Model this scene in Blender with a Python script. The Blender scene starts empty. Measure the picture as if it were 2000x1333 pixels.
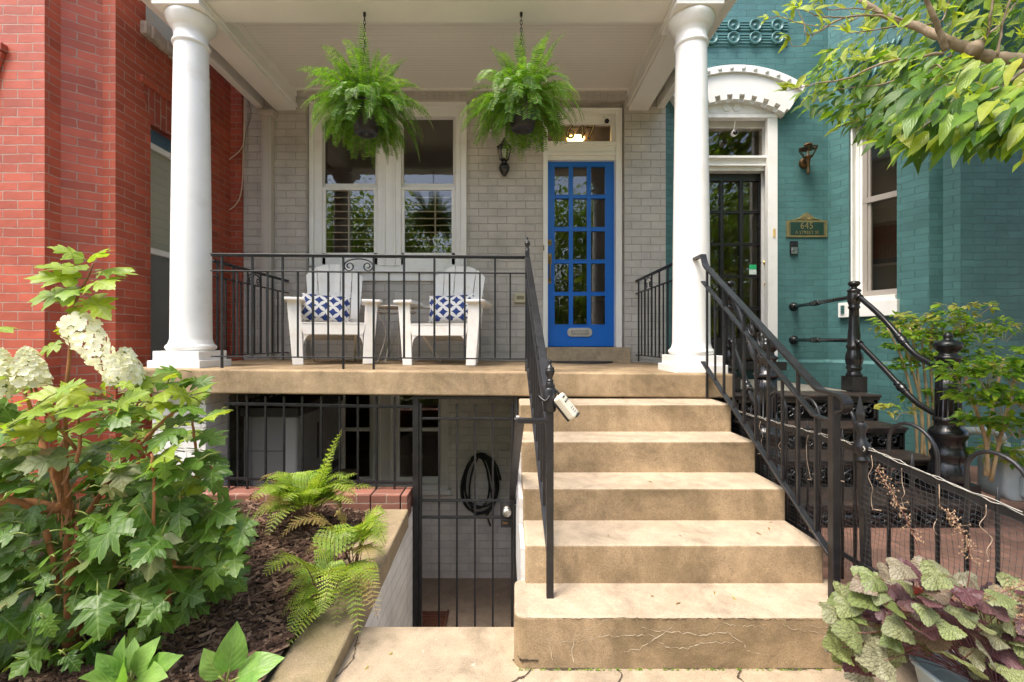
import bpy, bmesh, math, random
import numpy as np
from mathutils import Vector, Matrix, Quaternion

random.seed(11)
RNG = np.random.default_rng(5)
S = bpy.context.scene
COL = S.collection
PI = math.pi
# survey of the place: the camera stands 1.326 m above the pavement; these turn a measured bearing and a distance into a point
F, CX, CY, HC = 889.0, 990.0, 668.0, 1.326
def P(px, py, Y): return Vector(((px - CX) * Y / F, Y, HC + (CY - py) * Y / F))
def PX(px, Y): return (px - CX) * Y / F
def PZ(py, Y): return HC + (CY - py) * Y / F
def V(*a): return Vector(a)
def R(d): return math.radians(d)
def lerp(a, b, t): return a + (b - a) * t
def rnd(a, b): return random.uniform(a, b)

ORG = {}
def tag(o, label=None, cat=None, group=None, kind=None):
    if label: o['label'] = label
    if cat: o['category'] = cat
    if group: o['group'] = group
    if kind: o['kind'] = kind
    return o
def thing(name, label, cat, loc=(0, 0, 0), group=None, local=False):
    o = bpy.data.objects.new(name, None)
    COL.objects.link(o)
    o.empty_display_size = 0.1
    o.location = loc
    ORG[o.name] = Vector((0, 0, 0)) if local else Vector(loc)
    return tag(o, label, cat, group)

class MB:
    """collects faces of one mesh"""
    def __init__(s):
        s.v = []; s.f = []; s.m = []; s.sm = []
    def add(s, verts, faces, mi=0, smooth=False):
        b = len(s.v)
        s.v += [tuple(v) for v in verts]
        for f in faces:
            s.f.append([i + b for i in f]); s.m.append(mi); s.sm.append(smooth)
        return s
    def quad(s, a, b, c, d, mi=0): return s.add([a, b, c, d], [(0, 1, 2, 3)], mi)
    def box(s, x0, x1, y0, y1, z0, z1, mi=0):
        if x0 > x1: x0, x1 = x1, x0
        if y0 > y1: y0, y1 = y1, y0
        if z0 > z1: z0, z1 = z1, z0
        return s.add([(x0, y0, z0), (x1, y0, z0), (x1, y1, z0), (x0, y1, z0), (x0, y0, z1), (x1, y0, z1), (x1, y1, z1), (x0, y1, z1)],
                     [(3, 2, 1, 0), (4, 5, 6, 7), (0, 1, 5, 4), (1, 2, 6, 5), (2, 3, 7, 6), (3, 0, 4, 7)], mi)
    def pbox(s, px0, px1, py0, py1, Y0, Y1, mi=0, Yr=None):
        Y = Yr or Y0
        return s.box(PX(px0, Y), PX(px1, Y), Y0, Y1, PZ(py1, Y), PZ(py0, Y), mi)
    def bar(s, p, q, w, h, up=(0, 0, 1), mi=0):
        p = Vector(p); q = Vector(q); d = (q - p).normalized(); u = Vector(up)
        if abs(d.dot(u)) > 0.98: u = Vector((0, 1, 0))
        a = d.cross(u).normalized(); u = a.cross(d).normalized()
        a = a * w / 2; u = u * h / 2
        vs = [p - a - u, p + a - u, p + a + u, p - a + u, q - a - u, q + a - u, q + a + u, q - a + u]
        return s.add(vs, [(0, 1, 2, 3), (7, 6, 5, 4), (0, 4, 5, 1), (1, 5, 6, 2), (2, 6, 7, 3), (3, 7, 4, 0)], mi)
    def tube(s, pts, r, n=8, mi=0, flat=None):
        pts = [Vector(p) for p in pts]
        k = len(pts)
        rs = r if isinstance(r, (list, tuple)) else [r] * k
        d0 = (pts[1] - pts[0]).normalized()
        ref = Vector((0, 0, 1)) if abs(d0.z) < 0.9 else Vector((1, 0, 0))
        a = d0.cross(ref).normalized()
        vs = []
        for i in range(k):
            d = ((pts[min(i + 1, k - 1)] - pts[max(i - 1, 0)])).normalized()
            a = (a - d * a.dot(d))
            if a.length < 1e-6: a = d.orthogonal()
            a.normalize()
            b = d.cross(a)
            for j in range(n):
                t = 2 * PI * j / n
                vs.append(pts[i] + (a * math.cos(t) + b * math.sin(t) * (flat or 1)) * rs[i])
        fs = []
        for i in range(k - 1):
            for j in range(n):
                j2 = (j + 1) % n
                fs.append((i * n + j, i * n + j2, (i + 1) * n + j2, (i + 1) * n + j))
        s.add(vs, fs, mi, n > 4)
        b = len(s.v) - len(vs)
        s.f.append([b + j for j in reversed(range(n))]); s.m.append(mi); s.sm.append(False)
        s.f.append([b + (k - 1) * n + j for j in range(n)]); s.m.append(mi); s.sm.append(False)
        return s
    def lathe(s, prof, c, n=24, mi=0, axis=None, smooth=True, fl=None):
        c = Vector(c)
        q = Quaternion() if axis is None else Vector((0, 0, 1)).rotation_difference(Vector(axis))
        vs = []
        for (r, z) in prof:
            for j in range(n):
                t = 2 * PI * j / n
                rr = r * (fl(t, z) if fl else 1)
                vs.append(c + q @ Vector((rr * math.cos(t), rr * math.sin(t), z)))
        fs = []
        for i in range(len(prof) - 1):
            for j in range(n):
                j2 = (j + 1) % n
                fs.append((i * n + j, i * n + j2, (i + 1) * n + j2, (i + 1) * n + j))
        s.add(vs, fs, mi, smooth)
        b = len(s.v) - len(vs)
        if prof[0][0] > 1e-4:
            s.f.append([b + j for j in reversed(range(n))]); s.m.append(mi); s.sm.append(False)
        if prof[-1][0] > 1e-4:
            s.f.append([b + (len(prof) - 1) * n + j for j in range(n)]); s.m.append(mi); s.sm.append(False)
        return s
    def prism(s, poly, fn, a, b, mi=0, smooth=False):
        """poly of 2D points, fn(u, v, w) -> 3D point, extruded from w=a to w=b"""
        n = len(poly)
        vs = [fn(u, v, a) for (u, v) in poly] + [fn(u, v, b) for (u, v) in poly]
        s.add(vs, [tuple(range(n)), tuple(reversed(range(n, 2 * n)))], mi)
        s.add(vs, [(i, i + n, (i + 1) % n + n, (i + 1) % n) for i in range(n)], mi, smooth)
        return s
    def build(s, name, mats, parent=None, bevel=0, loc=None, recalc=True, seg=2, merge=True, smooth=None):
        org = ORG[parent.name] if parent else Vector(loc or (0, 0, 0))
        me = bpy.data.meshes.new(name)
        me.from_pydata([(v[0] - org.x, v[1] - org.y, v[2] - org.z) for v in s.v], [], s.f)
        if not isinstance(mats, (list, tuple)): mats = [mats]
        for m in mats: me.materials.append(m)
        me.polygons.foreach_set('material_index', s.m)
        me.polygons.foreach_set('use_smooth', s.sm if smooth is None else [smooth] * len(s.f))
        bm = bmesh.new(); bm.from_mesh(me)
        if merge: bmesh.ops.remove_doubles(bm, verts=bm.verts, dist=0.00005)
        if recalc: bmesh.ops.recalc_face_normals(bm, faces=bm.faces)
        uv = bm.loops.layers.uv.new('UVMap')
        for f in bm.faces:
            n = f.normal
            if abs(n.z) > 0.72:
                for l in f.loops: l[uv].uv = (l.vert.co.x + org.x, l.vert.co.y + org.y)
            else:
                t = Vector((-n.y, n.x, 0))
                t = t.normalized() if t.length > 1e-6 else Vector((1, 0, 0))
                if abs(t.x) > abs(t.y):
                    if t.x < 0: t = -t
                elif t.y < 0: t = -t
                for l in f.loops:
                    c = l.vert.co + org
                    l[uv].uv = (c.dot(t), c.z)
        bm.to_mesh(me); bm.free()
        o = bpy.data.objects.new(name, me)
        COL.objects.link(o)
        if parent: o.parent = parent
        else: o.location = org
        ORG[o.name] = org
        if bevel:
            b = o.modifiers.new('bevel', 'BEVEL'); b.width = bevel; b.segments = seg; b.limit_method = 'ANGLE'; b.angle_limit = R(40)
            b.harden_normals = False
        return o

def raw(name, verts, faces, mats, parent=None, loc=None, uvs=None, mi=None, smooth=False):
    """numpy mesh; faces: (n,k) int array or list; uvs per vertex"""
    org = ORG[parent.name] if parent else Vector(loc or (0, 0, 0))
    me = bpy.data.meshes.new(name)
    vv = np.asarray(verts, dtype=np.float32) - np.array(org, dtype=np.float32)
    me.from_pydata(vv.tolist(), [], faces.tolist() if hasattr(faces, 'tolist') else faces)
    if not isinstance(mats, (list, tuple)): mats = [mats]
    for m in mats: me.materials.append(m)
    if mi is not None: me.polygons.foreach_set('material_index', mi)
    if smooth: me.polygons.foreach_set('use_smooth', [True] * len(me.polygons))
    if uvs is not None:
        l = me.uv_layers.new(name='UVMap')
        idx = np.empty(len(me.loops), dtype=np.int32)
        me.loops.foreach_get('vertex_index', idx)
        l.data.foreach_set('uv', np.asarray(uvs, dtype=np.float32)[idx].ravel())
    o = bpy.data.objects.new(name, me); COL.objects.link(o)
    if parent: o.parent = parent
    else: o.location = org
    ORG[o.name] = org
    return o

class Leaves:
    """many copies of small leaf templates gathered into one mesh"""
    def __init__(s): s.vs = []; s.fs = []; s.uv = []; s.mi = []; s.n = 0
    def put(s, T, M, mi=0, jit=0):
        tv, tf, tu = T
        v = tv @ np.array(M.to_3x3()).T + np.array(M.translation)
        if jit: v = v + RNG.normal(0, jit, v.shape)
        s.vs.append(v); s.uv.append(tu)
        for f in tf: s.fs.append([i + s.n for i in f])
        s.mi += [mi] * len(tf)
        s.n += len(tv)
    def build(s, name, mats, parent=None, loc=None, smooth=False):
        return raw(name, np.concatenate(s.vs), s.fs, mats, parent, loc, np.concatenate(s.uv), s.mi, smooth)

def frame(pos, d, up, sc=1.0, roll=0.0, sx=1.0, sz=1.0):
    """local y -> d, local z -> near up"""
    d = Vector(d).normalized(); up = Vector(up)
    x = d.cross(up)
    if x.length < 1e-4: x = d.orthogonal()
    x.normalize(); z = x.cross(d)
    m = Matrix((x, d, z)).transposed()
    if roll: m = m @ Matrix.Rotation(roll, 3, 'Y')
    m = m @ Matrix.Diagonal((sc * sx, sc, sc * sz))
    m = m.to_4x4(); m.translation = Vector(pos)
    return m

def bez(pts, n=12):
    """Catmull-Rom through points"""
    p = [Vector(q) for q in pts]
    p = [p[0] * 2 - p[1]] + p + [p[-1] * 2 - p[-2]]
    out = []
    for i in range(1, len(p) - 2):
        for k in range(n):
            t = k / n
            a, b, c, d = p[i - 1], p[i], p[i + 1], p[i + 2]
            out.append(0.5 * ((2 * b) + (c - a) * t + (2 * a - 5 * b + 4 * c - d) * t * t + (3 * b - a - 3 * c + d) * t ** 3))
    out.append(p[-2])
    return out

# ---------------------------------------------------------------- materials
def newmat(name):
    m = bpy.data.materials.new(name); m.use_nodes = True
    nt = m.node_tree; nt.nodes.clear()
    out = nt.nodes.new('ShaderNodeOutputMaterial')
    return m, nt, out
def N(nt, t, **kw):
    n = nt.nodes.new(t)
    for k, v in kw.items():
        if k.startswith('i_'):
            key = k[2:]
            key = int(key) if key.isdigit() else key.replace('_', ' ')
            n.inputs[key].default_value = v
        else: setattr(n, k, v)
    return n
def L(nt, a, b): nt.links.new(a, b)
def c4(c): return (c[0], c[1], c[2], 1)
def scl(c, k): return tuple(min(1, x * k) for x in c)
def math_n(nt, op, a, b=None, c=None, clamp=False):
    n = nt.nodes.new('ShaderNodeMath'); n.operation = op; n.use_clamp = clamp
    for i, x in enumerate((a, b, c)):
        if x is None: continue
        if isinstance(x, (int, float)): n.inputs[i].default_value = x
        else: nt.links.new(x, n.inputs[i])
    return n.outputs[0]
def mixc(nt, fac, a, b, mode='MIX'):
    n = nt.nodes.new('ShaderNodeMix'); n.data_type = 'RGBA'; n.blend_type = mode
    for i, x in ((0, fac), (6, a), (7, b)):
        if isinstance(x, (int, float)): n.inputs[i].default_value = x
        elif isinstance(x, (tuple, list)): n.inputs[i].default_value = c4(x)
        else: nt.links.new(x, n.inputs[i])
    return n.outputs[2]
def ramp(nt, fac, stops, interp='LINEAR'):
    n = nt.nodes.new('ShaderNodeValToRGB'); n.color_ramp.interpolation = interp
    e = n.color_ramp.elements
    while len(e) < len(stops): e.new(0.5)
    for i, (p, c) in enumerate(stops):
        e[i].position = p; e[i].color = c4(c) if not isinstance(c, (int, float)) else (c, c, c, 1)
    nt.links.new(fac, n.inputs[0])
    return n.outputs[0]
def noise(nt, vec, scale, detail=4, rough=0.55, dist=0):
    n = N(nt, 'ShaderNodeTexNoise', i_Scale=scale, i_Detail=detail, i_Roughness=rough, i_Distortion=dist)
    if vec is not None: L(nt, vec, n.inputs['Vector'])
    return n.outputs[0]
def bump(nt, h, strength, dist, normal=None):
    n = N(nt, 'ShaderNodeBump', i_Strength=strength, i_Distance=dist)
    L(nt, h, n.inputs['Height'])
    if normal is not None: L(nt, normal, n.inputs['Normal'])
    return n.outputs[0]
def bsdf(nt, out, col, rough=0.5, metal=0.0, nrm=None, spec=0.5, coat=0):
    b = nt.nodes.new('ShaderNodeBsdfPrincipled')
    for k, x in (('Base Color', col), ('Roughness', rough)):
        if isinstance(x, (int, float)): b.inputs[k].default_value = x
        elif isinstance(x, (tuple, list)): b.inputs[k].default_value = c4(x)
        else: L(nt, x, b.inputs[k])
    b.inputs['Metallic'].default_value = metal
    b.inputs['Specular IOR Level'].default_value = spec
    b.inputs['Coat Weight'].default_value = coat
    if nrm is not None: L(nt, nrm, b.inputs['Normal'])
    L(nt, b.outputs[0], out.inputs[0])
    return b
def coords(nt, kind='Object'):
    return nt.nodes.new('ShaderNodeTexCoord').outputs[kind]

def paint(name, col, rough=0.45, var=0.06, sc=6, bs=0.12, bsc=60, metal=0, spec=0.5, dirt=None, dirt_amt=0.35, dsc=3):
    m, nt, out = newmat(name)
    c = coords(nt)
    n1 = noise(nt, c, sc, 5)
    base = ramp(nt, n1, [(0.3, scl(col, 1 - var)), (0.7, scl(col, 1 + var))])
    if dirt:
        n2 = noise(nt, c, dsc, 8, 0.65)
        base = mixc(nt, ramp(nt, n2, [(0.52, 0.0), (0.72, dirt_amt)]), base, dirt)
    r = ramp(nt, noise(nt, c, sc * 3, 3), [(0.3, rough * 0.85), (0.7, min(1, rough * 1.2))])
    bsdf(nt, out, base, r, metal, bump(nt, noise(nt, c, bsc, 4), bs, 0.003), spec)
    return m

def brick(name, col, mortar, bw=0.215, bh=0.0863, ms=0.006, var=0.12, rough=0.55, bstr=0.7, wob=0.006, dirt=None, soldier=False, mort_var=0.5, off=0.5, dirt_amt=0.5):
    m, nt, out = newmat(name)
    uv = coords(nt, 'UV')
    w1 = N(nt, 'ShaderNodeTexNoise', i_Scale=9.0, i_Detail=3.0); L(nt, uv, w1.inputs['Vector'])
    sub = N(nt, 'ShaderNodeVectorMath', operation='SUBTRACT'); L(nt, w1.outputs[1], sub.inputs[0]); sub.inputs[1].default_value = (.5, .5, .5)
    scn = N(nt, 'ShaderNodeVectorMath', operation='SCALE'); L(nt, sub.outputs[0], scn.inputs[0]); scn.inputs['Scale'].default_value = wob * 3
    ad = N(nt, 'ShaderNodeVectorMath', operation='ADD'); L(nt, uv, ad.inputs[0]); L(nt, scn.outputs[0], ad.inputs[1])
    vec = ad.outputs[0]
    if soldier:
        mp = N(nt, 'ShaderNodeMapping'); mp.inputs['Rotation'].default_value = (0, 0, PI / 2); L(nt, vec, mp.inputs['Vector']); vec = mp.outputs[0]
    b = N(nt, 'ShaderNodeTexBrick'); b.offset = off
    b.inputs['Scale'].default_value = 1; b.inputs['Brick Width'].default_value = bw; b.inputs['Row Height'].default_value = bh
    b.inputs['Mortar Size'].default_value = ms; b.inputs['Mortar Smooth'].default_value = 0.25; b.inputs['Bias'].default_value = 0
    b.inputs['Color1'].default_value = c4(scl(col, 1 - var)); b.inputs['Color2'].default_value = c4(scl(col, 1 + var))
    b.inputs['Mortar'].default_value = c4(scl(col, 1))
    L(nt, vec, b.inputs['Vector'])
    n1 = noise(nt, uv, 3.5, 6, 0.6)
    base = mixc(nt, 1.0, b.outputs['Color'], ramp(nt, n1, [(0.28, 0.78), (0.72, 1.16)]), 'MULTIPLY')
    mf = math_n(nt, 'MULTIPLY', b.outputs['Fac'], ramp(nt, noise(nt, uv, 14, 4, 0.6), [(0.35, 1 - mort_var), (0.62, 1.0)]))
    base = mixc(nt, mf, base, mortar)
    if dirt:
        n2 = noise(nt, uv, 2.2, 9, 0.7)
        base = mixc(nt, ramp(nt, n2, [(0.5, 0.0), (0.75, dirt_amt)]), base, dirt)
    fine = noise(nt, uv, 90, 5, 0.6)
    lump = noise(nt, uv, 16, 3, 0.5)
    h = math_n(nt, 'SUBTRACT', math_n(nt, 'ADD', math_n(nt, 'MULTIPLY', fine, 0.14), math_n(nt, 'MULTIPLY', lump, 0.35)), b.outputs['Fac'])
    bsdf(nt, out, base, ramp(nt, lump, [(0.3, rough * 0.85), (0.7, min(1, rough * 1.2))]), 0, bump(nt, h, bstr, 0.008), 0.4)
    return m

def concrete(name, col, stain, speck=0.35, rough=0.85, stain_amt=0.6, sc=1.0, bstr=0.45, stain_lo=0.45, patch=None, streak=None):
    m, nt, out = newmat(name)
    g = N(nt, 'ShaderNodeNewGeometry')
    c = g.outputs['Position']
    n_big = noise(nt, c, 1.8 * sc, 9, 0.68, 0.4)
    n_mid = noise(nt, c, 11 * sc, 6, 0.6)
    n_f = noise(nt, c, 160 * sc, 3, 0.7)
    vor = N(nt, 'ShaderNodeTexVoronoi', i_Scale=130.0 * sc); L(nt, c, vor.inputs['Vector'])
    base = ramp(nt, n_mid, [(0.3, scl(col, 0.86)), (0.7, scl(col, 1.12))])
    base = mixc(nt, ramp(nt, n_big, [(stain_lo, 0.0), (stain_lo + 0.25, stain_amt)]), base, stain)
    base = mixc(nt, 1.0, base, ramp(nt, n_f, [(0.30, 1 - speck * .8), (0.64, 1 + speck * 0.4)]), 'MULTIPLY')
    base = mixc(nt, 1.0, base, ramp(nt, noise(nt, c, 4.2 * sc, 10, 0.72, .8), [(0.34, 0.72), (0.5, 1.0), (0.7, 1.10)]), 'MULTIPLY')
    pit = ramp(nt, noise(nt, c, 55 * sc, 4, 0.7), [(0.30, 0.45), (0.37, 1.0)])
    base = mixc(nt, speck * 1.6, base, mixc(nt, 1.0, base, pit, 'MULTIPLY'))
    if streak:
        mp = N(nt, 'ShaderNodeMapping'); mp.inputs['Scale'].default_value = (7, 7, 1.1); L(nt, c, mp.inputs['Vector'])
        base = mixc(nt, ramp(nt, noise(nt, mp.outputs[0], 1.0, 7, 0.65), [(0.50, 0.0), (0.72, 0.5)]), base, streak)
    if patch:
        base = mixc(nt, ramp(nt, noise(nt, c, 5.0, 4, 0.6), [(0.66, 0.0), (0.69, 0.8)]), base, patch)
    h = math_n(nt, 'ADD', n_f, math_n(nt, 'MULTIPLY', n_mid, 1.5))
    bsdf(nt, out, base, rough, 0, bump(nt, h, bstr, 0.004), 0.25)
    return m

def glass_mat(name, tint=(0.8, 0.8, 0.8), ior=1.6, boost=0.04):
    m, nt, out = newmat(name)
    t = N(nt, 'ShaderNodeBsdfTransparent'); t.inputs[0].default_value = c4(tint)
    g = N(nt, 'ShaderNodeBsdfGlossy'); g.inputs['Roughness'].default_value = 0.01
    nz = bump(nt, noise(nt, coords(nt), 2.5, 2), 0.04, 0.02); L(nt, nz, g.inputs['Normal'])
    fr = N(nt, 'ShaderNodeFresnel', i_IOR=ior)
    mx = N(nt, 'ShaderNodeMixShader')
    gg = N(nt, 'ShaderNodeNewGeometry')
    fac = math_n(nt, 'MULTIPLY', math_n(nt, 'ADD', fr.outputs[0], boost, clamp=True), math_n(nt, 'SUBTRACT', 1.0, gg.outputs['Backfacing']))
    L(nt, fac, mx.inputs[0]); L(nt, t.outputs[0], mx.inputs[1]); L(nt, g.outputs[0], mx.inputs[2])
    L(nt, mx.outputs[0], out.inputs[0])
    return m

def emit_mat(name, col, st):
    m, nt, out = newmat(name)
    e = N(nt, 'ShaderNodeEmission', i_Strength=st); e.inputs[0].default_value = c4(col)
    L(nt, e.outputs[0], out.inputs[0])
    return m

def leaf_mat(name, cols, vein=None, style='pin', k=7, trans=0.35, rough=0.4, vw=0.10, vamt=0.6, edge=None, tcol=None, spec=0.45, puck=0.5):
    """cols: stops over a random value per leaf; uv: u across in -1..1, v along in 0..1"""
    m, nt, out = newmat(name)
    g = N(nt, 'ShaderNodeNewGeometry')
    n = len(cols)
    base = ramp(nt, g.outputs['Random Per Island'], [(i / max(1, n - 1), c) for i, c in enumerate(cols)])
    pos = g.outputs['Position']
    base = mixc(nt, 1.0, base, ramp(nt, noise(nt, pos, 25, 4), [(0.3, 0.8), (0.7, 1.15)]), 'MULTIPLY')
    uv = coords(nt, 'UV')
    sp = N(nt, 'ShaderNodeSeparateXYZ'); L(nt, uv, sp.inputs[0])
    u, v = sp.outputs[0], sp.outputs[1]
    au = math_n(nt, 'ABSOLUTE', u)
    h = None
    if style == 'pin':
        x = math_n(nt, 'MULTIPLY', math_n(nt, 'SUBTRACT', v, math_n(nt, 'MULTIPLY', au, 0.42)), k)
        tri = math_n(nt, 'ABSOLUTE', math_n(nt, 'SUBTRACT', math_n(nt, 'FRACT', x), 0.5))
        mid = math_n(nt, 'LESS_THAN', au, 0.035)
        vf = math_n(nt, 'MAXIMUM', mid, math_n(nt, 'LESS_THAN', tri, vw * 0.5))
        h = math_n(nt, 'MULTIPLY', tri, 1.0)
    elif style == 'pal':
        ang = math_n(nt, 'ARCTAN2', u, math_n(nt, 'ADD', v, 0.02))
        ang = math_n(nt, 'ADD', ang, math_n(nt, 'MULTIPLY', math_n(nt, 'SUBTRACT', noise(nt, uv, 6, 3), 0.5), 0.5))
        x = math_n(nt, 'MULTIPLY', ang, k / PI)
        tri = math_n(nt, 'ABSOLUTE', math_n(nt, 'SUBTRACT', math_n(nt, 'FRACT', x), 0.5))
        vo = N(nt, 'ShaderNodeTexVoronoi', i_Scale=7.0, feature='DISTANCE_TO_EDGE'); L(nt, uv, vo.inputs['Vector'])
        vf = math_n(nt, 'MAXIMUM', math_n(nt, 'LESS_THAN', tri, vw), math_n(nt, 'LESS_THAN', vo.outputs['Distance'], 0.035))
        h = tri
    else:
        vf = None
    if vf is not None and vein:
        base = mixc(nt, math_n(nt, 'MULTIPLY', vf, vamt), base, vein)
    if edge:   # dry brown tips that belong to the leaf
        ef = ramp(nt, noise(nt, pos, 9, 5), [(0.60, 0.0), (0.68, 0.9)])
        base = mixc(nt, ef, base, edge)
    b = nt.nodes.new('ShaderNodeBsdfPrincipled')
    L(nt, base, b.inputs['Base Color']); b.inputs['Roughness'].default_value = rough; b.inputs['Specular IOR Level'].default_value = spec
    if h is not None:
        L(nt, bump(nt, h, puck, 0.003), b.inputs['Normal'])
    t = N(nt, 'ShaderNodeBsdfTranslucent')
    tc = mixc(nt, 1.0, base, tcol or (1.0, 1.0, 0.45), 'MULTIPLY')
    tc2 = mixc(nt, 1.0, tc, (1.7, 1.7, 1.7), 'MULTIPLY'); L(nt, tc2, t.inputs[0])
    mx = N(nt, 'ShaderNodeMixShader'); mx.inputs[0].default_value = trans
    L(nt, b.outputs[0], mx.inputs[1]); L(nt, t.outputs[0], mx.inputs[2]); L(nt, mx.outputs[0], out.inputs[0])
    return m

def text(body, size, loc, rot, mat, parent, name='lettering', extrude=0.001, outline=0, align='CENTER', sx=1.0):
    cu = bpy.data.curves.new(name, 'FONT'); cu.body = body; cu.size = size; cu.align_x = align; cu.align_y = 'CENTER'
    cu.space_character = 1.1
    if outline: cu.fill_mode = 'NONE'; cu.bevel_depth = outline; cu.bevel_resolution = 1
    else: cu.extrude = extrude
    cu.materials.append(mat)
    o = bpy.data.objects.new(name, cu); COL.objects.link(o); o.parent = parent
    o.location = Vector(loc) - ORG[parent.name]; o.rotation_euler = rot; o.scale = (sx, 1, 1)
    bpy.context.view_layer.update()
    me = bpy.data.meshes.new_from_object(o)
    q = bpy.data.objects.new(name, me); COL.objects.link(q); q.parent = parent
    q.location = o.location; q.rotation_euler = rot; q.scale = (sx, 1, 1)
    bpy.data.objects.remove(o); bpy.data.curves.remove(cu); q.name = name
    ORG[q.name] = ORG[parent.name]
    return q

def vwall(mb, p0, p1, z0, z1, holes=(), depth=0.12, mi=0, rmi=None):
    """vertical panel seen from the right of p0->p1, with openings (s0,s1,za,zb) measured along it, and reveals"""
    p0 = Vector((p0[0], p0[1], 0)); p1 = Vector((p1[0], p1[1], 0))
    d = p1 - p0; Lg = d.length; d.normalize(); n = Vector((d.y, -d.x, 0))
    rmi = mi if rmi is None else rmi
    ss = sorted({0, Lg, *[h[0] for h in holes], *[h[1] for h in holes]})
    zs = sorted({z0, z1, *[h[2] for h in holes], *[h[3] for h in holes]})
    pt = lambda s, z, w=0: p0 + d * s - n * w + Vector((0, 0, z))
    for i in range(len(ss) - 1):
        for j in range(len(zs) - 1):
            cs = (ss[i] + ss[i + 1]) / 2; cz = (zs[j] + zs[j + 1]) / 2
            if any(h[0] < cs < h[1] and h[2] < cz < h[3] for h in holes): continue
            mb.quad(pt(ss[i], zs[j]), pt(ss[i + 1], zs[j]), pt(ss[i + 1], zs[j + 1]), pt(ss[i], zs[j + 1]), mi)
    for (a, b, c, e) in holes:
        mb.quad(pt(a, c), pt(a, e), pt(a, e, depth), pt(a, c, depth), rmi)
        mb.quad(pt(b, c), pt(b, c, depth), pt(b, e, depth), pt(b, e), rmi)
        mb.quad(pt(a, e), pt(b, e), pt(b, e, depth), pt(a, e, depth), rmi)
        mb.quad(pt(a, c), pt(a, c, depth), pt(b, c, depth), pt(b, c), rmi)
    return mb

def roombox(mb, x0, x1, y0, y1, z0, z1, mi=(0, 0, 0)):
    """a room open at its front (y0), seen from inside"""
    mb.quad((x0, y1, z0), (x1, y1, z0), (x1, y1, z1), (x0, y1, z1), mi[0])
    mb.quad((x0, y0, z0), (x0, y1, z0), (x0, y1, z1), (x0, y0, z1), mi[0])
    mb.quad((x1, y0, z0), (x1, y0, z1), (x1, y1, z1), (x1, y1, z0), mi[0])
    mb.quad((x0, y0, z0), (x1, y0, z0), (x1, y1, z0), (x0, y1, z0), mi[1])
    mb.quad((x0, y0, z1), (x0, y1, z1), (x1, y1, z1), (x1, y0, z1), mi[2])
    return mb
# ---------------------------------------------------------------- materials of the place
M = {}
M['red'] = brick('red_painted_brick', (0.40, 0.082, 0.043), (0.36, 0.24, 0.18), 0.215, 0.0672, 0.0048, 0.16, 0.5, 1.0, 0.006, (0.25, 0.045, 0.027), mort_var=0.55)
M['red_soldier'] = brick('red_arch_brick', (0.33, 0.066, 0.042), (0.36, 0.27, 0.21), 0.215, 0.0672, 0.006, 0.12, 0.5, 0.7, 0.004, soldier=True)
M['grey'] = brick('grey_painted_brick', (0.50, 0.462, 0.415), (0.32, 0.29, 0.25), 0.215, 0.0863, 0.0045, 0.05, 0.5, 0.85, 0.005, (0.44, 0.38, 0.32), mort_var=0.8, dirt_amt=0.3)
M['grey_soldier'] = brick('grey_soldier_brick', (0.50, 0.462, 0.415), (0.33, 0.29, 0.25), 0.215, 0.075, 0.0035, 0.04, 0.5, 0.6, 0.003, soldier=True)
M['grey_low'] = brick('pale_basement_brick', (0.76, 0.735, 0.69), (0.52, 0.48, 0.43), 0.215, 0.0863, 0.0042, 0.04, 0.5, 0.9, 0.005, (0.45, 0.38, 0.30), mort_var=0.7, dirt_amt=0.35)
M['teal'] = brick('teal_painted_brick', (0.064, 0.162, 0.162), (0.040, 0.107, 0.107), 0.215, 0.0672, 0.0036, 0.09, 0.42, 1.0, 0.011, (0.042, 0.115, 0.12), mort_var=0.9, dirt_amt=0.6)
M['teal_plain'] = paint('teal_terracotta', (0.066, 0.168, 0.168), 0.4, 0.08, 8, 0.3, 40)
M['white'] = paint('white_gloss_paint', (0.80, 0.79, 0.76), 0.38, 0.03, 5, 0.22, 22, dirt=(.58, .53, .45), dirt_amt=.35, dsc=4)
M['cream'] = paint('porch_white_paint', (0.82, 0.805, 0.755), 0.45, 0.03, 3, 0.06, 30)
M['tan'] = concrete('tan_concrete', (0.405, 0.292, 0.175), (0.145, 0.104, 0.056), 0.32, 0.85, 0.85, 1.0, 0.5, 0.40, streak=(0.17, 0.125, 0.06))
M['tread'] = concrete('worn_tread_concrete', (0.415, 0.330, 0.235), (0.25, 0.185, 0.115), 0.25, 0.85, 0.65, 1.0, 0.45, 0.52)
M['pad'] = concrete('walkway_concrete', (0.37, 0.295, 0.205), (0.23, 0.17, 0.10), 0.30, 0.85, 0.45, 1.0, 0.45, 0.5, (0.46, 0.41, 0.34))
M['coping'] = concrete('mossy_coping_concrete', (0.34, 0.26, 0.165), (0.15, 0.125, 0.05), 0.32, 0.85, 0.75, 1.0, 0.5, 0.42)
M['areafloor'] = concrete('areaway_floor_concrete', (0.36, 0.28, 0.21), (0.20, 0.15, 0.11), 0.18, 0.8, 0.6, 0.8, 0.3)
M['brickpave'] = brick('brick_paving', (0.21, 0.108, 0.074), (0.13, 0.095, 0.075), 0.20, 0.10, 0.004, 0.25, 0.8, 0.7, 0.005, (0.13, 0.08, 0.055))
M['kerbbrick'] = brick('red_kerb_brick', (0.235, 0.095, 0.065), (0.35, 0.28, 0.22), 0.21, 0.2, 0.005, 0.2, 0.75, 0.6, 0.005, (0.16, 0.10, 0.08))
M['iron'] = paint('black_painted_iron', (0.012, 0.012, 0.0135), 0.32, 0.25, 20, 0.25, 160, 0, 0.5, (0.05, 0.047, 0.05), 0.4, 14)
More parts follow.
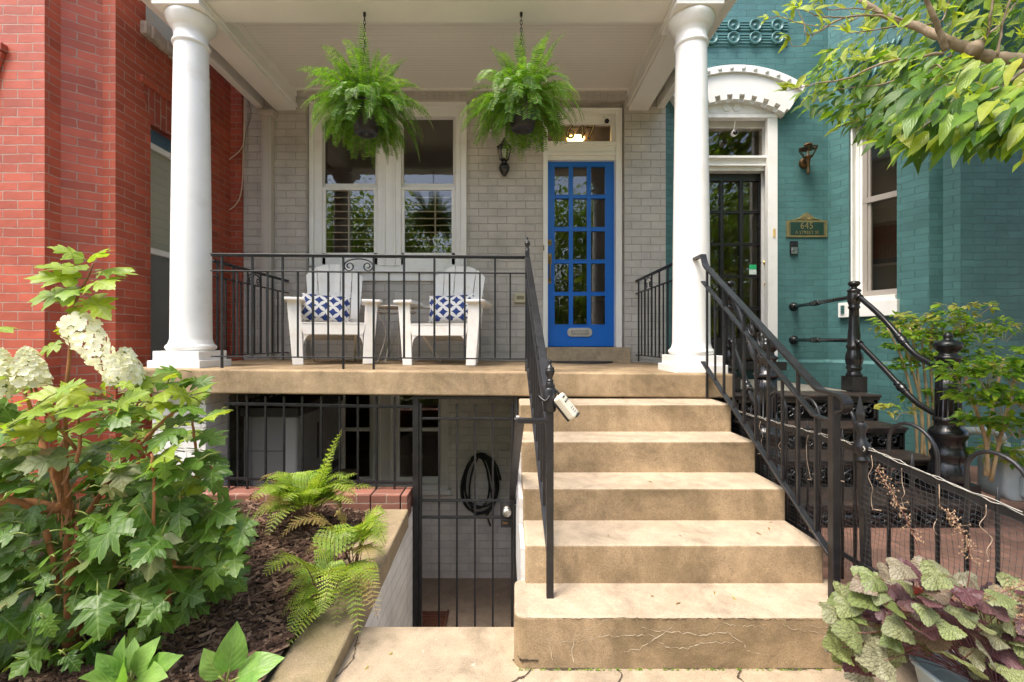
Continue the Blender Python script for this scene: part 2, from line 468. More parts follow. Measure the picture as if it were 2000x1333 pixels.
M['castiron'] = paint('glossy_black_cast_iron', (0.010, 0.010, 0.011), 0.22, 0.2, 20, 0.2, 60, 0, 0.6, (0.03, 0.022, 0.016), 0.5, 9)
M['rustiron'] = paint('worn_iron_tread', (0.028, 0.020, 0.016), 0.5, 0.3, 14, 0.4, 90, 0, 0.5, (0.10, 0.055, 0.035), 0.6, 7)
M['blue'] = paint('blue_door_paint', (0.004, 0.135, 0.54), 0.33, 0.04, 3, 0.05, 40)
M['blackdoor'] = paint('black_door_paint', (0.018, 0.017, 0.018), 0.3, 0.1, 3, 0.05, 40)
M['brass'] = paint('polished_brass', (0.72, 0.48, 0.16), 0.2, 0.08, 30, 0.05, 80, 1.0)
M['oldbrass'] = paint('aged_brass', (0.30, 0.20, 0.08), 0.38, 0.25, 30, 0.2, 90, 1.0)
M['nickel'] = paint('worn_pewter', (0.55, 0.52, 0.47), 0.4, 0.15, 60, 0.5, 300, 1.0)
M['glass'] = glass_mat('window_glass', (0.80, 0.77, 0.70), 1.75, 0.06)
M['clear'] = glass_mat('lantern_glass', (0.88, 0.88, 0.86), 1.45, 0.02)
M['wallin'] = paint('interior_tan_wall', (0.33, 0.25, 0.165), 0.7, 0.05, 2, 0.02, 20)
M['floorin'] = paint('interior_wood_floor', (0.16, 0.09, 0.045), 0.4, 0.2, 3, 0.05, 20)
M['hallin'] = paint('interior_cream_wall', (0.62, 0.50, 0.34), 0.7, 0.05, 2, 0.02, 20)
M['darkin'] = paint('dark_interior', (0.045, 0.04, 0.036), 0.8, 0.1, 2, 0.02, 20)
M['blind'] = paint('pale_roller_shade', (0.66, 0.68, 0.58), 0.6, 0.05, 2, 0.03, 30)
M['bluegrey'] = paint('slate_blue_frame_paint', (0.055, 0.115, 0.17), 0.4, 0.08, 6)
M['stone'] = concrete('rough_pale_stone', (0.52, 0.45, 0.38), (0.30, 0.24, 0.2), 0.3, 0.9, 0.5, 3.0, 1.0)
M['rubber'] = paint('black_rubber', (0.016, 0.016, 0.017), 0.55, 0.15, 10, 0.3, 120)
M['lamp'] = emit_mat('glowing_lamp', (1.0, 0.66, 0.26), 9.0)
M['sashgrey'] = paint('taupe_storm_sash', (0.30, 0.27, 0.24), 0.45, 0.05, 4)

def beadboard():
    m, nt, out = newmat('porch_beadboard')
    uv = coords(nt, 'UV'); sp = N(nt, 'ShaderNodeSeparateXYZ'); L(nt, uv, sp.inputs[0])
    fr = math_n(nt, 'FRACT', math_n(nt, 'MULTIPLY', sp.outputs[1], 1 / 0.042))
    d = math_n(nt, 'ABSOLUTE', math_n(nt, 'SUBTRACT', fr, 0.5))
    g = ramp(nt, d, [(0.40, 1.0), (0.47, 0.0)])
    col = mixc(nt, 1.0, (0.81, 0.785, 0.73), ramp(nt, d, [(0.42, 1.0), (0.48, 0.80)]), 'MULTIPLY')
    bsdf(nt, out, col, 0.5, 0, bump(nt, g, 0.8, 0.004))
    return m
M['bead'] = beadboard()

WY, RY = 5.10, 5.20          # brick face and recessed face of the grey house
ZTOP = 7.2

# ================================================================= grey house
H = thing('grey_brick_house', 'grey painted brick row house with a blue door behind the white porch', 'house', (0, WY, 0))
mb = MB()
xl, xr = PX(598, WY), PX(1220, WY)
zrec = PZ(196, WY)
vwall(mb, (-2.95, WY), (xl, WY), -1.45, ZTOP)
vwall(mb, (xr, WY), (1.78, WY), -1.45, ZTOP)
zs = PZ(172, WY)
vwall(mb, (xl, WY), (xr, WY), zs, ZTOP)
mb.quad((xl, WY, -1.45), (xl, RY, -1.45), (xl, RY, zrec), (xl, WY, zrec))
mb.quad((xr, WY, -1.45), (xr, WY, zrec), (xr, RY, zrec), (xr, RY, -1.45))
mb.quad((xl, WY - .003, zrec), (xl, RY, zrec), (xr, RY, zrec), (xr, WY - .003, zrec))
# soldier course above the recess, a hair proud
mb.quad((xl, WY - .003, zrec), (xr, WY - .003, zrec), (xr, WY - .003, zs), (xl, WY - .003, zs), 1)
wh = (PX(612, RY), PX(904, RY), PZ(538, RY), PZ(206, RY))
dh = (PX(1066, RY), PX(1208, RY), PZ(680, RY), PZ(218, RY))
bh = (PX(664, RY), PX(868, RY), PZ(958, RY), 1.02)
hz = [(a - xl, b - xl, c, d) for (a, b, c, d) in (wh, dh, bh)]
zf = 0.95
vwall(mb, (xl, RY), (xr, RY), zf, zrec, [h for h in hz[:2]], 0.14)
vwall(mb, (xl, RY), (xr, RY), -1.45, zf, [(hz[2][0], hz[2][1], hz[2][2], zf - .001)], 0.14, 2)
mb.quad((1.78, WY, -1.45), (1.78, WY + .5, -1.45), (1.78, WY + .5, ZTOP), (1.78, WY, ZTOP))
mb.build('wall', [M['grey'], M['grey_soldier'], M['grey_low']], H, recalc=False)

# rooms behind the glass
mb = MB()
roombox(mb, -2.9, 0.30, RY + .15, 8.6, 1.16, 4.0, (0, 1, 2))
roombox(mb, 0.34, 1.74, RY + .16, 10.5, 1.16, 4.0, (0, 1, 2))
roombox(mb, -2.9, 1.74, RY + .16, 8.2, -1.4, 0.93, (0, 1, 2))
mb.build('interior', [M['wallin'], M['floorin'], M['wallin']], H, recalc=False)
mb = MB()   # ceiling light of the hall, lit in the photo
mb.lathe([(0.0, -.065), (.06, -.06), (.10, -.03), (.115, -.002)], (.905, 5.98, 4.0), 24)
hl = mb.build('hall_lamp', M['lamp'], H)
# hall furniture seen through the panes: stair newel and rails, a tall plant, a chest
mb = MB()
for k in range(9):
    y = 6.6 + k * .22
    mb.box(0.40, 0.70, y, y + .26, 1.16, 1.2 + k * .17)
    mb.box(0.66, 0.69, y + .1, y + .13, 1.2 + k * .17, 2.0 + k * .17)
mb.bar((0.675, 6.6, 2.0), (0.675, 8.5, 3.5), .05, .06)
mb.box(1.40, 1.74, 7.2, 8.2, 1.16, 1.98)
mb.lathe([(.0, 0), (.14, .02), (.16, .3), (.10, .7), (.02, 1.05)], (0.62, 6.2, 1.16), 12)
mb.build('hall_furniture', M['darkin'], H)
for nm, bx in (('sofa', (-1.9, -.7, 6.2, 7.2, 1.16, 1.62)), ('bookcase', (-2.6, -1.9, 6.6, 7.6, 1.16, 1.95)), ('bed', (-1.85, -.8, 6.2, 7.5, -.62, -.2))): MB().box(*bx).build(nm, M['wallin'], H, .08)

# window of the porch
W = MB()
Yc = RY - .035
W.pbox(603, 612, 199.5, 519, RY - .05, RY + .0); W.pbox(612, 629, 208, 519, Yc + .012, RY + .06)
W.pbox(900, 911, 199.5, 519, RY - .05, RY + .0); W.pbox(889, 900, 208, 519, Yc + .012, RY + .06)
W.pbox(612, 900, 199.5, 208, RY - .05, RY + .0); W.pbox(603, 911, 197, 200, RY - .065, RY); W.pbox(629, 889, 208, 228, Yc + .012, RY + .06)
W.pbox(737, 783, 228, 519, Yc + .005, RY + .07); W.pbox(748, 752, 228, 519, Yc - .012, RY); W.pbox(768, 772, 228, 519, Yc - .012, RY)
W.pbox(612, 900, 517, 529, RY - .02, RY + .10)
WF = W.build('window', M['white'], H, .004)
W = MB(); W.pbox(603, 911, 523, 531, RY - .075, RY - .0); W.pbox(603, 911, 531, 549, RY - .03, RY)
W.build('sill', M['white'], WF, .004)
for (a, b, lo) in ((629, 737, 0), (783, 889, 0)):
    Y1 = RY + .02; s_ = MB()
    s_.pbox(a, a + 5, 228, 366, Y1 + .02, Y1 + .05); s_.pbox(b - 4, b, 228, 366, Y1 + .02, Y1 + .05)
    s_.pbox(a, b, 228, 230, Y1 + .02, Y1 + .05); s_.pbox(a, b, 359, 367, Y1 + .015, Y1 + .05)
    s_.build('sash', M['white'], WF, .003); s_ = MB()
    Y2 = RY - .005
    s_.pbox(a, a + 7, 367, 519, Y2, Y2 + .03); s_.pbox(b - 7, b, 367, 519, Y2, Y2 + .03)
    s_.pbox(a, b, 366, 371, Y2 - .004, Y2 + .032); s_.pbox(a, b, 494, 519, Y2, Y2 + .03)
    s_.build('sash', M['white'], WF, .003)
    g_ = MB(); g_.pbox(a + 2, b - 2, 229, 361, Y1 + .034, Y1 + .038); g_.pbox(a + 5, b - 5, 369, 496, Y2 + .014, Y2 + .018)
    g_.build('pane', M['glass'], WF)
    l_ = MB(); Y3 = RY + .105
    for k in range(10):
        z = PZ(373 + k * 13.6, Y3)
        l_.bar((PX(a + 2, Y3), Y3, z), (PX(b - 2, Y3), Y3, z), .062, .011, (0, -.20, 1))
    c = (a + b) / 2 + 8 * (1 if a > 700 else -1) + 6
    l_.pbox(c - 1.5, c + 1.5, 369, 500, Y3 - .045, Y3 - .035)
    l_.pbox(a - 2, a + 6, 366, 520, Y3 - .01, Y3 + .02); l_.pbox(b - 6, b + 2, 366, 520, Y3 - .01, Y3 + .02)
    l_.pbox(a, b, 364, 371, Y3 - .012, Y3 + .02)
    l_.build('shutter', M['white'], WF)

# door with its frame and transom
DY = RY + .06
fr = MB()
fr.pbox(1061, 1070, 213, 679, RY - .035, RY + .09); fr.pbox(1203, 1212, 213, 679, RY - .035, RY + .09); fr.pbox(1212, 1215.5, 213, 679, RY - .05, RY + .02)
fr.pbox(1061, 1212, 213, 221, RY - .04, RY + .05); fr.pbox(1059, 1216, 210.5, 213, RY - .055, RY)
fr.pbox(1070, 1203, 221, 243, RY + .03, RY + .10); fr.pbox(1194, 1203, 243, 277, RY + .03, RY + .10)
fr.pbox(1070, 1203, 276, 281, RY - .03, RY + .09); fr.pbox(1070, 1203, 281, 285, RY - .02, RY + .09); fr.pbox(1070, 1203, 285, 297, RY - .008, RY + .09)
fr.pbox(1070, 1203, 297, 303, RY - .02, RY + .09); fr.pbox(1070, 1203, 303, 313, RY + .01, RY + .09)
fr.build('door_frame', M['cream'], H, .003)
tr = MB(); tr.pbox(1070, 1196, 241, 278, RY + .07, RY + .075); TR = tr.build('transom_window', M['glass'], H)
mn = paint('number_outline_black', (0.012, 0.010, 0.008), 0.5)
text('647', 0.225, P(1134, 259.5, RY + .064), (PI / 2, 0, 0), paint('number_gilt', (.80, .58, .30), .5), TR, 'house_number', .0005, sx=.95)
text('647', 0.225, P(1134, 259.5, RY + .060), (PI / 2, 0, 0), mn, TR, 'number_outline', outline=.0048, sx=.95)
d = MB()
D0, D1 = DY, DY + .045
cols = [(1083, 1111), (1119, 1146.5), (1154, 1182)]
rows = [(326, 381), (388, 444), (452, 507.5), (515, 570.5), (578, 634)]
x0, x1, z0, z1 = PX(1069.5, DY), PX(1202.5, DY), PZ(677, DY), PZ(314, DY)
holes = [(PX(a, DY) - x0, PX(b, DY) - x0, PZ(f, DY), PZ(e, DY)) for (a, b) in cols for (e, f) in rows]
vwall(d, (x0, D0), (x1, D0), z0, z1, holes, .045)
for (a, b) in cols:      # moulded edge round every pane
    for (e, f) in rows:
        for q in ((a - 1.6, a, e - 1.6, f + 1.6), (b, b + 1.6, e - 1.6, f + 1.6), (a, b, e - 1.6, e), (a, b, f, f + 1.6)):
            d.pbox(q[0], q[1], q[2], q[3], D0 - .006, D0 + .002, Yr=DY)
DO = d.build('door', M['blue'], H, recalc=False)
g = MB(); g.pbox(1080, 1185, 323, 637, D0 + .022, D0 + .026, Yr=DY); g.build('pane', M['glass'], DO)
ms = MB()
def rrect(cx, cz, w, h, r, n=5):
    o = []
    for (sx, sz, a0) in ((1, 1, 0), (-1, 1, 90), (-1, -1, 180), (1, -1, 270)):
        for k in range(n + 1):
            a = R(a0 + 90 * k / n)
            o.append((cx + sx * (w / 2 - r) + r * math.cos(a), cz + sz * (h / 2 - r) + r * math.sin(a)))
    return o
c = P(1132, 649.5, DY)
ms.prism(rrect(c.x, c.z, .285, .100, .045), lambda u, v, w: (u, w, v), DY - .016, DY + .002)
ms.prism(rrect(c.x, c.z - .002, .205, .056, .012), lambda u, v, w: (u, w, v), DY - .020, DY - .014, 1)
for k in range(9):
    ms.box(c.x - .075 + k * .0175, c.x - .065 + k * .0175, DY - .0225, DY - .019, c.z - .012, c.z + .010, 0)
ms.build('mail_slot', [M['nickel'], paint('pewter_flap', (0.42, 0.39, 0.35), 0.5, 0.2, 60, 0.5, 300, 1.0)], DO, .002)
hd = MB()
c = P(1073.5, 474.5, DY); hd.box(c.x - .022, c.x + .022, DY - .012, DY, c.z - .034, c.z + .034); hd.lathe([(.016, 0), (.016, .012), (.011, .016), (0, .016)], (c.x, DY - .012, c.z), 16, axis=(0, -1, 0))
hd.build('deadbolt', M['oldbrass'], DO, .004)
hd = MB()
a = P(1073.5, 506, DY); b = P(1073.5, 549, DY)
hd.box(a.x - .024, a.x + .024, DY - .012, DY, a.z - .06, a.z + .06); hd.box(a.x - .018, a.x + .018, DY - .012, DY, b.z - .032, b.z + .03)
hd.tube(bez([(a.x, DY - .008, a.z - .02), (a.x, DY - .05, a.z - .05), (a.x, DY - .06, (a.z + b.z) / 2), (a.x, DY - .045, b.z + .02), (a.x, DY - .008, b.z)], 6), .0095, 8)
hd.lathe([(.014, 0), (.014, .02), (.02, .03), (0, .034)], (a.x, DY - .01, a.z + .025), 12, axis=(0, -1, 0))
hd.build('handle', M['oldbrass'], DO, .003)
st = MB(); st.box(PX(1068, 5.02), PX(1231, 5.02), 5.0, RY + .2, PZ(707, 5.0) - .02, PZ(678.5, RY))
st.build('doorstep', concrete('doorstep_concrete', (0.40, 0.31, 0.20), (0.20, 0.15, 0.10), .3, .85, .6, 3.0), H, .008)

# basement window
W = MB(); B0 = RY - .03
W.pbox(655, 668, 740, 958, B0, RY + .05); W.pbox(862, 875, 740, 958, B0, RY + .05); W.pbox(868, 872, 740, 958, B0 - .015, RY)
W.pbox(727, 775, 740, 958, B0 + .01, RY + .06); W.pbox(738, 742, 740, 958, B0 - .008, RY); W.pbox(760, 764, 740, 958, B0 - .008, RY)
W.pbox(655, 875, 948, 958, B0 - .02, RY + .05)
BW = W.build('basement_window', M['white'], H, .003)
W = MB(); W.pbox(650, 880, 958, 968, B0 - .04, RY + .0); W.build('sill', M['white'], BW, .003)
for (a, b) in ((668, 727), (775, 862)):
    s_ = MB(); s_.pbox(a, b, 836, 843, RY + .02, RY + .06); s_.pbox(a, a + 5.2, 740, 948, RY + .022, RY + .058); s_.pbox(b - 5.2, b, 740, 948, RY + .022, RY + .058); s_.pbox(a, b, 932, 948, RY + .02, RY + .06)
    s_.build('sash', M['white'], BW, .002)
    g_ = MB(); g_.pbox(a + 2, b - 2, 740, 938, RY + .04, RY + .044); g_.build('pane', M['glass'], BW)

dn = MB(); dn.pbox(510, 529, 214, 704, WY - .075, WY - .004); dn.pbox(514, 525, 214, 704, WY - .085, WY - .07); dn.pbox(505, 534, 214, 224, WY - .09, WY - .004)
dn.build('downspout', paint('grey_downspout_paint', (0.50, 0.455, 0.40), 0.4, 0.05), H, .004)

# ================================================================= front porch
def zfl(x): return HC - (.2175 + .0088 * (x - .13))       # the slab falls a little to the right
PO = thing('front_porch', 'white columned front porch with a tan concrete slab and beadboard ceiling', 'porch', (-.5, 3.3, 0))
sl = MB()
SX0, SX1, SY0 = -2.78, 1.62, 3.245
n = 24
top = [(lerp(SX0, SX1, i / n), zfl(lerp(SX0, SX1, i / n))) for i in range(n + 1)]
poly = top + [(SX1, zfl(SX1) - .172), (SX0, zfl(SX0) - .172)]
sl.prism(poly, lambda u, v, w: (u, w, v), SY0, WY + .1)
sl.build('slab', M['tan'], PO, .012, seg=3)
pr = MB()
pr.box(-2.62, -2.222, 3.36, 3.66, -.2, zfl(-2.4) - .168); pr.box(-2.62, -2.5, 3.66, WY, -.2, zfl(-2.4) - .172)
pr.build('pier', M['grey_low'], PO, .006)
BZ = HC + 2.59
def column(cx, cy):
    z = zfl(cx)
    m = MB()
    m.box(cx - .196, cx + .196, cy - .196, cy + .196, z - .01, z + .055)
    m.box(cx - .172, cx + .172, cy - .172, cy + .172, z + .055, z + .125)
    m2 = MB()
    H0 = z + .125; H1 = BZ
    prof = [(.150, H0), (.166, H0 + .012), (.172, H0 + .027), (.166, H0 + .043), (.152, H0 + .052), (.152, H0 + .058), (.146, H0 + .07), (.1405, H0 + .095)]
    for k in range(1, 13):
        t = k / 12
        prof.append((.1395 - .0235 * t ** 1.5, H0 + .095 + (H1 - .30 - H0 - .095) * t))
    zt = H1 - .30
    prof += [(.116, zt + .01), (.127, zt + .016), (.130, zt + .026), (.127, zt + .036), (.117, zt + .042), (.117, zt + .11), (.124, zt + .116), (.124, zt + .13), (.132, zt + .135), (.145, zt + .155), (.160, zt + .18), (.170, zt + .205), (.172, zt + .22), (.166, zt + .232)]
    m2.lathe([(r, q) for (r, q) in prof], (cx, cy, 0), 48)
    c = m2.build('column', M['white'], PO)
    m.build('plinth', M['white'], c, .004)
    m3 = MB(); m3.box(cx - .178, cx + .178, cy - .178, cy + .178, zt + .232, BZ - .03); m3.box(cx - .19, cx + .19, cy - .19, cy + .19, BZ - .03, BZ - .002)
    m3.build('capital', M['white'], c, .004)
CLX, CRX, CCY = -2.474, 1.445, 3.57
column(CLX, CCY); column(CRX, CCY)
bm_ = MB()
bm_.box(-2.72, 1.68, 3.464, 3.685, BZ, BZ + .62)
for cx in (-2.475, 1.47):
    bm_.box(cx - .113, cx + .113, 3.685, WY - .002, BZ, BZ + .62)
BE = bm_.build('beam', M['cream'], PO, .004)
tm = MB()
tm.box(-2.36, 1.357, 3.685, 3.715, BZ + .012, BZ + .05)
for sx, cx in ((1, -2.475), (-1, 1.47)):
    x = cx + sx * .113
    tm.box(x, x + sx * .018, 3.72, WY - .004, BZ + .035, BZ + .07); tm.box(x, x + sx * .012, 3.72, WY - .004, BZ + .16, BZ + .236)
tm.build('moulding', M['cream'], BE, .003)
ce = MB(); ce.box(-2.362, 1.357, 3.685, WY - .002, HC + 2.828, HC + 2.86)
ce.box(-2.362, 1.357, WY - .03, WY - .004, HC + 2.805, HC + 2.828)
ce.build('ceiling', M['bead'], PO)
rf = MB()
rf.box(-2.86, 1.82, 3.36, 3.463, BZ + .03, BZ + .64); rf.box(-2.80, 1.76, 3.42, 3.463, BZ + .004, BZ + .03); rf.box(-2.9, 1.86, 3.30, WY, BZ + .64, BZ + .72)
rf.box(-2.8, -2.722, 3.463, WY, BZ + .02, BZ + .64); rf.box(1.682, 1.76, 3.463, WY, BZ + .02, BZ + .64)
rf.build('roof', M['white'], PO, .006)

# ================================================================= red house
RH = thing('red_brick_house', 'red painted brick house with a stepped front and a blue framed side window', 'house', (-3.3, 3.4, 0))
mb = MB()
sw = [(.352, 1.03, PZ(712, 3.92), HC + 1.875), (.30, 1.05, HC + 2.70, HC + 4.2)]
vwall(mb, (-7, 3.30), (-3.352, 3.30), -.3, ZTOP)
vwall(mb, (-3.352, 3.30), (-3.352, 3.42), -.3, ZTOP)
vwall(mb, (-3.352, 3.42), (-3.17, 3.57), -.3, ZTOP)
vwall(mb, (-3.17, 3.57), (-3.07, 3.57), -.3, ZTOP)
vwall(mb, (-3.07, 3.57), (-3.07, 5.06), -.3, ZTOP, sw, .1)
vwall(mb, (-3.07, 5.06), (-2.95, 5.06), -.3, ZTOP)
vwall(mb, (-2.95, 5.06), (-2.95, 5.5), -.3, ZTOP)
mb.build('wall', M['red'], RH, recalc=False)
# flat arch of upright bricks and a projecting brick course over the side window
mb = MB()
ya, yb, zz = 3.57 + .352, 3.57 + 1.03, HC + 1.875
mb.prism([(ya - .10, zz + .30), (yb + .10, zz + .30), (yb, zz), (ya, zz)], lambda u, v, w: (w, u, v), -3.09, -3.066)
mb.build('window_arch', M['red_soldier'], RH)
mb = MB(); mb.box(-3.08, -3.045, ya - .12, yb + .12, zz + .30, zz + .365)
mb.build('window_hood', M['red'], RH, .006)
mb = MB(); mb.bar((-7, 3.285, HC + 2.12), (-3.62, 3.285, HC + 2.12), .06, .055); mb.bar((-3.64, 3.285, HC + 2.09), (-3.80, 3.285, HC + 1.55), .03, .02)
mb.build('front_arch', M['red'], RH, .006)
wf = MB(); X = -3.12
def side_frame(a, b, c, e, X):
    m = MB()
    m.box(X - .04, X, a, a + .05, c, e); m.box(X - .04, X, b - .05, b, c, e); m.box(X - .04, X, a, b, e - .11, e); m.box(X - .04, X, a, b, c, c + .05)
    return m
a, b, c, e = sw[0]
f_ = side_frame(3.57 + a, 3.57 + b, c, e, -3.13).build('window', M['bluegrey'], RH, .003)
m = MB(); m.box(-3.175, -3.135, 3.57 + a + .05, 3.57 + b - .05, (c + e) / 2 - .06, (c + e) / 2 - .01); m.box(-3.175, -3.145, 3.57 + a + .05, 3.57 + b - .05, e - .16, e - .11); m.build('sash', M['white'], f_, .003)
m = MB(); m.box(-3.178, -3.174, 3.57 + a + .04, 3.57 + b - .04, (c + e) / 2 - .03, e - .1); m.build('pane', M['clear'], f_)
m = MB(); m.box(-3.17, -3.166, 3.57 + a + .04, 3.57 + b - .04, c, (c + e) / 2 - .03); m.build('screen', paint('grey_insect_screen', (.16, .17, .165), .6, .1, 200), f_)
m = MB(); m.box(-3.23, -3.20, 3.57 + a, 3.57 + b, c, e)
for k in range(26): m.box(-3.2, -3.195, 3.57 + a, 3.57 + b, c + k * .078, c + k * .078 + .07)
m.build('shade', M['blind'], f_)
a, b, c, e = sw[1]
f_ = side_frame(3.57 + a, 3.57 + b, c, e, -3.13).build('window', M['bluegrey'], RH, .003)
m = MB(); m.box(-3.2, -3.19, 3.57 + a, 3.57 + b, c, e); m.build('shade', M['blind'], f_)
m = MB()
for k in range(14):
    y0 = 3.57 + a - .06 + k * (b - a + .12) / 14
    m.box(-3.12, -3.02 + rnd(-.018, .014), y0, y0 + (b - a + .12) / 14, c - .115 + rnd(-.012, .01), c - .004)
m.build('stone_sill', M['stone'], RH, .012)

# ================================================================= teal house
T0, T1 = Vector((3.60, WY)), Vector((4.00, 4.31))
TH = thing('teal_brick_house', 'teal painted brick house with a black door under a white arched hood', 'house', (3.0, WY, 0))
mb = MB()
tdh = (PX(1350, WY), PX(1508, WY), PZ(706, WY), PZ(212, WY))
vwall(mb, (1.78, WY), (3.60, WY), -.2, ZTOP, [(tdh[0] - 1.78, tdh[1] - 1.78, tdh[2], tdh[3])], .22)
SL = (T1 - T0).length
tw = (.20, .66, HC + .42, HC + 2.35)
zsill = PZ(588, 4.7)
vwall(mb, T0, T1, -.2, ZTOP, [(.205, .633, zsill, HC + 2.32)], .1)
vwall(mb, T1, (4.13, 4.31), -.2, ZTOP)
vwall(mb, (4.13, 4.31), (4.185, 4.20), -.2, ZTOP)
vwall(mb, (4.185, 4.20), (7.5, 4.20), -.2, ZTOP)
# water table: the footing stands a little proud
zt = PZ(708, WY)
o = .03
d2 = (T1 - T0).normalized(); n2 = Vector((d2.y, -d2.x))
pts = [Vector((tdh[1] + .02, WY - o)), Vector((3.60 - .012, WY - o)), T1 + n2 * o + Vector((.0, 0)), Vector((4.12, 4.31 - o)), Vector((4.17, 4.20 - o)), Vector((7.5, 4.20 - o))]
base = [Vector((tdh[1] + .02, WY)), T0, T1, Vector((4.13, 4.31)), Vector((4.185, 4.20)), Vector((7.5, 4.20))]
for i in range(5):
    a, b, a2, b2 = pts[i], pts[i + 1], base[i], base[i + 1]
    mb.quad((a.x, a.y, -.2), (b.x, b.y, -.2), (b.x, b.y, zt), (a.x, a.y, zt))
    mb.quad((a.x, a.y, zt), (b.x, b.y, zt), (b2.x, b2.y, zt + .03), (a2.x, a2.y, zt + .03))
mb.build('wall', M['teal'], TH, recalc=False)
mb = MB(); roombox(mb, 1.85, 3.5, WY + .23, 9, .9, 4.2, (0, 1, 0)); mb.build('interior', [M['hallin'], M['floorin']], TH, recalc=False)
# door frame, transom, door
tf = MB(); E = WY + .05
tf.pbox(1340, 1355, 222, 706, WY - .02, WY + .20); tf.pbox(1500, 1519, 222, 706, WY - .02, WY + .04); tf.pbox(1488, 1500, 335, 706, WY + .13, WY + .22); tf.pbox(1493, 1501, 240, 335, WY + .10, WY + .22)
tf.pbox(1355, 1519, 222, 230, WY - .03, WY + .05); tf.pbox(1355, 1500, 230, 249, WY + .12, WY + .22)
tf.pbox(1345, 1507, 304, 309, WY + .00, WY + .2); tf.pbox(1345, 1506, 309, 313, WY + .02, WY + .2); tf.pbox(1345, 1504, 313, 321, WY + .035, WY + .2); tf.pbox(1345, 1506, 321, 324, WY + .02, WY + .2); tf.pbox(1345, 1500, 324, 334, WY + .06, WY + .2)
TF = tf.build('door_frame', M['white'], TH, .003)
m = MB(); m.pbox(1355, 1494, 248, 306, WY + .15, WY + .155, Yr=WY + .15); m.build('transom_window', M['glass'], TH)
D0 = WY + .15
d = MB()
cols = [(1364, 1374), (1376, 1407), (1413, 1445), (1451, 1483)][1:]
rows = [(354, 412), (417, 475), (480, 538), (543, 600), (606, 660)]
x0, x1, z0, z1 = PX(1352, D0), PX(1502, D0), PZ(700, D0), PZ(333, D0)
holes = [(PX(a, D0) - x0, PX(b, D0) - x0, PZ(f, D0), PZ(e, D0)) for (a, b) in cols for (e, f) in rows]
vwall(d, (x0, D0), (x1, D0), z0, z1, holes, .045)
for (a, b) in cols:
    for (e, f) in rows:
        for q in ((a - 1.4, a, e - 1.4, f + 1.4), (b, b + 1.4, e - 1.4, f + 1.4), (a, b, e - 1.4, e), (a, b, f, f + 1.4)):
            d.pbox(q[0], q[1], q[2], q[3], D0 - .006, D0 + .002, Yr=D0)
TD = d.build('door', M['blackdoor'], TH, recalc=False)
m = MB(); m.pbox(1372, 1486, 350, 664, D0 + .022, D0 + .026, Yr=D0); m.build('pane', M['glass'], TD)
m = MB(); c = P(1492, 496, D0)
m.lathe([(.028, 0), (.028, .01), (.018, .016), (0, .018)], (c.x, D0, c.z), 18, axis=(0, -1, 0)); m.build('deadbolt', M['brass'], TD)
m = MB(); a = P(1492, 514, D0); b = P(1491, 557, D0)
m.lathe([(.036, 0), (.036, .01), (.024, .02), (.02, .03), (0, .034)], (a.x, D0, a.z), 20, axis=(0, -1, 0)); m.lathe([(.022, 0), (.02, .012), (0, .016)], (b.x, D0, b.z), 16, axis=(0, -1, 0))
m.tube(bez([(a.x, D0 - .02, a.z - .02), (a.x + .022, D0 - .055, a.z - .07), (a.x + .018, D0 - .06, a.z - .14), (a.x, D0 - .05, b.z + .03), (b.x, D0 - .012, b.z)], 7), [.010] * 8 + [.013] * 10 + [.009] * 11, 10)
m.build('handle', M['brass'], TD)
m = MB(); m.pbox(1465, 1479, 517, 536, D0 + .018, D0 + .021, 1, D0); m.pbox(1465, 1479, 517, 526, D0 + .016, D0 + .019, 0, D0)
m.build('window_sticker', [paint('green_sticker', (.02, .42, .16), .5), paint('white_sticker', (.62, .72, .66), .5)], TD)
m = MB(); m.box(PX(1340, WY), PX(1520, WY), 4.94, D0 + .1, PZ(706, WY) - .09, PZ(706, WY)); m.build('doorstep', M['castiron'], TH, .006)
m = MB(); m.box(2.9, 3.25, 6.4, 6.44, HC + .1, HC + 1.0, 0); m.box(2.93, 3.22, 6.385, 6.4, HC + .13, HC + .97, 1)
for k in range(14): m.tube(bez([(2.97 + rnd(0, .2), 6.383, HC + .2 + k * .05), (2.97 + rnd(0, .2), 6.383, HC + .22 + k * .05), (2.97 + rnd(0, .2), 6.383, HC + .27 + k * .05)], 3), .008, 4, 2)
m.build('wall_picture', [paint('oak_picture_frame', (.3, .17, .06), .5), paint('picture_paper', (.62, .58, .5), .7), M['darkin']], TH)
# arched hood with dentils
hd = MB()
hc = P(1428, 0, WY).x
zc = PZ(214, WY); ri, ro = .84, 1.30
cz = PZ(197, WY) - ri + .0
a0 = math.asin(.62 / ri) if .62 < ri else 1.0
def arc(r, a): return (hc + r * math.sin(a), cz + r * math.cos(a))
def arcprism(mb, r0, r1, a, b, y0, y1, n=20, mi=0):
    poly = [arc(r1, lerp(a, b, i / n)) for i in range(n + 1)] + [arc(r0, lerp(b, a, i / n)) for i in range(n + 1)]
    for i in range(n):
        q = [poly[i], poly[i + 1], poly[2 * n - i], poly[2 * n + 1 - i]]
        mb.prism(q, lambda u, v, w: (u, w, v), y0, y1, mi)
AA = .585
rr0 = 1.0; cz = PZ(204, WY) - rr0
arcprism(hd, rr0 + .055, rr0 + .285, -AA, AA, WY - .11, WY)
arcprism(hd, rr0 + .285, rr0 + .36, -AA * 1.0, AA * 1.0, WY - .14, WY)
nd = 9
for k in range(nd):
    a = lerp(-AA, AA, (k + .5) / nd); w = AA / nd * .56
    arcprism(hd, rr0, rr0 + .055, a - w, a + w, WY - .11, WY, 3)
arcprism(hd, rr0, rr0 + .055, -AA, AA, WY - .05, WY)
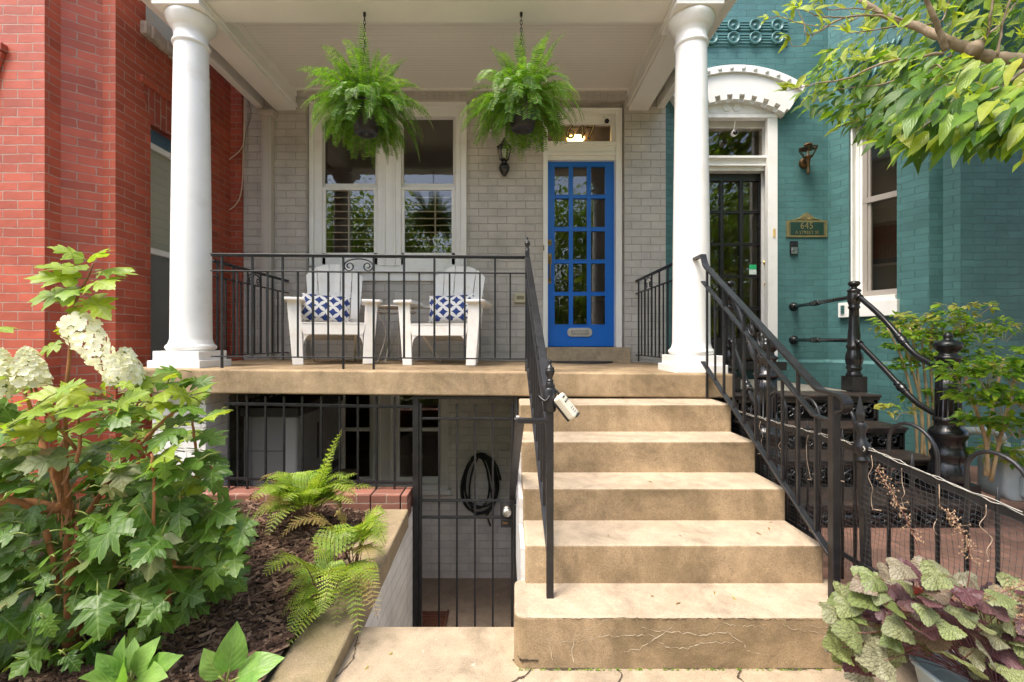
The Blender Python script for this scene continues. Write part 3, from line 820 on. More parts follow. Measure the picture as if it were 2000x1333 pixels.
for k in range(12):
    a = lerp(-AA, AA, (k + .5) / 12); x, z = arc(rr0 + .322, a)
    hd.lathe([(.024, 0), (.022, .010), (.014, .018), (0, .021)], (x, WY - .139, z), 12, axis=(0, -1, 0))
HO = hd.build('arched_hood', M['white'], TH, merge=True)
m = MB()
poly = [arc(rr0, lerp(-AA * .92, AA * .92, i / 16)) for i in range(17)]
zb = PZ(223, WY)
m.prism(poly + [(poly[-1][0], zb), (poly[0][0], zb)], lambda u, v, w: (u, w, v), WY - .015, WY + .02)
TY = m.build('tympanum', M['white'], TH)
m = MB()
zc2 = PZ(211, WY)
for s in (-1, 1):
    pts = [(hc + s * (.05 + .05 * math.cos(t)), WY - .018, zc2 + .035 * math.sin(t)) for t in [k * PI / 8 for k in range(17)]]
    pts = [(hc + s * .055 + s * .045 * math.cos(PI + t * 1.9 * PI), WY - .018, zc2 + .045 * math.sin(PI + t * 1.9 * PI)) for t in [k / 16 for k in range(17)]]
    m.tube(pts, .006, 6)
    m.tube(bez([(hc + s * .09, WY - .018, zc2 + .03), (hc + s * .20, WY - .018, zc2 + .045), (hc + s * .34, WY - .018, zc2 - .005), (hc + s * .44, WY - .018, zc2 - .03)], 5), .006, 6)
m.build('ornament', M['white'], TY)
# terracotta band
m = MB()
x0, x1 = PX(1322, WY), PX(1537, WY); z0, z1 = PZ(92, WY), PZ(41, WY)
m.box(x0, x1, WY - .012, WY, z0, z1)
for r in range(2):
    zc_ = lerp(z0, z1, .27 + .48 * r)
    for q in range(4): m.box(x0, x1, WY - .026, WY - .011, zc_ - .052 + q * .03, zc_ - .052 + q * .03 + .016)
    for k in range(6):
        x = PX(1515 - 42.5 * k, WY)
        m.lathe([(.066, 0), (.072, .02), (.066, .032), (.052, .026), (.046, .006), (.02, .010), (.016, .022), (0, .026)], (x, WY - .018, zc_), 20, axis=(0, -1, 0))
m.build('terracotta_panel', M['teal_plain'], TH)
m = MB()
for k in range(9):
    s0 = .22 + k * .05
    p = T0 + d2 * s0
    for q in range(3):
        m.tube([(p.x + n2.x * .01, p.y + n2.y * .01, HC + 2.5 + .2 * q), (p.x + d2.x * .05 + n2.x * .02, p.y + d2.y * .05 + n2.y * .02, HC + 2.62 + .2 * q)], .014, 6)
m.build('terracotta_leaves', M['teal_plain'], TH)
# bay window
def bay(s0, s1, w0, w1, z0, z1, mb, mi=0):
    a = T0 + d2 * s0; b = T0 + d2 * s1
    q = [(a + n2 * w0), (b + n2 * w0), (b + n2 * w1), (a + n2 * w1)]
    mb.add([(p.x, p.y, z) for z in (z0, z1) for p in q], [(0, 1, 2, 3), (7, 6, 5, 4), (0, 4, 5, 1), (1, 5, 6, 2), (2, 6, 7, 3), (3, 7, 4, 0)], mi)
z0, z1 = zsill, HC + 2.32
m = MB()
bay(.16, .285, -.16, -.102, z0, z1, m); bay(.208, .225, -.102, -.03, z0, z1, m); bay(.25, .262, -.102, -.085, z0, z1, m)
bay(.69, .74, -.16, -.102, z0, z1, m); bay(.16, .74, -.16, -.104, z1 - .08, z1 + .03, m)
BWN = m.build('window', M['white'], TH, .003)
m = MB(); bay(.206, .632, -.16, .03, z0 + .001, z0 + .05, m); bay(.125, .655, -.02, .05, z0 - .16, z0 - .0, m); m.build('sill', M['white'], BWN, .004)
m = MB(); zm = PZ(380, 4.66)
bay(.285, .325, -.17, -.112, z0 + .04, z1 - .08, m); bay(.66, .69, -.17, -.112, z0 + .04, z1 - .08, m); bay(.325, .66, -.17, -.112, z0 + .05, z0 + .12, m); bay(.285, .66, -.17, -.108, zm - .03, zm + .03, m)
bay(.325, .345, -.17, -.13, zm, z1 - .08, m); bay(.325, .352, -.165, -.125, z0 + .1, zm - .03, m)
m.build('sash', M['sashgrey'], BWN, .002)
m = MB(); bay(.30, .69, -.155, -.15, z0 + .05, z1 - .08, m); m.build('pane', M['glass'], BWN)
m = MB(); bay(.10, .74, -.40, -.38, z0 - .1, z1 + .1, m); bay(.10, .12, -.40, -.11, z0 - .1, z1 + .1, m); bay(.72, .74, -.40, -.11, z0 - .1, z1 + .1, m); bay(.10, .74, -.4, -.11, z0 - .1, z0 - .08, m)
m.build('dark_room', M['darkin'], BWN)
m = MB(); bay(.16, .185, .03, .06, z0 - .12, z0 - .03, m)
for k in range(5): bay(.155, .19, .03, .066, z0 - .115 + k * .018, z0 - .107 + k * .018, m)
m.build('vent', M['teal_plain'], BWN)
# ================================================================= ground, walks, stairs, areaway
g = MB()
def sheet(name, rects, z, m, kind='structure', parent=None):
    s = MB()
    for (a, b, c, d) in rects: s.quad((a, c, z), (b, c, z), (b, d, z), (a, d, z))
    o = s.build(name, m, parent, recalc=False)
    return tag(o, kind=kind)
AX0, AX1 = -.677, .085          # the areaway stair
sheet('pavement', [(-40, 40, -5, 2.116), (-40, -2.7, 2.116, 40), (1.5, 40, 2.116, 40), (-2.7, AX0 - .2, 2.116, 3.24)], 0.0, M['pad'])
sheet('street', [(-40, 40, -40, -5)], -.12, paint('asphalt', (.055, .054, .052), .85, .15, 2, .3, 60))
tag(MB().box(-40, 40, -5.15, -4.999, -.14, .004).build('kerb', M['pad']), kind='structure')
sheet('brick_yard', [(1.50, 8, 1.2, 5.1)], PZ(1032, 2.78) , M['brickpave'])
YZ = PZ(1032, 2.78)

# joint and patches in the pavement
st = thing('concrete_stairs', 'six tan concrete stairs up to the porch with a cracked bottom step', 'stairs', (.75, 2.0, 0))
LX, RX = .085, 1.465
tY = [3.247, 2.966, 2.678, 2.390, 2.102, 1.850]
rel = [0.2245, .4095, .586, .769, .937, 1.115]
pys = [731, 790, 862.4, 954, 1064.7, 1204]
for k in range(5, 0, -1):
    z = HC - (pys[k] - CY) * tY[k] / F
    s = MB()
    if k == 5:
        r = .045
        pl = [(.09, 2.16), (.035, 2.12)]
        for i in range(7):
            a = PI + i * PI / 12; pl.append((.030 + r + r * math.cos(a), 1.845 + r + r * math.sin(a)))
        for i in range(7):
            a = 1.5 * PI + i * PI / 12; pl.append((1.40 - .03 + .03 * math.cos(a), 1.845 + .03 + .03 * math.sin(a)))
        pl += [(1.56, 2.12), (1.46, 2.16)]
        n_ = len(pl)
        # split into rings so that the front face can be worn and uneven
        s.prism(pl, lambda u, v, w: (u, v, w), -.05, z)
    else:
        s.box(LX, RX, tY[k], tY[k - 1] + .05, 0.05 if k < 4 else -.02, z)
    o = s.build('step', [M['tan'], M['tread']], st, .011, seg=3)
    for p in o.data.polygons:
        if p.normal.z > .9: p.material_index = 1
s = MB(); s.box(LX + .005, RX - .005, 3.1, 3.249, .05, HC - .42)
s.box(AX1 - .012, LX, 2.13, 3.3, -1.4, -.0)
s.build('footing', M['grey_low'], st)
s = MB()     # white painted flank towards the areaway
s.box(AX1 - .02, LX + .0, 2.125, 2.40, -.2, .36); s.box(AX1 - .02, LX, 2.40, 2.69, -.2, .50); s.box(AX1 - .02, LX, 2.69, 2.98, -.2, .66); s.box(AX1 - .02, LX, 2.98, 3.24, -.2, .80)
s.build('painted_flank', paint('flaking_white_paint', (.62, .61, .60), .5, .06, 6, .3, 40, dirt=(.33, .24, .15), dirt_amt=.8, dsc=10), st)
# cracks with pale filler over the front of the bottom step
def crackline(mb, pts, w, yb, jit=.004):
    pts = [Vector((p[0], 0, p[1])) for p in pts]; path = []
    for i in range(len(pts) - 1):
        k = max(2, int((pts[i + 1] - pts[i]).length / .012))
        for j in range(k): path.append(pts[i].lerp(pts[i + 1], j / k) + Vector((rnd(-jit, jit) * 1.4, 0, rnd(-jit, jit) * 1.4)))
    path.append(pts[-1])
    for i in range(len(path) - 1):
        a, b = path[i], path[i + 1]; ww = .42 * w * rnd(.15, 1.6) * (1 - abs(2 * i / len(path) - 1) ** 3 * .7)
        d_ = (b - a).normalized(); n_ = Vector((-d_.z, 0, d_.x)) * ww
        mb.quad((a + n_) + Vector((0, yb, 0)), (a - n_) + Vector((0, yb, 0)), (b - n_) + Vector((0, yb, 0)), (b + n_) + Vector((0, yb, 0)))
ck = MB()
q = lambda x, y: (PX(x / 2.1056 + 980, 1.845), PZ(y / 2.1056 + 700, 1.845))
for (pl, w) in (([(330, 1160), (430, 1140), (600, 1137), (640, 1150)], .0035), ([(505, 1203), (570, 1195), (640, 1150), (700, 1105)], .004), ([(560, 1090), (600, 1115), (760, 1130), (830, 1138), (930, 1122), (985, 1170), (1020, 1205), (1060, 1215), (1100, 1220)], .0035),
                ([(640, 1170), (700, 1190), (760, 1192), (830, 1170), (955, 1167)], .0045), ([(850, 1118), (900, 1092), (1100, 1105)], .0022), ([(1150, 1090), (1210, 1115), (1300, 1130), (1330, 1128)], .003), ([(190, 1130), (195, 1190), (210, 1240)], .004),
                ([(290, 1150), (295, 1250)], .005), ([(300, 1140), (370, 1105), (440, 1070)], .002), ([(150, 1150), (240, 1165), (330, 1160)], .002), ([(1240, 1092), (1320, 1108), (1400, 1104)], .003), ([(560, 1090), (552, 1065)], .002)):
    crackline(ck, [q(*p) for p in pl], w, 1.8425)
def blot(mb, x, y, rx, rz):
    c = q(x, y); k = 14
    vs = [(c[0] + rx * math.cos(2 * PI * i / k) * rnd(.7, 1.2), 1.843, c[1] + rz * math.sin(2 * PI * i / k) * rnd(.7, 1.2)) for i in range(k)]
    mb.add(vs, [tuple(range(k))])
ck.build('patched_crack', paint('pale_crack_filler', (.46, .38, .27), .8, .12, 30, .4, 120), st, recalc=False)
ck = MB()
for (pl, w) in (([(70, 1062), (200, 1068), (330, 1072), (480, 1068), (640, 1072), (900, 1070), (1180, 1074), (1390, 1072)], .0034), ([(65, 1220), (80, 1240), (150, 1245)], .011)):
    crackline(ck, [q(*p) for p in pl], w, 1.8422, .003)
def groundcrack(pl, w):
    pts = [V(PX(a, (HC * F) / (b - CY)), HC * F / (b - CY), .0035) for a, b in pl]; path = []
    for i in range(len(pts) - 1):
        k = max(2, int((pts[i + 1] - pts[i]).length / .012))
        for j in range(k): path.append(pts[i].lerp(pts[i + 1], j / k) + V(rnd(-.004, .004), rnd(-.004, .004), 0))
    for i in range(len(path) - 1):
        a, b = path[i], path[i + 1]; d_ = (b - a).normalized(); n_ = V(-d_.y, d_.x, 0) * w * rnd(.4, 1.4); ck.quad(a + n_, a - n_, b - n_, b + n_)
groundcrack([(1000, 1290), (1040, 1306), (1025, 1322), (985, 1340)], .004)
groundcrack([(1040, 1306), (1110, 1308), (1200, 1303), (1330, 1306), (1450, 1303), (1560, 1308), (1640, 1304)], .007)
groundcrack([(1200, 1303), (1215, 1320), (1205, 1340)], .003); groundcrack([(1450, 1303), (1440, 1325), (1462, 1340)], .003); groundcrack([(700, 1240), (690, 1290), (640, 1340)], .0025)
ck.build('open_crack', paint('dark_crack', (.06, .04, .025), .9), st, recalc=False)

# planter bed, coping, kerb
cp = MB()
pts = [(3.14, HC - 1.15), (1.70, HC - 1.276), (1.0, HC - 1.335)]
for i in range(2):
    (ya, za), (yb, zb) = pts[i], pts[i + 1]
    cp.add([(-.90, ya, za), (AX0, ya, za), (AX0, yb, zb), (-.90, yb, zb), (-.90, ya, za - .13), (AX0, ya, za - .13), (AX0, yb, zb - .13), (-.90, yb, zb - .13)],
           [(0, 3, 2, 1), (4, 5, 6, 7), (0, 1, 5, 4), (2, 3, 7, 6), (1, 2, 6, 5), (0, 4, 7, 3)])
CO = cp.build('planter_coping', M['coping'], None, .012, loc=(-.79, 2.4, 0))
tag(CO, 'mossy tan concrete coping sloping down beside the mulch bed', 'coping')
kb = MB()
x = -2.20
while x < -.70:
    w = .205 if x + .21 < -.70 else -.69 - x
    kb.box(x, x + w - .004, 3.17 + rnd(-.003, .003), 3.36, .0, HC - 1.066 + rnd(-.004, .004)); x += .209
KB = tag(kb.build('brick_kerb', M['kerbbrick'], None, .006, loc=(-1.4, 3.26, 0)), 'low row of red bricks along the back of the mulch bed', 'kerb')

AR = thing('areaway', 'sunken basement areaway with white brick sides and a concrete floor', 'areaway', (-.3, 3.4, -1.38))
a = MB()
FZ = HC - 2.70
a.quad((AX0 - .003, 2.116, FZ), (AX0 - .003, 3.30, FZ), (AX0 - .003, 3.30, .12), (AX0 - .003, 2.116, .015))
a.quad((AX0 - .003, 3.30, FZ), (-1.55, 3.30, FZ), (-1.55, 3.30, .13), (AX0 - .003, 3.30, .13))
a.quad((AX0, 2.114, FZ), (AX0, 2.114, -.003), (AX1, 2.114, -.003), (AX1, 2.114, FZ))
a.quad((AX1 - .012, 3.25, FZ), (AX1 - .012, RY, FZ), (AX1 - .012, RY, .95), (AX1 - .012, 3.25, .95))
a.quad((-1.55, 3.30, FZ), (-1.55, 4.75, FZ), (-1.55, 4.75, -.002), (-1.55, 3.30, -.002)); a.quad((-2.25, 4.75, FZ), (-2.25, 4.75, -.002), (-1.55, 4.75, -.002), (-1.55, 4.75, FZ)); a.quad((-2.25, RY, FZ), (-2.25, 4.75, FZ), (-2.25, 4.75, .0), (-2.25, RY, .0))
a.build('retaining_wall', M['grey_low'], AR, recalc=False)
f = MB(); f.quad((-2.3, 2.1, FZ), (AX1, 2.1, FZ), (AX1, RY, FZ), (-2.3, RY, FZ)); f.build('floor', M['areafloor'], AR, recalc=False)
f = MB(); f.box(-2.5, -1.55, 3.24, 4.75, -.1, 0.0); f.build('ledge', M['areafloor'], AR)
for k in range(6):
    s = MB(); y0 = 2.118 + k * .19; s.box(AX0, AX1 - .014, y0, y0 + .19, FZ, -.2 - k * .198); s.build('stair', M['areafloor'], AR, .008)
dr = MB(); c = P(845, 1212, 4.40)
for k in range(9): dr.box(c.x - .14, c.x + .12, 4.28 + k * .03, 4.295 + k * .03, FZ + .002, FZ + .014)
dr.box(c.x - .15, c.x - .13, 4.26, 4.56, FZ + .002, FZ + .016); dr.box(c.x + .12, c.x + .14, 4.26, 4.56, FZ + .002, FZ + .016); dr.box(c.x - .15, c.x + .14, 4.26, 4.28, FZ + .002, FZ + .016); dr.box(c.x - .13, c.x + .12, 4.28, 4.56, FZ + .001, FZ + .004)
tag(dr.build('drain_grate', paint('rusty_grate', (.12, .045, .025), .7, .3, 20, .5), None, loc=(c.x, 4.4, FZ)), 'rusty drain grate in the floor behind the black gate', 'drain grate')

# mulch bed: soil sheet and loose chips
def bedz(x, y):
    b = lerp(.045, .165, min(1, max(0, (y - 1.3) / 1.85)))
    return b + .035 * math.sin(x * 3.1 + y * 2.2) * .6 + .03 * max(0, min(1, (-.95 - x) / .5))
def soil(x, y): return bedz(x, y) - .01
s = MB(); nx, ny = 60, 50
X0, X1, Y0, Y1 = -3.9, -.895, .75, 3.20
vs = [(lerp(X0, X1, i / nx), lerp(Y0, Y1, j / ny), max(-.3, soil(lerp(X0, X1, i / nx), lerp(Y0, Y1, j / ny)) + rnd(-.006, .006))) for j in range(ny + 1) for i in range(nx + 1)]
s.add(vs, [(j * (nx + 1) + i, j * (nx + 1) + i + 1, (j + 1) * (nx + 1) + i + 1, (j + 1) * (nx + 1) + i) for j in range(ny) for i in range(nx)], 0, True)
soilm = paint('dark_bark_soil', (.045, .026, .016), .9, .35, 30, .8, 60)
tag(s.build('planting_bed', soilm, None, recalc=False), kind='structure')
def chips():
    m, nt, out = newmat('bark_chip')
    g_ = N(nt, 'ShaderNodeNewGeometry')
    col = ramp(nt, g_.outputs['Random Per Island'], [(0, (.038, .020, .013)), (.45, (.105, .057, .037)), (.85, (.18, .108, .070)), (1, (.32, .21, .14))])
    nz = noise(nt, g_.outputs['Position'], 90, 4, .7)
    col = mixc(nt, 1.0, col, ramp(nt, nz, [(.3, .7), (.7, 1.2)]), 'MULTIPLY')
    bsdf(nt, out, col, .85, 0, bump(nt, nz, .6, .003), .3)
    return m
cv = np.array([(-.5, -.5, 0), (.5, -.5, 0), (.42, .5, 0), (-.4, .5, 0), (0, -.5, .5), (0.05, .5, .5)], float)
CT = (cv, [(0, 1, 4), (3, 5, 2), (0, 4, 5, 3), (4, 1, 2, 5)], np.zeros((6, 2)))
lv = Leaves()
for i in range(15000):
    y = random.uniform(1.15, 3.17) if random.random() < .85 else random.uniform(.8, 1.3)
    x = random.uniform(-2.3 if y > 2.2 else -2.0, -.905)
    ang = rnd(0, 2 * PI); L_ = random.choice((.02, .03, .035, .045, .06)) * rnd(.7, 1.3); w = L_ * rnd(.14, .38)
    m = frame((x, y, soil(x, y) + rnd(.001, .014)), (math.cos(ang), math.sin(ang), rnd(-.35, .35)), (rnd(-.3, .3), rnd(-.3, .3), 1), L_, 0, w / L_, rnd(.12, .3))
    lv.put(CT, m)
tag(lv.build('bark_mulch', chips()), kind='stuff')

# ================================================================= camera, sky, sun
cam = bpy.data.cameras.new('camera'); co = bpy.data.objects.new('camera', cam); COL.objects.link(co)
co.location = (0, 0, HC); co.rotation_euler = (PI / 2, 0, 0)
cam.sensor_width = 36; cam.lens = F / 2000 * 36; cam.shift_x = .005; cam.shift_y = .00075; cam.clip_start = .05; cam.clip_end = 500
S.camera = co
wd = bpy.data.worlds.new('World'); S.world = wd; wd.use_nodes = True
nt = wd.node_tree; bg = nt.nodes['Background']
sky = nt.nodes.new('ShaderNodeTexSky'); sky.sky_type = 'NISHITA'; sky.sun_disc = False
SUN_EL, SUN_AZ = 62, 228      # azimuth measured clockwise from +Y
sky.sun_elevation = R(SUN_EL); sky.sun_rotation = R(SUN_AZ); sky.air_density = 1.0; sky.dust_density = 4.0; sky.ozone_density = .6
nt.links.new(sky.outputs[0], bg.inputs[0]); bg.inputs[1].default_value = .15
sd = bpy.data.lights.new('sun', 'SUN'); so = bpy.data.objects.new('sun', sd); COL.objects.link(so)
sd.energy = 1.5; sd.angle = R(26); sd.color = (1.0, .95, .87)
dv = Vector((math.sin(R(SUN_AZ)) * math.cos(R(SUN_EL)), math.cos(R(SUN_AZ)) * math.cos(R(SUN_EL)), math.sin(R(SUN_EL))))
so.rotation_euler = (-dv).to_track_quat('-Z', 'Y').to_euler(); so.location = dv * 20
S.view_settings.view_transform = 'Standard'; S.view_settings.look = 'None'; S.view_settings.gamma = 1
S.view_settings.exposure = 1.55
S.render.engine = 'CYCLES'
S.cycles.max_bounces = 8; S.cycles.diffuse_bounces = 5; S.cycles.glossy_bounces = 4; S.cycles.transparent_max_bounces = 16; S.cycles.transmission_bounces = 4
S.cycles.use_denoising = True
S.cycles.sample_clamp_indirect = 6
# ================================================================= railings
def scroll_bracket(mb, a, b, h, r=.0055, nrm=None):
    """a 'ram's horn' arch between two bars: a, b are the upper corners; h the drop"""
    a = Vector(a); b = Vector(b); ex = b - a; w = ex.length; ex = ex / w; ez = Vector((0, 0, -1))
    pts = []
    for s in (-1, 1):
        q = []
        c = Vector((w / 2 + s * w * .27, h * .68)); r0 = w * .13
        for k in range(26):
            t = k / 25; ang = t * 2.9 * PI
            rr = r0 * (.25 + .75 * t)
            q.append((c.x + s * rr * math.cos(PI / 2 + ang - 2.9 * PI + PI * .5), c.y - rr * math.sin(PI / 2 + ang - 2.9 * PI + PI * .5)))
        pts.append(q)
    # one continuous strip: left spiral, arch, right spiral
    left = [(w / 2 - (x - w / 2), y) for (x, y) in pts[1]]
    right = pts[1]
    arch = [(w * (.5 - .47 * math.cos(t)), h * (.50 - .46 * math.sin(t))) for t in [PI * k / 14 for k in range(15)]]
    path = left + arch + list(reversed(right))
    # smooth join: replace by simple spirals built from the arch ends
    path = []
    for k in range(30):
        t = k / 29; ang = 2.6 * PI * (1 - t); rr = lerp(w * .17, w * .05, 1 - t)
        path.append((w * .03 + w * .17 - rr * math.cos(ang) if False else w * .20 - rr * math.cos(ang), h * .62 + rr * math.sin(ang)))
    arch = [(w * (.5 - .47 * math.cos(t)), h * (.56 - .50 * math.sin(t))) for t in [PI * k / 16 for k in range(17)]]
    full = path + arch + [(w - x, y) for (x, y) in reversed(path)]
    mb.tube([a + ex * x + ez * y for (x, y) in full], r, 6)

def rail_panel(root, A, B, drops, ts, full, foot=(), rw=.034, rh=.013, bw=.0125, scroll=None, up=None, ext=(0, 0)):
    """A, B ends of the top rail; drops: second rail, bottom rail, foot below the top rail"""
    A = Vector(A); B = Vector(B); z = Vector((0, 0, 1)); d = (B - A)
    def pt(t, k): return A + d * t - z * k
    m = MB(); m.bar(pt(-ext[0], 0), pt(1 + ext[1], 0), rw, rh); m.bar(pt(-ext[0], .011), pt(1 + ext[1], .011), rw * .6, .012); m.build('top_rail', M['iron'], root, .003)
    m = MB(); m.bar(pt(-ext[0], drops[0]), pt(1 + ext[1], drops[0]), .028, .010); m.build('second_rail', M['iron'], root, .002)
    m = MB(); m.bar(pt(-ext[0], drops[1]), pt(1 + ext[1], drops[1]), .028, .010); m.build('bottom_rail', M['iron'], root, .002)
    for i, t in enumerate(ts):
        m = MB(); f = full[i]
        p = pt(t, .012 if f else drops[0]); q = pt(t, drops[2] if i in foot else drops[1])
        w = bw * (1.2 if f else 1)
        m.box(p.x - w / 2, p.x + w / 2, p.y - w / 2, p.y + w / 2, q.z, p.z)
        m.build('baluster', M['iron'], root, .0015)
    if scroll:
        m = MB(); scroll_bracket(m, pt(scroll[0], .020), pt(scroll[1], .020), drops[0] - .026)
        m.build('scroll', M['iron'], root)

# along the front of the porch
YF = 3.42
A = P(413, 497, YF); B = P(1026, 502, YF)
pr = thing('porch_railing', 'long black iron railing with a scroll along the porch front before the chairs', 'railing', P(730, 722, YF))
ts = [(433.6 + 29.63 * k - 413) / (1026 - 413) for k in range(20)]
rail_panel(pr, A, B, (.125, .768, .862), ts, [k % 2 == 0 for k in range(20)], (0, 8, 10), scroll=(ts[8], ts[10]))
# left return
A = Vector((-2.455, 3.80, HC + .683)); B = Vector((-2.455, WY - .002, HC + .683))
pr = thing('porch_side_railing', 'short black iron side railing between the left column and the grey wall', 'railing', (-2.455, 4.4, zfl(-2.4)))
ts = [(.06 + .1135 * k) / 1.3 for k in range(11)]
rail_panel(pr, A, B, (.135, .80, .885), ts, [k % 2 == 0 for k in range(11)], (0, 10), scroll=(ts[4], ts[6]))
A = Vector((1.452, 3.72, HC + .683)); B = Vector((1.452, WY - .002, HC + .683))
pr = thing('porch_side_railing', 'short black iron side railing between the grey wall and the right column', 'railing', (1.452, 4.4, zfl(1.45)))
ts = [(.05 + .1135 * k) / 1.38 for k in range(12)]
rail_panel(pr, A, B, (.145, .83, .90), ts, [k % 2 == 1 for k in range(12)], (11,), scroll=(ts[7], ts[9]))

# stair handrails
def finial(mb, c, s=1.0):
    mb.lathe([(.0135 * s, 0), (.017 * s, .004 * s), (.013 * s, .010 * s), (.017 * s, .016 * s), (.010 * s, .022 * s), (.012 * s, .03 * s), (.019 * s, .045 * s), (.021 * s, .058 * s), (.017 * s, .064 * s), (.020 * s, .067 * s), (.009 * s, .078 * s), (.006 * s, .086 * s), (.0085 * s, .094 * s), (.006 * s, .102 * s), (0, .104 * s)], c, 14)
BY = [3.229 - .1263 * k for k in range(10)]
def slopez(y, zu, zl, yu=3.25, yl=2.08): return HC + lerp(zl, zu, (y - yl) / (yu - yl))
hr = thing('stair_handrail', 'black iron stair handrail with a curled end at the right of the steps', 'handrail', (1.42, 1.975, HC - 1.115))
xr_ = 1.42
m = MB()
m.bar((xr_ - .0, 3.44, HC + .625), (xr_, 3.29, HC + .625), .036, .018)
pth = bez([(xr_, 3.295, HC + .63), (xr_, 3.275, HC + .585), (xr_, 3.235, slopez(3.235, .541, -.213)), (xr_, 3.1, slopez(3.1, .541, -.213)), (xr_, 2.3, slopez(2.3, .541, -.213)), (xr_, 2.13, slopez(2.13, .541, -.213) + .002), (xr_, 2.06, HC - .218), (xr_, 1.99, HC - .222), (xr_, 1.935, HC - .228), (xr_, 1.90, HC - .250), (xr_, 1.905, HC - .285), (xr_, 1.945, HC - .30)], 6)
for i in range(len(pth) - 1): m.bar(pth[i], pth[i + 1] + (pth[i + 1] - pth[i]) * .05, .042, .013, (0, 0.3, 1) if i < len(pth) - 24 else (0, 1, .2))
m.build('top_rail', M['iron'], hr, merge=False)
def sl2(m, zu, zl, X, w=.030, h=.011, y0=3.30, y1=2.10): m.bar((X, y0, slopez(y0, zu, zl, 3.30, 2.10)), (X, y1, slopez(y1, zu, zl, 3.30, 2.10)), w, h)
m = MB(); sl2(m, .437, -.34, xr_); m.bar((xr_, 2.105, HC - .338), (xr_, 1.99, HC - .345), .030, .011); m.build('second_rail', M['iron'], hr, .002)
m = MB(); m.bar((xr_, 3.30, HC - .145), (xr_, 1.975, HC - .946), .032, .012); m.build('bottom_rail', M['iron'], hr, .002)
def zb(y, a=-.145, b=-.946): return HC + lerp(b, a, (y - 1.975) / (3.30 - 1.975))
def z2(y): return slopez(y, .437, -.34, 3.30, 2.10)
def zt_(y): return slopez(y, .541, -.213)
def balusters(root, X):
    for k, y in enumerate(BY):
        m = MB(); w = .0145 if k % 2 == 0 else .0125
        zt = zt_(y) - .006 if k % 2 == 0 and k < 9 else z2(y)
        m.box(X - w / 2, X + w / 2, y - w / 2, y + w / 2, zb(y) if k else zb(y) - .21, zt)
        m.build('baluster', M['iron'], root, .0015)
def slope_scroll(root, X):
    m = MB()
    for s in (-1, 1):
        yc = lerp(BY[4], BY[6], .5) + s * .055
        pts = []
        for k in range(26):
            t = k / 25; a = t * 2.4 * PI; r = lerp(.018, .042, t)
            pts.append((X, yc - s * r * math.cos(a) * .9, (z2(yc) + zt_(yc)) / 2 - .012 + r * math.sin(a) * 1.0 * (1) - s * r * math.cos(a) * .58))
        m.tube(pts, .006, 6)
    m.build('scroll', M['iron'], root)
balusters(hr, xr_); slope_scroll(hr, xr_)
m = MB(); m.box(xr_ - .017, xr_ + .017, 1.958, 1.992, HC - 1.118, HC - .222); m.build('post', M['iron'], hr, .003)

hl_ = thing('stair_handrail', 'black iron stair handrail with two finial posts beside the white lockbox', 'handrail', (.19, 1.99, HC - 1.115))
xa, xb = .150, .188
def xl_(y): return lerp(xb, xa, (y - 1.99) / (3.34 - 1.99))
m = MB(); y0, y1 = 3.34, 2.0
m.bar((xl_(y0), y0, zt_(y0) + .02), (xl_(y1), y1, zt_(y1) + .012), .040, .013); m.bar((xl_(y0), y0, zt_(y0) + .010), (xl_(y1), y1, zt_(y1)), .026, .012); m.build('top_rail', M['iron'], hl_, .003)
m = MB(); m.bar((xl_(y0), y0, z2(y0)), (xl_(y1), y1, z2(y1)), .030, .011); m.build('second_rail', M['iron'], hl_, .002)
m = MB(); m.bar((xl_(y0), y0, zb(y0)), (xl_(y1), y1, zb(y1)), .030, .011); m.build('bottom_rail', M['iron'], hl_, .002)
for k, y in enumerate(BY):
    m = MB(); X = xl_(y); w = .0145 if k % 2 == 0 else .0125
    m.box(X - w / 2, X + w / 2, y - w / 2, y + w / 2, zb(y), zt_(y) if k % 2 == 0 else z2(y)); m.build('baluster', M['iron'], hl_, .0015)
slope_scroll(hl_, .168)
m = MB(); m.box(xa - .016, xa + .016, 3.325, 3.357, zfl(.15) - .002, HC + .665); finial(m, (xa, 3.341, HC + .665)); m.build('post', M['iron'], hl_, .002)
m = MB(); yb_ = 1.992
m.box(xb - .0155, xb + .0155, yb_ - .0155, yb_ + .0155, HC - 1.118, HC - .20)
m.lathe([(.026, -.05), (.029, -.04), (.029, .045), (.025, .055)], (xb, yb_, HC - .255), 4 * 4); m.box(xb - .02, xb + .02, yb_ - .02, yb_ + .02, HC - .20, HC - .185)
finial(m, (xb, yb_, HC - .186), 1.05); m.build('post', M['iron'], hl_, .002)

# lockbox hanging from the lower post
lb = thing('lockbox', 'cream plastic key lockbox hanging from the lower stair post', 'lockbox', (.22, 1.97, HC - .33))
c = P(1106, 794, 1.96); ax = Vector((.62, 0, -.78)).normalized(); sx_ = Vector((.78, 0, .62)); fy = Vector((0, -1, 0))
fr2 = (sx_ * .8 + fy * .6).normalized(); dp = ax.cross(fr2).normalized()
def obox(mb, c, ex, ey, ez, w, d, h, mi=0):
    vs = [c + ex * (sx * w / 2) + ey * (sy * d / 2) + ez * (sz * h / 2) for sz in (-1, 1) for (sx, sy) in ((-1, -1), (1, -1), (1, 1), (-1, 1))]
    mb.add(vs, [(3, 2, 1, 0), (4, 5, 6, 7), (0, 1, 5, 4), (1, 2, 6, 5), (2, 3, 7, 6), (3, 0, 4, 7)], mi)
m = MB(); obox(m, c, fr2, dp, ax, .040, .052, .115); m.build('case', paint('cream_plastic', (.62, .58, .47), .4, .04, 20, .1, 90), lb, .010, seg=3)
m = MB(); obox(m, c - fr2 * .026 + ax * .008, fr2, dp, ax, .012, .044, .10); m.build('base', M['rubber'], lb, .004)
m = MB()
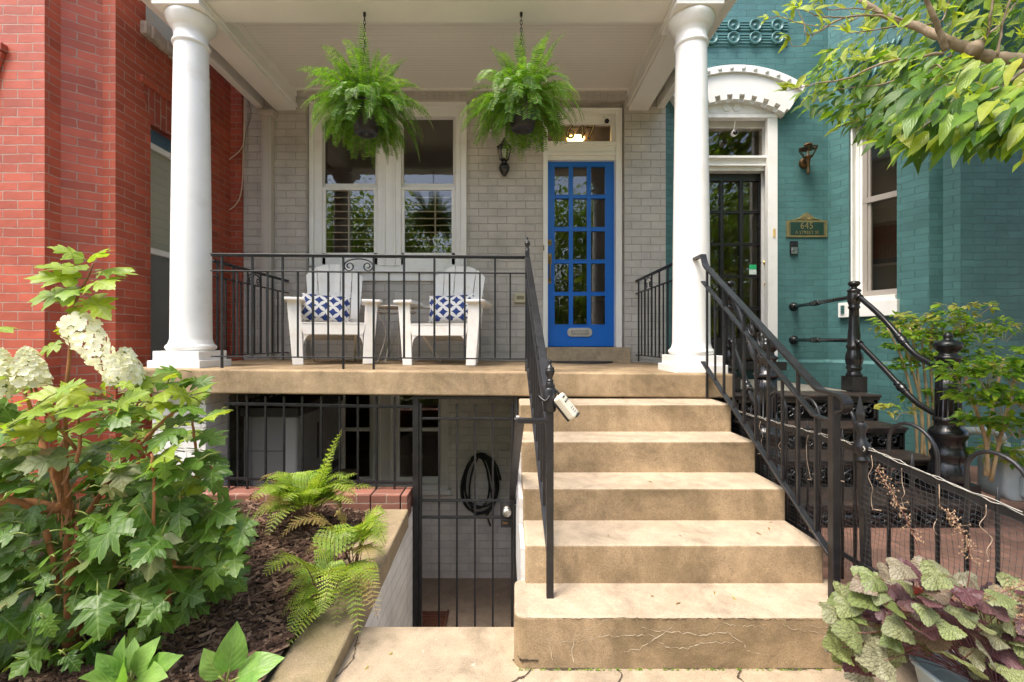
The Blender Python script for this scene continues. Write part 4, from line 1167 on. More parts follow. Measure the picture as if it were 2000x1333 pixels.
for k in range(3): obox(m, c + fr2 * .0205 + ax * (-.022) + dp * (.012 * (k - 1)), fr2, dp, ax, .002, .006, .009)
obox(m, c + fr2 * .0205 - ax * .042, fr2, dp, ax, .002, .02, .005)
for k in range(7): obox(m, c + fr2 * .0205 + ax * (.015 + .011 * (k // 2)) + dp * (.010 * ((k % 2) - .5)), fr2, dp, ax, .001, .008, .0018)
obox(m, c + fr2 * .016 + ax * .057, fr2, dp, ax, .02, .03, .004)
m.build('dial', M['rubber'], lb)
m = MB(); m.tube(bez([c - ax * .055 - dp * .015, c - ax * .085 - dp * .02 - sx_ * .01, Vector((xb - .02, 1.965, HC - .255)), Vector((xb - .05, 2.0, HC - .235)), Vector((xb - .035, 2.03, HC - .26))], 6), .0055, 8); m.build('shackle', M['iron'], lb)

# handrail of the areaway stair
ah = thing('areaway_handrail', 'flat black steel handrail dropping from the stair post into the areaway', 'handrail', (.06, 2.0, -.1))
m = MB(); m.bar((xb - .01, 1.99, HC - .345), (.045, 1.99, HC - .345), .028, .022); m.build('bracket', M['iron'], ah, .003)
m = MB(); m.bar((.055, 1.985, HC - .335), (.036, 3.24, HC - 1.12), .045, .014, (0, 0.5, 1)); m.build('rail', M['iron'], ah, .003)

# gate
GY = 3.30
gt = thing('security_gate', 'tall black iron security gate with a round knob under the porch slab', 'gate', P(905, 1225, GY))
gx0, gx1 = PX(808, GY), PX(1010, GY); gz0 = HC - 2.66
m = MB(); m.pbox(807, 820, 773, 0, GY - .02, GY + .02); m.v = []; m.f = []; m.m = []; m.sm = []
zt = HC - .392
m.box(PX(807, GY), PX(818.5, GY), GY - .022, GY + .022, gz0, zt); m.box(PX(1004, GY), PX(1011, GY), GY - .02, GY + .02, gz0, zt); m.box(PX(818.5, GY), PX(1004, GY), GY - .02, GY + .02, zt - .02, zt)
m.build('frame', M['iron'], gt, .002)
m = MB()
m.box(PX(819.5, GY), PX(824, GY), GY - .016, GY + .016, gz0 + .03, PZ(788, GY)); m.box(PX(998, GY), PX(1002.5, GY), GY - .016, GY + .016, gz0 + .03, PZ(790, GY))
for y in (818, 979, 1012): m.pbox(824, 998, y - 2, y + 2, GY - .014, GY + .014)
m.box(PX(824, GY), PX(998, GY), GY - .014, GY + .014, gz0 + .03, gz0 + .06)
LF = m.build('leaf_frame', M['iron'], gt, .002)
for px in (857.6, 892.5, 927.8, 962.6):
    m = MB(); x = PX(px, GY); m.box(x - .0065, x + .0065, GY - .0065, GY + .0065, gz0 + .04, PZ(788, GY)); m.build('bar', M['iron'], gt, .0015)
m = MB(); m.pbox(977, 998, 979, 1014, GY - .022, GY + .018); m.pbox(978, 1000, 1015, 1031, GY - .03, GY + .02); m.build('lock_box', M['iron'], gt, .003)
m = MB(); c = P(990, 997, GY - .022); m.lathe([(.026, 0), (.03, .006), (.014, .014), (.013, .026), (.027, .034), (.032, .048), (.028, .058), (.012, .062), (0, .062)], c, 20, axis=(0, -1, 0)); m.build('knob', M['nickel'], gt)
m = MB(); c = P(987, 1022, GY - .031); m.box(c.x - .018, c.x + .018, c.y - .002, c.y + .001, c.z - .006, c.z + .006); m.build('lock_plate', M['oldbrass'], gt)
m = MB(); c = P(1006, 978, GY - .03)
m.lathe([(.016, -.03), (.018, 0), (.016, .03)], c, 10); m.lathe([(.012, -.02), (.012, .02)], c + V(0.01, -.01, -.03), 10, axis=(1, 0, 0)); m.build('latch', M['castiron'], gt)

ar = thing('areaway_railing', 'black iron railing on the brick kerb under the porch slab', 'railing', P(620, 960, GY))
zt = HC - .395
m = MB(); m.bar(P(440, 788.5, GY), P(808, 795.5, GY), .012, .022); m.build('top_rail', M['iron'], ar, .002)
m = MB(); m.bar(P(440, 934.5, GY), P(808, 943.5, GY), .012, .020); m.build('bottom_rail', M['iron'], ar, .002)
for px in (447, 483, 519, 555, 590.5, 627.5, 663.7, 699, 735, 770.6):
    m = MB(); x = PX(px, GY); m.box(x - .0068, x + .0068, GY - .0065, GY + .0065, HC - 1.09, zt); m.build('bar', M['iron'], ar, .0015)
sr = thing('areaway_railing', 'black iron side railing behind the white pier under the slab', 'railing', (-2.0, 3.9, 0))
m = MB(); m.bar((-2.02, 3.36, HC - .47), (-2.25, 5.0, HC - .47), .012, .022); m.build('top_rail', M['iron'], sr)
m = MB(); m.bar((-2.02, 3.36, HC - 1.1), (-2.25, 5.0, HC - 1.1), .012, .022); m.build('bottom_rail', M['iron'], sr)
for k in range(11):
    t = (k + .5) / 11; m = MB(); x = lerp(-2.02, -2.25, t); y = lerp(3.36, 5.0, t); m.box(x - .0065, x + .0065, y - .0065, y + .0065, .0, zt); m.build('bar', M['iron'], sr)

# ================================================================= cast iron stairs of the teal house
IS = thing('iron_stairs', 'black cast iron stairs with ornate newels up to the black door', 'stairs', (2.3, 3.0, YZ))
ix0, ix1 = 1.80, 2.90
TZ = [HC - .413, HC - .62, HC - .79, HC - .983]; TY_ = [3.566, 3.33, 3.076, 2.78]
back = [5.05, 3.60, 3.36, 3.11]
for k in range(4):
    m = MB(); m.box(ix0 - .02, ix1 + .02, TY_[k] - .025, back[k], TZ[k] - .022, TZ[k]); m.box(ix0 - .015, ix1 + .015, TY_[k] - .015, back[k], TZ[k] - .045, TZ[k] - .022)
    m.build('tread', M['rustiron'], IS, .006)
    zlo = (TZ[k + 1] if k < 3 else YZ); zhi = TZ[k] - .045; yy = TY_[k] + .012; h = zhi - zlo
    m = MB(); m.box(ix0, ix1, yy - .006, yy + .006, zhi - .02, zhi); m.box(ix0, ix1, yy - .006, yy + .006, zlo, zlo + .018)
    for s in (ix0, ix1 - .02): m.box(s, s + .02, yy - .006, yy + .006, zlo, zhi)
    nn = 6; w = (ix1 - ix0 - .04) / nn
    for j in range(nn):
        cx = ix0 + .02 + w * (j + .5); cz = (zlo + zhi) / 2
        for s in (-1, 1):
            pts = []
            for i in range(22):
                t = i / 21; a = t * 2.5 * PI; r = lerp(.010, h * .30, t)
                pts.append((cx + s * (w * .25 - r * math.cos(a) * 1.0), yy, cz + r * math.sin(a) * (1 if (j + (s > 0)) % 2 else -1)))
            m.tube(pts, .0085, 6)
            m.tube(bez([(cx, yy, zlo + .01), (cx + s * w * .10, yy, cz), (cx + s * w * .46, yy, zhi - .02)], 4), .009, 6)
        m.lathe([(.022, -.008), (.026, 0), (.018, .010), (0, .014)], (cx, yy, cz), 12, axis=(0, -1, 0))
    m.build('riser', M['castiron'], IS)
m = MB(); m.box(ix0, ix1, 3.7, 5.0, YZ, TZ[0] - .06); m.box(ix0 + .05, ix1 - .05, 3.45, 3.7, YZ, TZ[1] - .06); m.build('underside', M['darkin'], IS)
for s in (ix0 - .006, ix1 + .006):
    m = MB()
    for k in range(4): m.box(s - .006, s + .006, TY_[k], back[k] + (.03 if k else 0), (TZ[k + 1] - .05 if k < 3 else YZ), TZ[k] - .045 + .001 * k)
    m.build('stringer', M['castiron'], IS)
flute = lambda t, z: 1 - .07 * abs(math.sin(8 * t))
def big_newel(x, y, zbase):
    m = MB(); o = HC
    m.box(x - .105, x + .105, y - .105, y + .105, zbase, HC - .90)
    prof = [(.10, -.90), (.102, -.88), (.098, -.80), (.088, -.785), (.084, -.76), (.092, -.735), (.094, -.72), (.082, -.70), (.080, -.64), (.088, -.625), (.098, -.605), (.100, -.585), (.090, -.565), (.072, -.55), (.070, -.525), (.078, -.51), (.078, -.495), (.067, -.485)]
    m.lathe([(r, z + o) for r, z in prof], (x, y, 0), 32)
    m.lathe([(.067, -.485 + o), (.064, -.30 + o), (.062, -.232 + o)], (x, y, 0), 48, fl=flute)
    prof = [(.066, -.232), (.074, -.222), (.074, -.205), (.062, -.198), (.055, -.16), (.058, -.12), (.068, -.108), (.068, -.095), (.050, -.088), (.045, -.07), (.058, -.055), (.072, -.032), (.075, -.018), (.066, -.002), (.040, .008), (.026, .014), (.022, .024), (.027, .034), (.022, .048), (.010, .060), (0, .064)]
    m.lathe([(r, z + o) for r, z in prof], (x, y, 0), 32)
    return m.build('newel_post', M['castiron'], IS)
def small_newel(x, y, zbase):
    m = MB(); m.box(x - .062, x + .062, y - .062, y + .062, zbase, HC - .285)
    o = HC; f = 3.785 / 889 / 2.898
    prof = [(.056, -.285), (.060, -.27), (.048, -.255), (.046, -.235), (.058, -.222), (.058, -.21), (.050, -.20), (.060, -.17), (.063, -.135), (.058, -.10), (.048, -.075), (.046, -.06), (.055, -.05), (.055, -.03), (.047, -.02), (.045, .06), (.040, .10), (.036, .20), (.034, .27), (.042, .28), (.042, .292), (.036, .30), (.042, .32), (.047, .34), (.047, .40), (.042, .41), (.050, .418), (.050, .43), (.036, .438), (.022, .446), (.020, .456), (.034, .466), (.043, .478), (.043, .490), (.032, .502), (0, .506)]
    m.lathe([(r, z + o) for r, z in prof], (x, y, 0), 24)
    return m.build('newel_post', M['castiron'], IS)
def pipe(pts, r=.019, knots=()):
    m = MB(); p = bez(pts, 8); m.tube(p, r, 12)
    for (t, L_) in knots:
        i = max(1, min(len(p) - 2, int(t * len(p)))); c = p[i]; dd = (p[i + 1] - p[i - 1]).normalized()
        m.lathe([(r, -L_), (r * 1.35, -L_ * .95), (r * 1.35, -L_ * .8), (r * 1.1, -L_ * .7), (r * 1.55, -L_ * .25), (r * 1.6, 0), (r * 1.55, L_ * .25), (r * 1.1, L_ * .7), (r * 1.35, L_ * .8), (r * 1.35, L_ * .95), (r, L_)], c, 16, axis=dd)
    return m
RN, BN = (2.887, 3.785), (2.86, 2.95)
big_newel(BN[0], BN[1], TZ[3] - .002); small_newel(RN[0], RN[1], TZ[0] - .002)
LN, LB = (1.85, 3.785), (1.68, 2.95)
big_newel(LB[0], LB[1], YZ); small_newel(LN[0], LN[1], TZ[0] - .002)
for (a, b) in ((RN, BN), (LN, LB)):
    for (zu, zl) in ((.395, -.185), (.018, -.50)):
        u = Vector((a[0], a[1] - .02, HC + zu)); l = Vector((b[0], b[1] + .02, HC + zl))
        p1 = u.lerp(l, .12); p1.z = u.z - .045
        pp = [u, u.lerp(l, .35) + V(0, 0, -.03 * (1 if zu < .2 else .3)), u.lerp(l, .68) + V(0, 0, -.065), u.lerp(l, .84) + V(0, 0, -.045), l]
        m = pipe(pp, .0195, ((.42, .05),)); m.lathe([(.026, -.02), (.026, .02)], u.lerp(pp[1], .12), 14, axis=(pp[1] - u)); m.build('handrail', M['castiron'], IS)
for (zw, zn) in ((.392, .375), (.020, .012)):
    m = pipe([(3.21, WY, HC + zw), (3.05, 4.45, HC + (zw + zn) / 2), (2.89, 3.80, HC + zn)], .0185, ((.45, .09),))
    m.lathe([(.05, 0), (.05, .012), (.04, .02), (.034, .05), (.022, .06)], (3.21, WY, HC + zw), 18, axis=(-.24, -1, 0)); m.build('wall_rail', M['castiron'], IS)
m = MB(); m.box(1.98, 2.80, 3.75, 4.85, TZ[0] + .001, TZ[0] + .012)
def woven():
    mm, nt, out = newmat('woven_grey_mat'); uv = coords(nt, 'UV')
    b = N(nt, 'ShaderNodeTexBrick', i_Scale=1); b.inputs['Brick Width'].default_value = .05; b.inputs['Row Height'].default_value = .022; b.inputs['Mortar Size'].default_value = .004
    b.inputs['Color1'].default_value = (.30, .28, .22, 1); b.inputs['Color2'].default_value = (.22, .21, .17, 1); b.inputs['Mortar'].default_value = (.05, .05, .045, 1); L(nt, uv, b.inputs['Vector'])
    bsdf(nt, out, b.outputs[0], .9); return mm
tag(m.build('door_mat', woven(), None, .003, loc=(2.4, 4.3, TZ[0])), 'woven grey mat on the iron landing before the black door', 'door mat')

# ================================================================= hairpin fence
K_ = Vector((1.585, 2.03)); SEG = [(Vector((1.55, 3.12)), K_, HC - .486, HC - .484), (K_, Vector((1.727, 1.52)), HC - .484, HC - .593), (Vector((1.727, 1.52)), Vector((1.80, 1.20)), HC - .593, HC - .64)]
FE = thing('hairpin_fence', 'low black hairpin loop fence with a spear post round the brick yard', 'fence', (K_.x, K_.y, YZ))
m = MB()
for a, b, za, zb_ in SEG: m.bar((a.x, a.y, za), (b.x, b.y, zb_), .026, .010, (1, 0, 0)) if False else m.bar((a.x, a.y, za), (b.x, b.y, zb_), .009, .028)
m.build('rail', M['iron'], FE)
m = MB()
for a, b, za, zb_ in SEG: m.bar((a.x, a.y, YZ + .14), (b.x, b.y, YZ + .14), .009, .022)
m.build('rail', M['iron'], FE)
def on_path(s):   # s metres from the corner towards the viewer (negative = back)
    if s < 0:
        a, b, za, zb_ = SEG[0]; L_ = (b - a).length; t = 1 + s / L_
    else:
        a, b, za, zb_ = SEG[1]; L_ = (b - a).length; t = s / L_
    p = a.lerp(b, t); return p.x, p.y, lerp(za, zb_, t)
s = -.16 - .265 * 3
starts = [-.96, -.70, -.44, -.19, .11, .375, .64]
for s0 in starts:
    w = .175
    if s0 == -.19: w = .15
    x0, y0, z0 = on_path(s0); x1, y1, z1 = on_path(s0 + w)
    m = MB(); pts = [(x0, y0, YZ + .02), (x0, y0, z0 + .09)]
    for k in range(1, 12):
        a = PI * k / 12; t = .5 - .5 * math.cos(a)
        pts.append((lerp(x0, x1, t), lerp(y0, y1, t), lerp(z0, z1, t) + .09 + .10 * math.sin(a)))
    pts += [(x1, y1, z1 + .09), (x1, y1, YZ + .02)]
    m.tube(pts, .0075, 8)
    m.build('hairpin', M['iron'], FE)
    xm, ym, zm = on_path(s0 + w / 2); m = MB(); m.tube([(xm, ym, YZ + .02), (xm, ym, zm + .03), (xm, ym, zm + .075)], [.0068, .0068, .001], 6); m.build('picket', M['iron'], FE)
m = MB(); c = P(1695, 1112, 2.0); b0 = V(K_.x + .015, K_.y - .01, YZ); t0 = V(K_.x - .01, K_.y, HC - .262); dd = (t0 - b0)
m.bar(b0, b0 + dd * .70, .03, .03)
q = Vector((0, 0, 1)).rotation_difference(dd)
m.lathe([(.018, .60), (.030, .615), (.022, .63), (.034, .66), (.034, .68), (.020, .70), (.016, .73), (.026, .76), (.020, .78)], b0, 16, axis=dd)
m.lathe([(.014, .78), (.024, .815), (.012, .86), (.004, .893), (0, .895)], b0, 4, axis=dd, smooth=False)
m.build('post', M['iron'], FE, .001)
# netting tied to the fence
m = MB()
def net(sA, sB, n, rows):
    def p(s, r):
        x, y, z = on_path(s); t = r / rows
        return V(x - .011 + .006 * math.sin(s * 23 + r * .5), y - .006, lerp(z - .012, YZ + .09, t) + .004 * math.sin(s * 40 + r))
    for i in range(n + 1):
        s = lerp(sA, sB, i / n); m.tube([p(s, r) for r in range(0, rows + 1, 2)], .00075, 3)
    for r in range(rows + 1):
        m.tube([p(lerp(sA, sB, i / (n // 2)), r) for i in range(n // 2 + 1)], .00075, 3)
net(-.98, -.005, 52, 24); net(.005, .53, 30, 24)
m.build('netting', paint('thin_black_netting', (.03, .03, .03), .6), FE, merge=False, recalc=False)
# string light cable along the rail
cb = thing('string_lights', 'white string light cable looped along the fence rail', 'string lights', (K_.x, K_.y, HC - .47))
dropm = paint('pale_cable_drop', (.40, .30, .21), .6, .1)
wht = paint('white_cable', (.42, .40, .35), .5, .1)
m = MB()
for off in (0, .006):
    pts = []
    for k in range(60):
        x, y, z = on_path(lerp(-1.05, .53, k / 59)); pts.append((x - .008 + rnd(-.004, .004), y - .004, z + .018 + off + rnd(-.004, .005)))
    m.tube(bez(pts, 2), .0017, 6)
pts = [(K_.x - .012 + .03 * math.cos(a) * .4, K_.y - .01 + .035 * math.cos(a), HC - .47 + .012 * math.sin(a)) for a in [k * .45 for k in range(34)]]
m.tube(pts, .0026, 6); m.build('cable', wht, cb)
for s in (-.75, -.55, -.33, -.12, .05, .17, .30, .44):
    m = MB()
    x, y, z = on_path(s); L_ = rnd(.10, .26)
    pts = [(x - .012, y, z)]
    for k in range(5): pts.append((x - .014 + rnd(-.014, .014), y + rnd(-.018, .018), z - L_ * (k + 1) / 5))
    m.tube(bez(pts, 4), .0013, 5)
    e = Vector(pts[-1]); m.tube([e, e + V(rnd(-.02, .02), rnd(-.03, .03), rnd(-.02, .02))], .0028, 6)
    m.build('drop', dropm, cb)
# ================================================================= lanterns
LT = thing('wall_lantern', 'black coach lantern with a clear bulb on the grey brick wall', 'lantern', P(985, 349, RY))
c = P(985, 315, RY); y = RY - .115
m = MB(); zb_ = PZ(349, RY); 
m.lathe([(0, 0), (.012, .004), (.02, .014), (.035, .03), (.058, .075), (.062, .105), (.05, .14), (.034, .155), (.03, .165)], (c.x, RY - .055, zb_), 20)
m.tube(bez([(c.x, RY, zb_ + .10), (c.x, RY - .07, zb_ + .125), (c.x, y, zb_ + .17)], 5), .02, 10); m.lathe([(.05, 0), (.05, .012), (.03, .03)], (c.x, RY, zb_ + .09), 16, axis=(0, -1, 0))
m.build('arm', M['castiron'], LT)
m = MB(); z0 = PZ(320, RY); z1 = PZ(297, RY); k6 = 6
m.lathe([(.042, -.012), (.052, -.004), (.052, .004), (.048, .006)], (c.x, y, z0), 6, smooth=False)
for k in range(6):
    a = 2 * PI * k / 6; m.bar((c.x + .050 * math.cos(a), y + .050 * math.sin(a), z0), (c.x + .074 * math.cos(a), y + .074 * math.sin(a), z1), .008, .008, (math.cos(a), math.sin(a), 0))
m.lathe([(.078, 0), (.088, .004), (.086, .012), (.06, .035), (.035, .055), (.03, .07), (.022, .074), (.012, .085), (.016, .095), (.006, .108), (0, .112)], (c.x, y, z1), 6, smooth=False)
m.build('cage', M['castiron'], LT)
m = MB(); m.lathe([(.048, z0), (.072, z1)], (c.x, y, 0), 6, smooth=False); m.f = m.f[:-2]; m.m = m.m[:-2]; m.sm = m.sm[:-2]; m.build('lantern_glass', M['clear'], LT)
m = MB(); m.lathe([(.014, 0), (.016, .05), (.024, .052), (.024, .115), (.018, .125), (0, .128)], (c.x, y, z0), 14); m.build('bulb', paint('frosted_bulb', (.82, .80, .74), .3), LT)

bronze = paint('dark_bronze', (.13, .075, .035), .4, .3, 30, .2, 90, .8)
TL = thing('wall_lantern', 'small aged brass lantern on the teal wall beside the arched hood', 'lantern', P(1575, 340, WY))
c = P(1570, 320, WY); y = WY - .14; x = PX(1578.5, WY - .14)
m = MB(); m.lathe([(.06, 0), (.062, .012), (.05, .035), (.025, .05), (0, .052)], (c.x, WY, c.z), 20, axis=(0, -1, 0))
m.tube(bez([(c.x, WY - .03, c.z), (c.x + .0, WY - .09, c.z + .0), (x, y, c.z + .02)], 5), .012, 8); m.build('back_plate', bronze, TL)
m = MB(); zz = lambda p: PZ(p, y)
m.lathe([(.008, zz(341)), (.016, zz(340)), (.013, zz(336)), (.013, zz(318)), (.022, zz(315)), (.024, zz(312)), (.028, zz(309)), (.045, zz(307.5)), (.045, zz(306))], (x, y, 0), 14)
for k in range(6):
    a = 2 * PI * k / 6; m.bar((x + .045 * math.cos(a), y + .045 * math.sin(a), zz(307)), (x + .092 * math.cos(a), y + .092 * math.sin(a), zz(291)), .006, .006, (math.cos(a), math.sin(a), 0))
m.lathe([(.10, zz(291)), (.10, zz(290)), (.05, zz(287)), (.022, zz(286)), (.022, zz(285)), (.045, zz(284)), (.04, zz(281.5)), (.012, zz(280)), (0, zz(279.5))], (x, y, 0), 6, smooth=False)
m.build('cage', bronze, TL)
m = MB(); m.lathe([(.043, zz(306.5)), (.089, zz(291))], (x, y, 0), 6, smooth=False); m.f = m.f[:-2]; m.m = m.m[:-2]; m.sm = m.sm[:-2]; m.build('lantern_glass', M['clear'], TL)
m = MB(); m.lathe([(.016, zz(306)), (.016, zz(296)), (0, zz(294))], (x, y, 0), 12); m.build('bulb', paint('candle_sleeve', (.75, .72, .62), .4), TL)

# plaque, bell, cameras, box
PQ = thing('address_plaque', 'green and gold arched address plaque on the teal wall', 'plaque', P(1574, 464, WY))
gold = paint('dull_gold', (.22, .19, .085), .45, .2, 30, .2, 80, .4)
m = MB(); a, b = P(1535, 464, WY), P(1614, 431.5, WY)
m.box(a.x, b.x, WY - .014, WY, a.z, b.z, 0)
m.box(a.x + .022, b.x - .022, WY - .016, WY - .013, a.z + .022, b.z - .02, 1)
cx = (a.x + b.x) / 2
pl = [(cx - .17, b.z)] + [(cx - .15 + .02 * k, b.z + .012 + .075 * math.exp(-((k - 7.5) / 3.6) ** 2)) for k in range(16)] + [(cx + .17, b.z)]
m.prism(pl, lambda u, v, w: (u, w, v), WY - .012, WY - .001)
for k in range(7):
    for s in (-1, 1): m.tube(bez([(cx + s * .008, WY - .014, b.z + .005), (cx + s * (.015 + k * .012), WY - .016, b.z + .05 - k * .006), (cx + s * (.03 + k * .018), WY - .014, b.z + .035 - k * .004)], 4), .0035, 5)
for s in (-1, 1):
    for q in range(3): m.bar((cx + s * (.19 + q * .008), WY - .015, a.z + .012), (cx + s * (.19 + q * .008), WY - .015, b.z - .012), .004, .006, (0, 1, 0))
m.build('plate', [gold, paint('dark_green_enamel', (.010, .036, .025), .4, .1)], PQ)
text('645', .105, ((cx) - .004, WY - .018, lerp(a.z, b.z, .66)), (PI / 2, 0, 0), gold, PQ, 'lettering', .002, sx=.86)
text('A STREET SE', .052, ((cx) - .0, WY - .018, lerp(a.z, b.z, .26)), (PI / 2, 0, 0), gold, PQ, 'lettering', .002, sx=.86)
DB = thing('doorbell', 'black and silver video doorbell under the address plaque', 'doorbell', P(1549, 498, WY))
m = MB(); m.pbox(1541.5, 1556, 472, 498, WY - .026, WY - .002, 0, WY); DBB = m.build('case', paint('doorbell_black', (.015, .015, .017), .25), DB, .004)
m = MB(); m.pbox(1543, 1555, 484, 497, WY - .030, WY - .024, 0, WY); m.build('face_plate', paint('doorbell_silver', (.45, .45, .46), .3, .05, 10, 0, 10, 1.0), DB, .003)
m = MB(); c = P(1549, 489.5, WY - .03); m.lathe([(.016, 0), (.017, .003), (.012, .004), (0, .004)], c, 18, axis=(0, -1, 0)); m.build('button', paint('doorbell_button', (.30, .31, .34), .3, .05, 10, 0, 10, 1.0), DB)
CB = thing('chime_box', 'small beige box on the grey wall behind the porch railing', 'wall box', P(1015, 592, RY))
m = MB(); m.pbox(1004, 1027, 573, 592, RY - .05, RY - .002, 0, RY); m.build('case', paint('beige_plastic', (.50, .45, .31), .5), CB, .005)
m = MB(); m.pbox(1009, 1023, 579, 586, RY - .053, RY - .049, 0, RY); m.build('slot', paint('olive_slot', (.22, .19, .10), .5), CB)
m = MB(); m.pbox(1510 - 2.5, 1510 + 2.5, 450, 463, WY - .026, WY - .02, 0, WY); m.pbox(1508, 1512, 448, 465, WY - .028, WY - .024, 0, WY)
tag(m.build('mezuzah', paint('pale_wood_mezuzah', (.60, .42, .16), .4), None, .002, loc=P(1510, 464, WY)), 'small yellow wooden case fixed to the white door frame', 'mezuzah')
m = MB(); m.pbox(1060.5, 1062.5, 481, 491, RY - .048, RY - .034, 0, RY)
tag(m.build('mezuzah', M['oldbrass'], None, .002, loc=P(1061, 491, RY)), 'tiny brass case on the frame of the blue door', 'mezuzah')
def camera_unit(lbl, c, stem_top, Yb):
    t = thing('security_camera', lbl, 'camera', stem_top)
    m = MB(); m.tube([stem_top, c + V(0, .02, .035)], .008, 8); m.lathe([(.022, 0), (.02, .012), (.01, .03)], stem_top, 14, axis=(0, 0, -1)); m.build('mount', M['white'], t)
    m = MB(); ax = V(-.15, -1, -.12).normalized()
    m.lathe([(0, -.045), (.024, -.04), (.032, -.02), (.033, .02), (.030, .03), (.026, .033)], c, 20, axis=ax); m.build('body', M['white'], t)
    m = MB(); m.lathe([(.027, 0), (.026, .004), (.012, .006), (.011, .010), (0, .012)], c + ax * .033, 18, axis=ax); m.build('lens', paint('black_lens', (.008, .008, .009), .12), t)
camera_unit('white camera with a black face over the transom numbered 647', P(1185, 239, RY - .03), P(1181, 227, RY + .015), RY)
camera_unit('round white camera hanging above the black door', P(1434, 261, WY + .02), P(1437, 231, WY + .03), WY)
# mats, hose, bin, meter
m = MB(); pl = [(-.34, 0)] + [(.34 * math.cos(PI - PI * k / 24), -.36 * math.sin(PI * k / 24)) for k in range(1, 24)] + [(.34, 0)]
mc = V(PX(1133, 4.85) + .03, 4.98, zfl(.85))
m.prism(pl, lambda u, v, w: (mc.x + u, mc.y + v, w), mc.z + .001, mc.z + .014)
tag(m.build('door_mat', M['rubber'], None, .003, loc=mc), 'black half moon rubber mat before the blue door', 'door mat')

hs = thing('garden_hose', 'coiled black garden hose hanging on the basement wall behind the gate', 'hose', P(935, 955, RY - .05))
m = MB(); pts = []
for k in range(5):
    w = rnd(26, 42); top = rnd(884, 892); bot = rnd(985, 1012); cx = 933 + rnd(-8, 10)
    for j in range(16):
        a = 2 * PI * j / 16; yy = (top + bot) / 2 - math.cos(a) * (bot - top) / 2
        pts.append(P(cx + math.sin(a) * w * (.62 + .38 * (yy - top) / (bot - top)), yy, RY - .03 - .012 * k))
pts += [P(945, 900, RY - .09), P(955, 940, RY - .09), P(962, 985, RY - .08), P(950, 1000, RY - .07), P(958, 1028, RY - .06)]
m.tube(bez(pts, 3), .0115, 8); m.build('tube', M['rubber'], hs)
m = MB(); e = P(976, 930, RY - .06); m.tube(bez([P(930, 890, RY - .06), P(955, 893, RY - .07), P(970, 910, RY - .07), e], 4), .0115, 8); m.lathe([(.014, 0), (.016, .02), (.012, .05)], e, 10, axis=(.2, 0, -1)); m.build('nozzle_end', M['rubber'], hs)
m = MB(); c = P(935, 888, RY); m.tube([c, c + V(0, -.08, .0), c + V(0, -.10, .03)], .008, 6); m.build('hook', M['iron'], hs)

bn = thing('storage_bin', 'tall grey plastic storage bin with a black lid under the porch slab', 'storage bin', (-1.87, 4.05, 0))
bx0, bx1, by0, by1 = -2.10, -1.67, 3.62, 4.58
gp = paint('grey_resin', (.15, .145, .14), .55, .05, 6, .15, 60); gp2 = paint('light_grey_resin', (.25, .245, .235), .55, .05, 6, .15, 60)
m = MB(); m.box(bx0, bx1, by0, by1, .0, .74); BB = m.build('body', gp, bn, .02, seg=3)
m = MB(); m.box(bx1 - .10, bx1 + .006, by0 - .012, by0 + .08, .22, .73); m.build('corner_post', gp2, bn, .02, seg=3)
m = MB(); m.box(bx0 - .004, bx1 + .004, by0 - .008, by1, .10, .17); m.box(bx0 + .0, bx1 - .11, by0 - .004, by0, .455, .46); m.build('band', M['rubber'], bn, .004)
m = MB(); m.box(bx0 - .01, bx1 + .02, by0 - .02, by1 + .01, .735, .80); m.add([(bx0 - .01, by0 - .02, .80), (bx1 + .02, by0 - .02, .80), (bx1 + .02, by1 + .01, .865), (bx0 - .01, by1 + .01, .865), (bx0 - .01, by1 + .01, .80), (bx1 + .02, by1 + .01, .80)], [(0, 1, 2, 3), (3, 2, 5, 4), (1, 5, 2), (0, 3, 4), (0, 4, 5, 1)]); m.build('lid', M['rubber'], bn, .006)
m = MB(); m.box(bx1, bx1 + .008, 4.0, 4.03, .3, .62); m.build('handle', M['rubber'], bn, .003)

gm = thing('gas_meter', 'pale grey gas meter behind the fence at the right edge', 'gas meter', (3.28, 2.95, YZ))
gmm = paint('pale_meter_paint', (.36, .40, .41), .4, .08, 10, .1, 30, dirt=(.2, .2, .18), dirt_amt=.5)
m = MB(); cx, cy, cz = 3.30, 2.95, HC - .83
m.prism(rrect(cx, cz - .03, .34, .30, .07), lambda u, v, w: (u, w, v), cy - .09, cy + .09); m.build('body', gmm, gm, .02, seg=3)
m = MB(); m.prism(rrect(cx - .01, cz + .10, .16, .12, .03), lambda u, v, w: (u, w, v), cy - .13, cy - .08); m.prism(rrect(cx + .02, cz - .08, .20, .16, .04), lambda u, v, w: (u, w, v), cy - .115, cy - .085); m.build('housing', gmm, gm, .008)
m = MB(); m.box(cx - .03, cx + .10, cy - .134, cy - .131, cz + .06, cz + .13); m.build('dial_plate', paint('dial_plate', (.18, .13, .08), .3), gm)
m = MB(); m.tube(bez([(cx - .10, cy, cz + .12), (cx - .10, cy, cz + .22), (cx - .16, cy, cz + .25), (cx - .33, cy + .02, cz + .25)], 5), .026, 10); m.tube(bez([(cx + .10, cy, cz + .12), (cx + .10, cy, cz + .24), (cx + .12, cy, cz + .3), (cx + .3, cy, cz + .3)], 5), .026, 10)
m.tube([(cx - .33, cy + .02, cz + .26), (cx - .33, cy + .02, YZ)], .026, 10)
for q in ((cx - .10, cy, cz + .16), (cx + .10, cy, cz + .16)): m.lathe([(.045, -.02), (.045, .02)], q, 6, smooth=False)
m.build('pipe', gmm, gm)

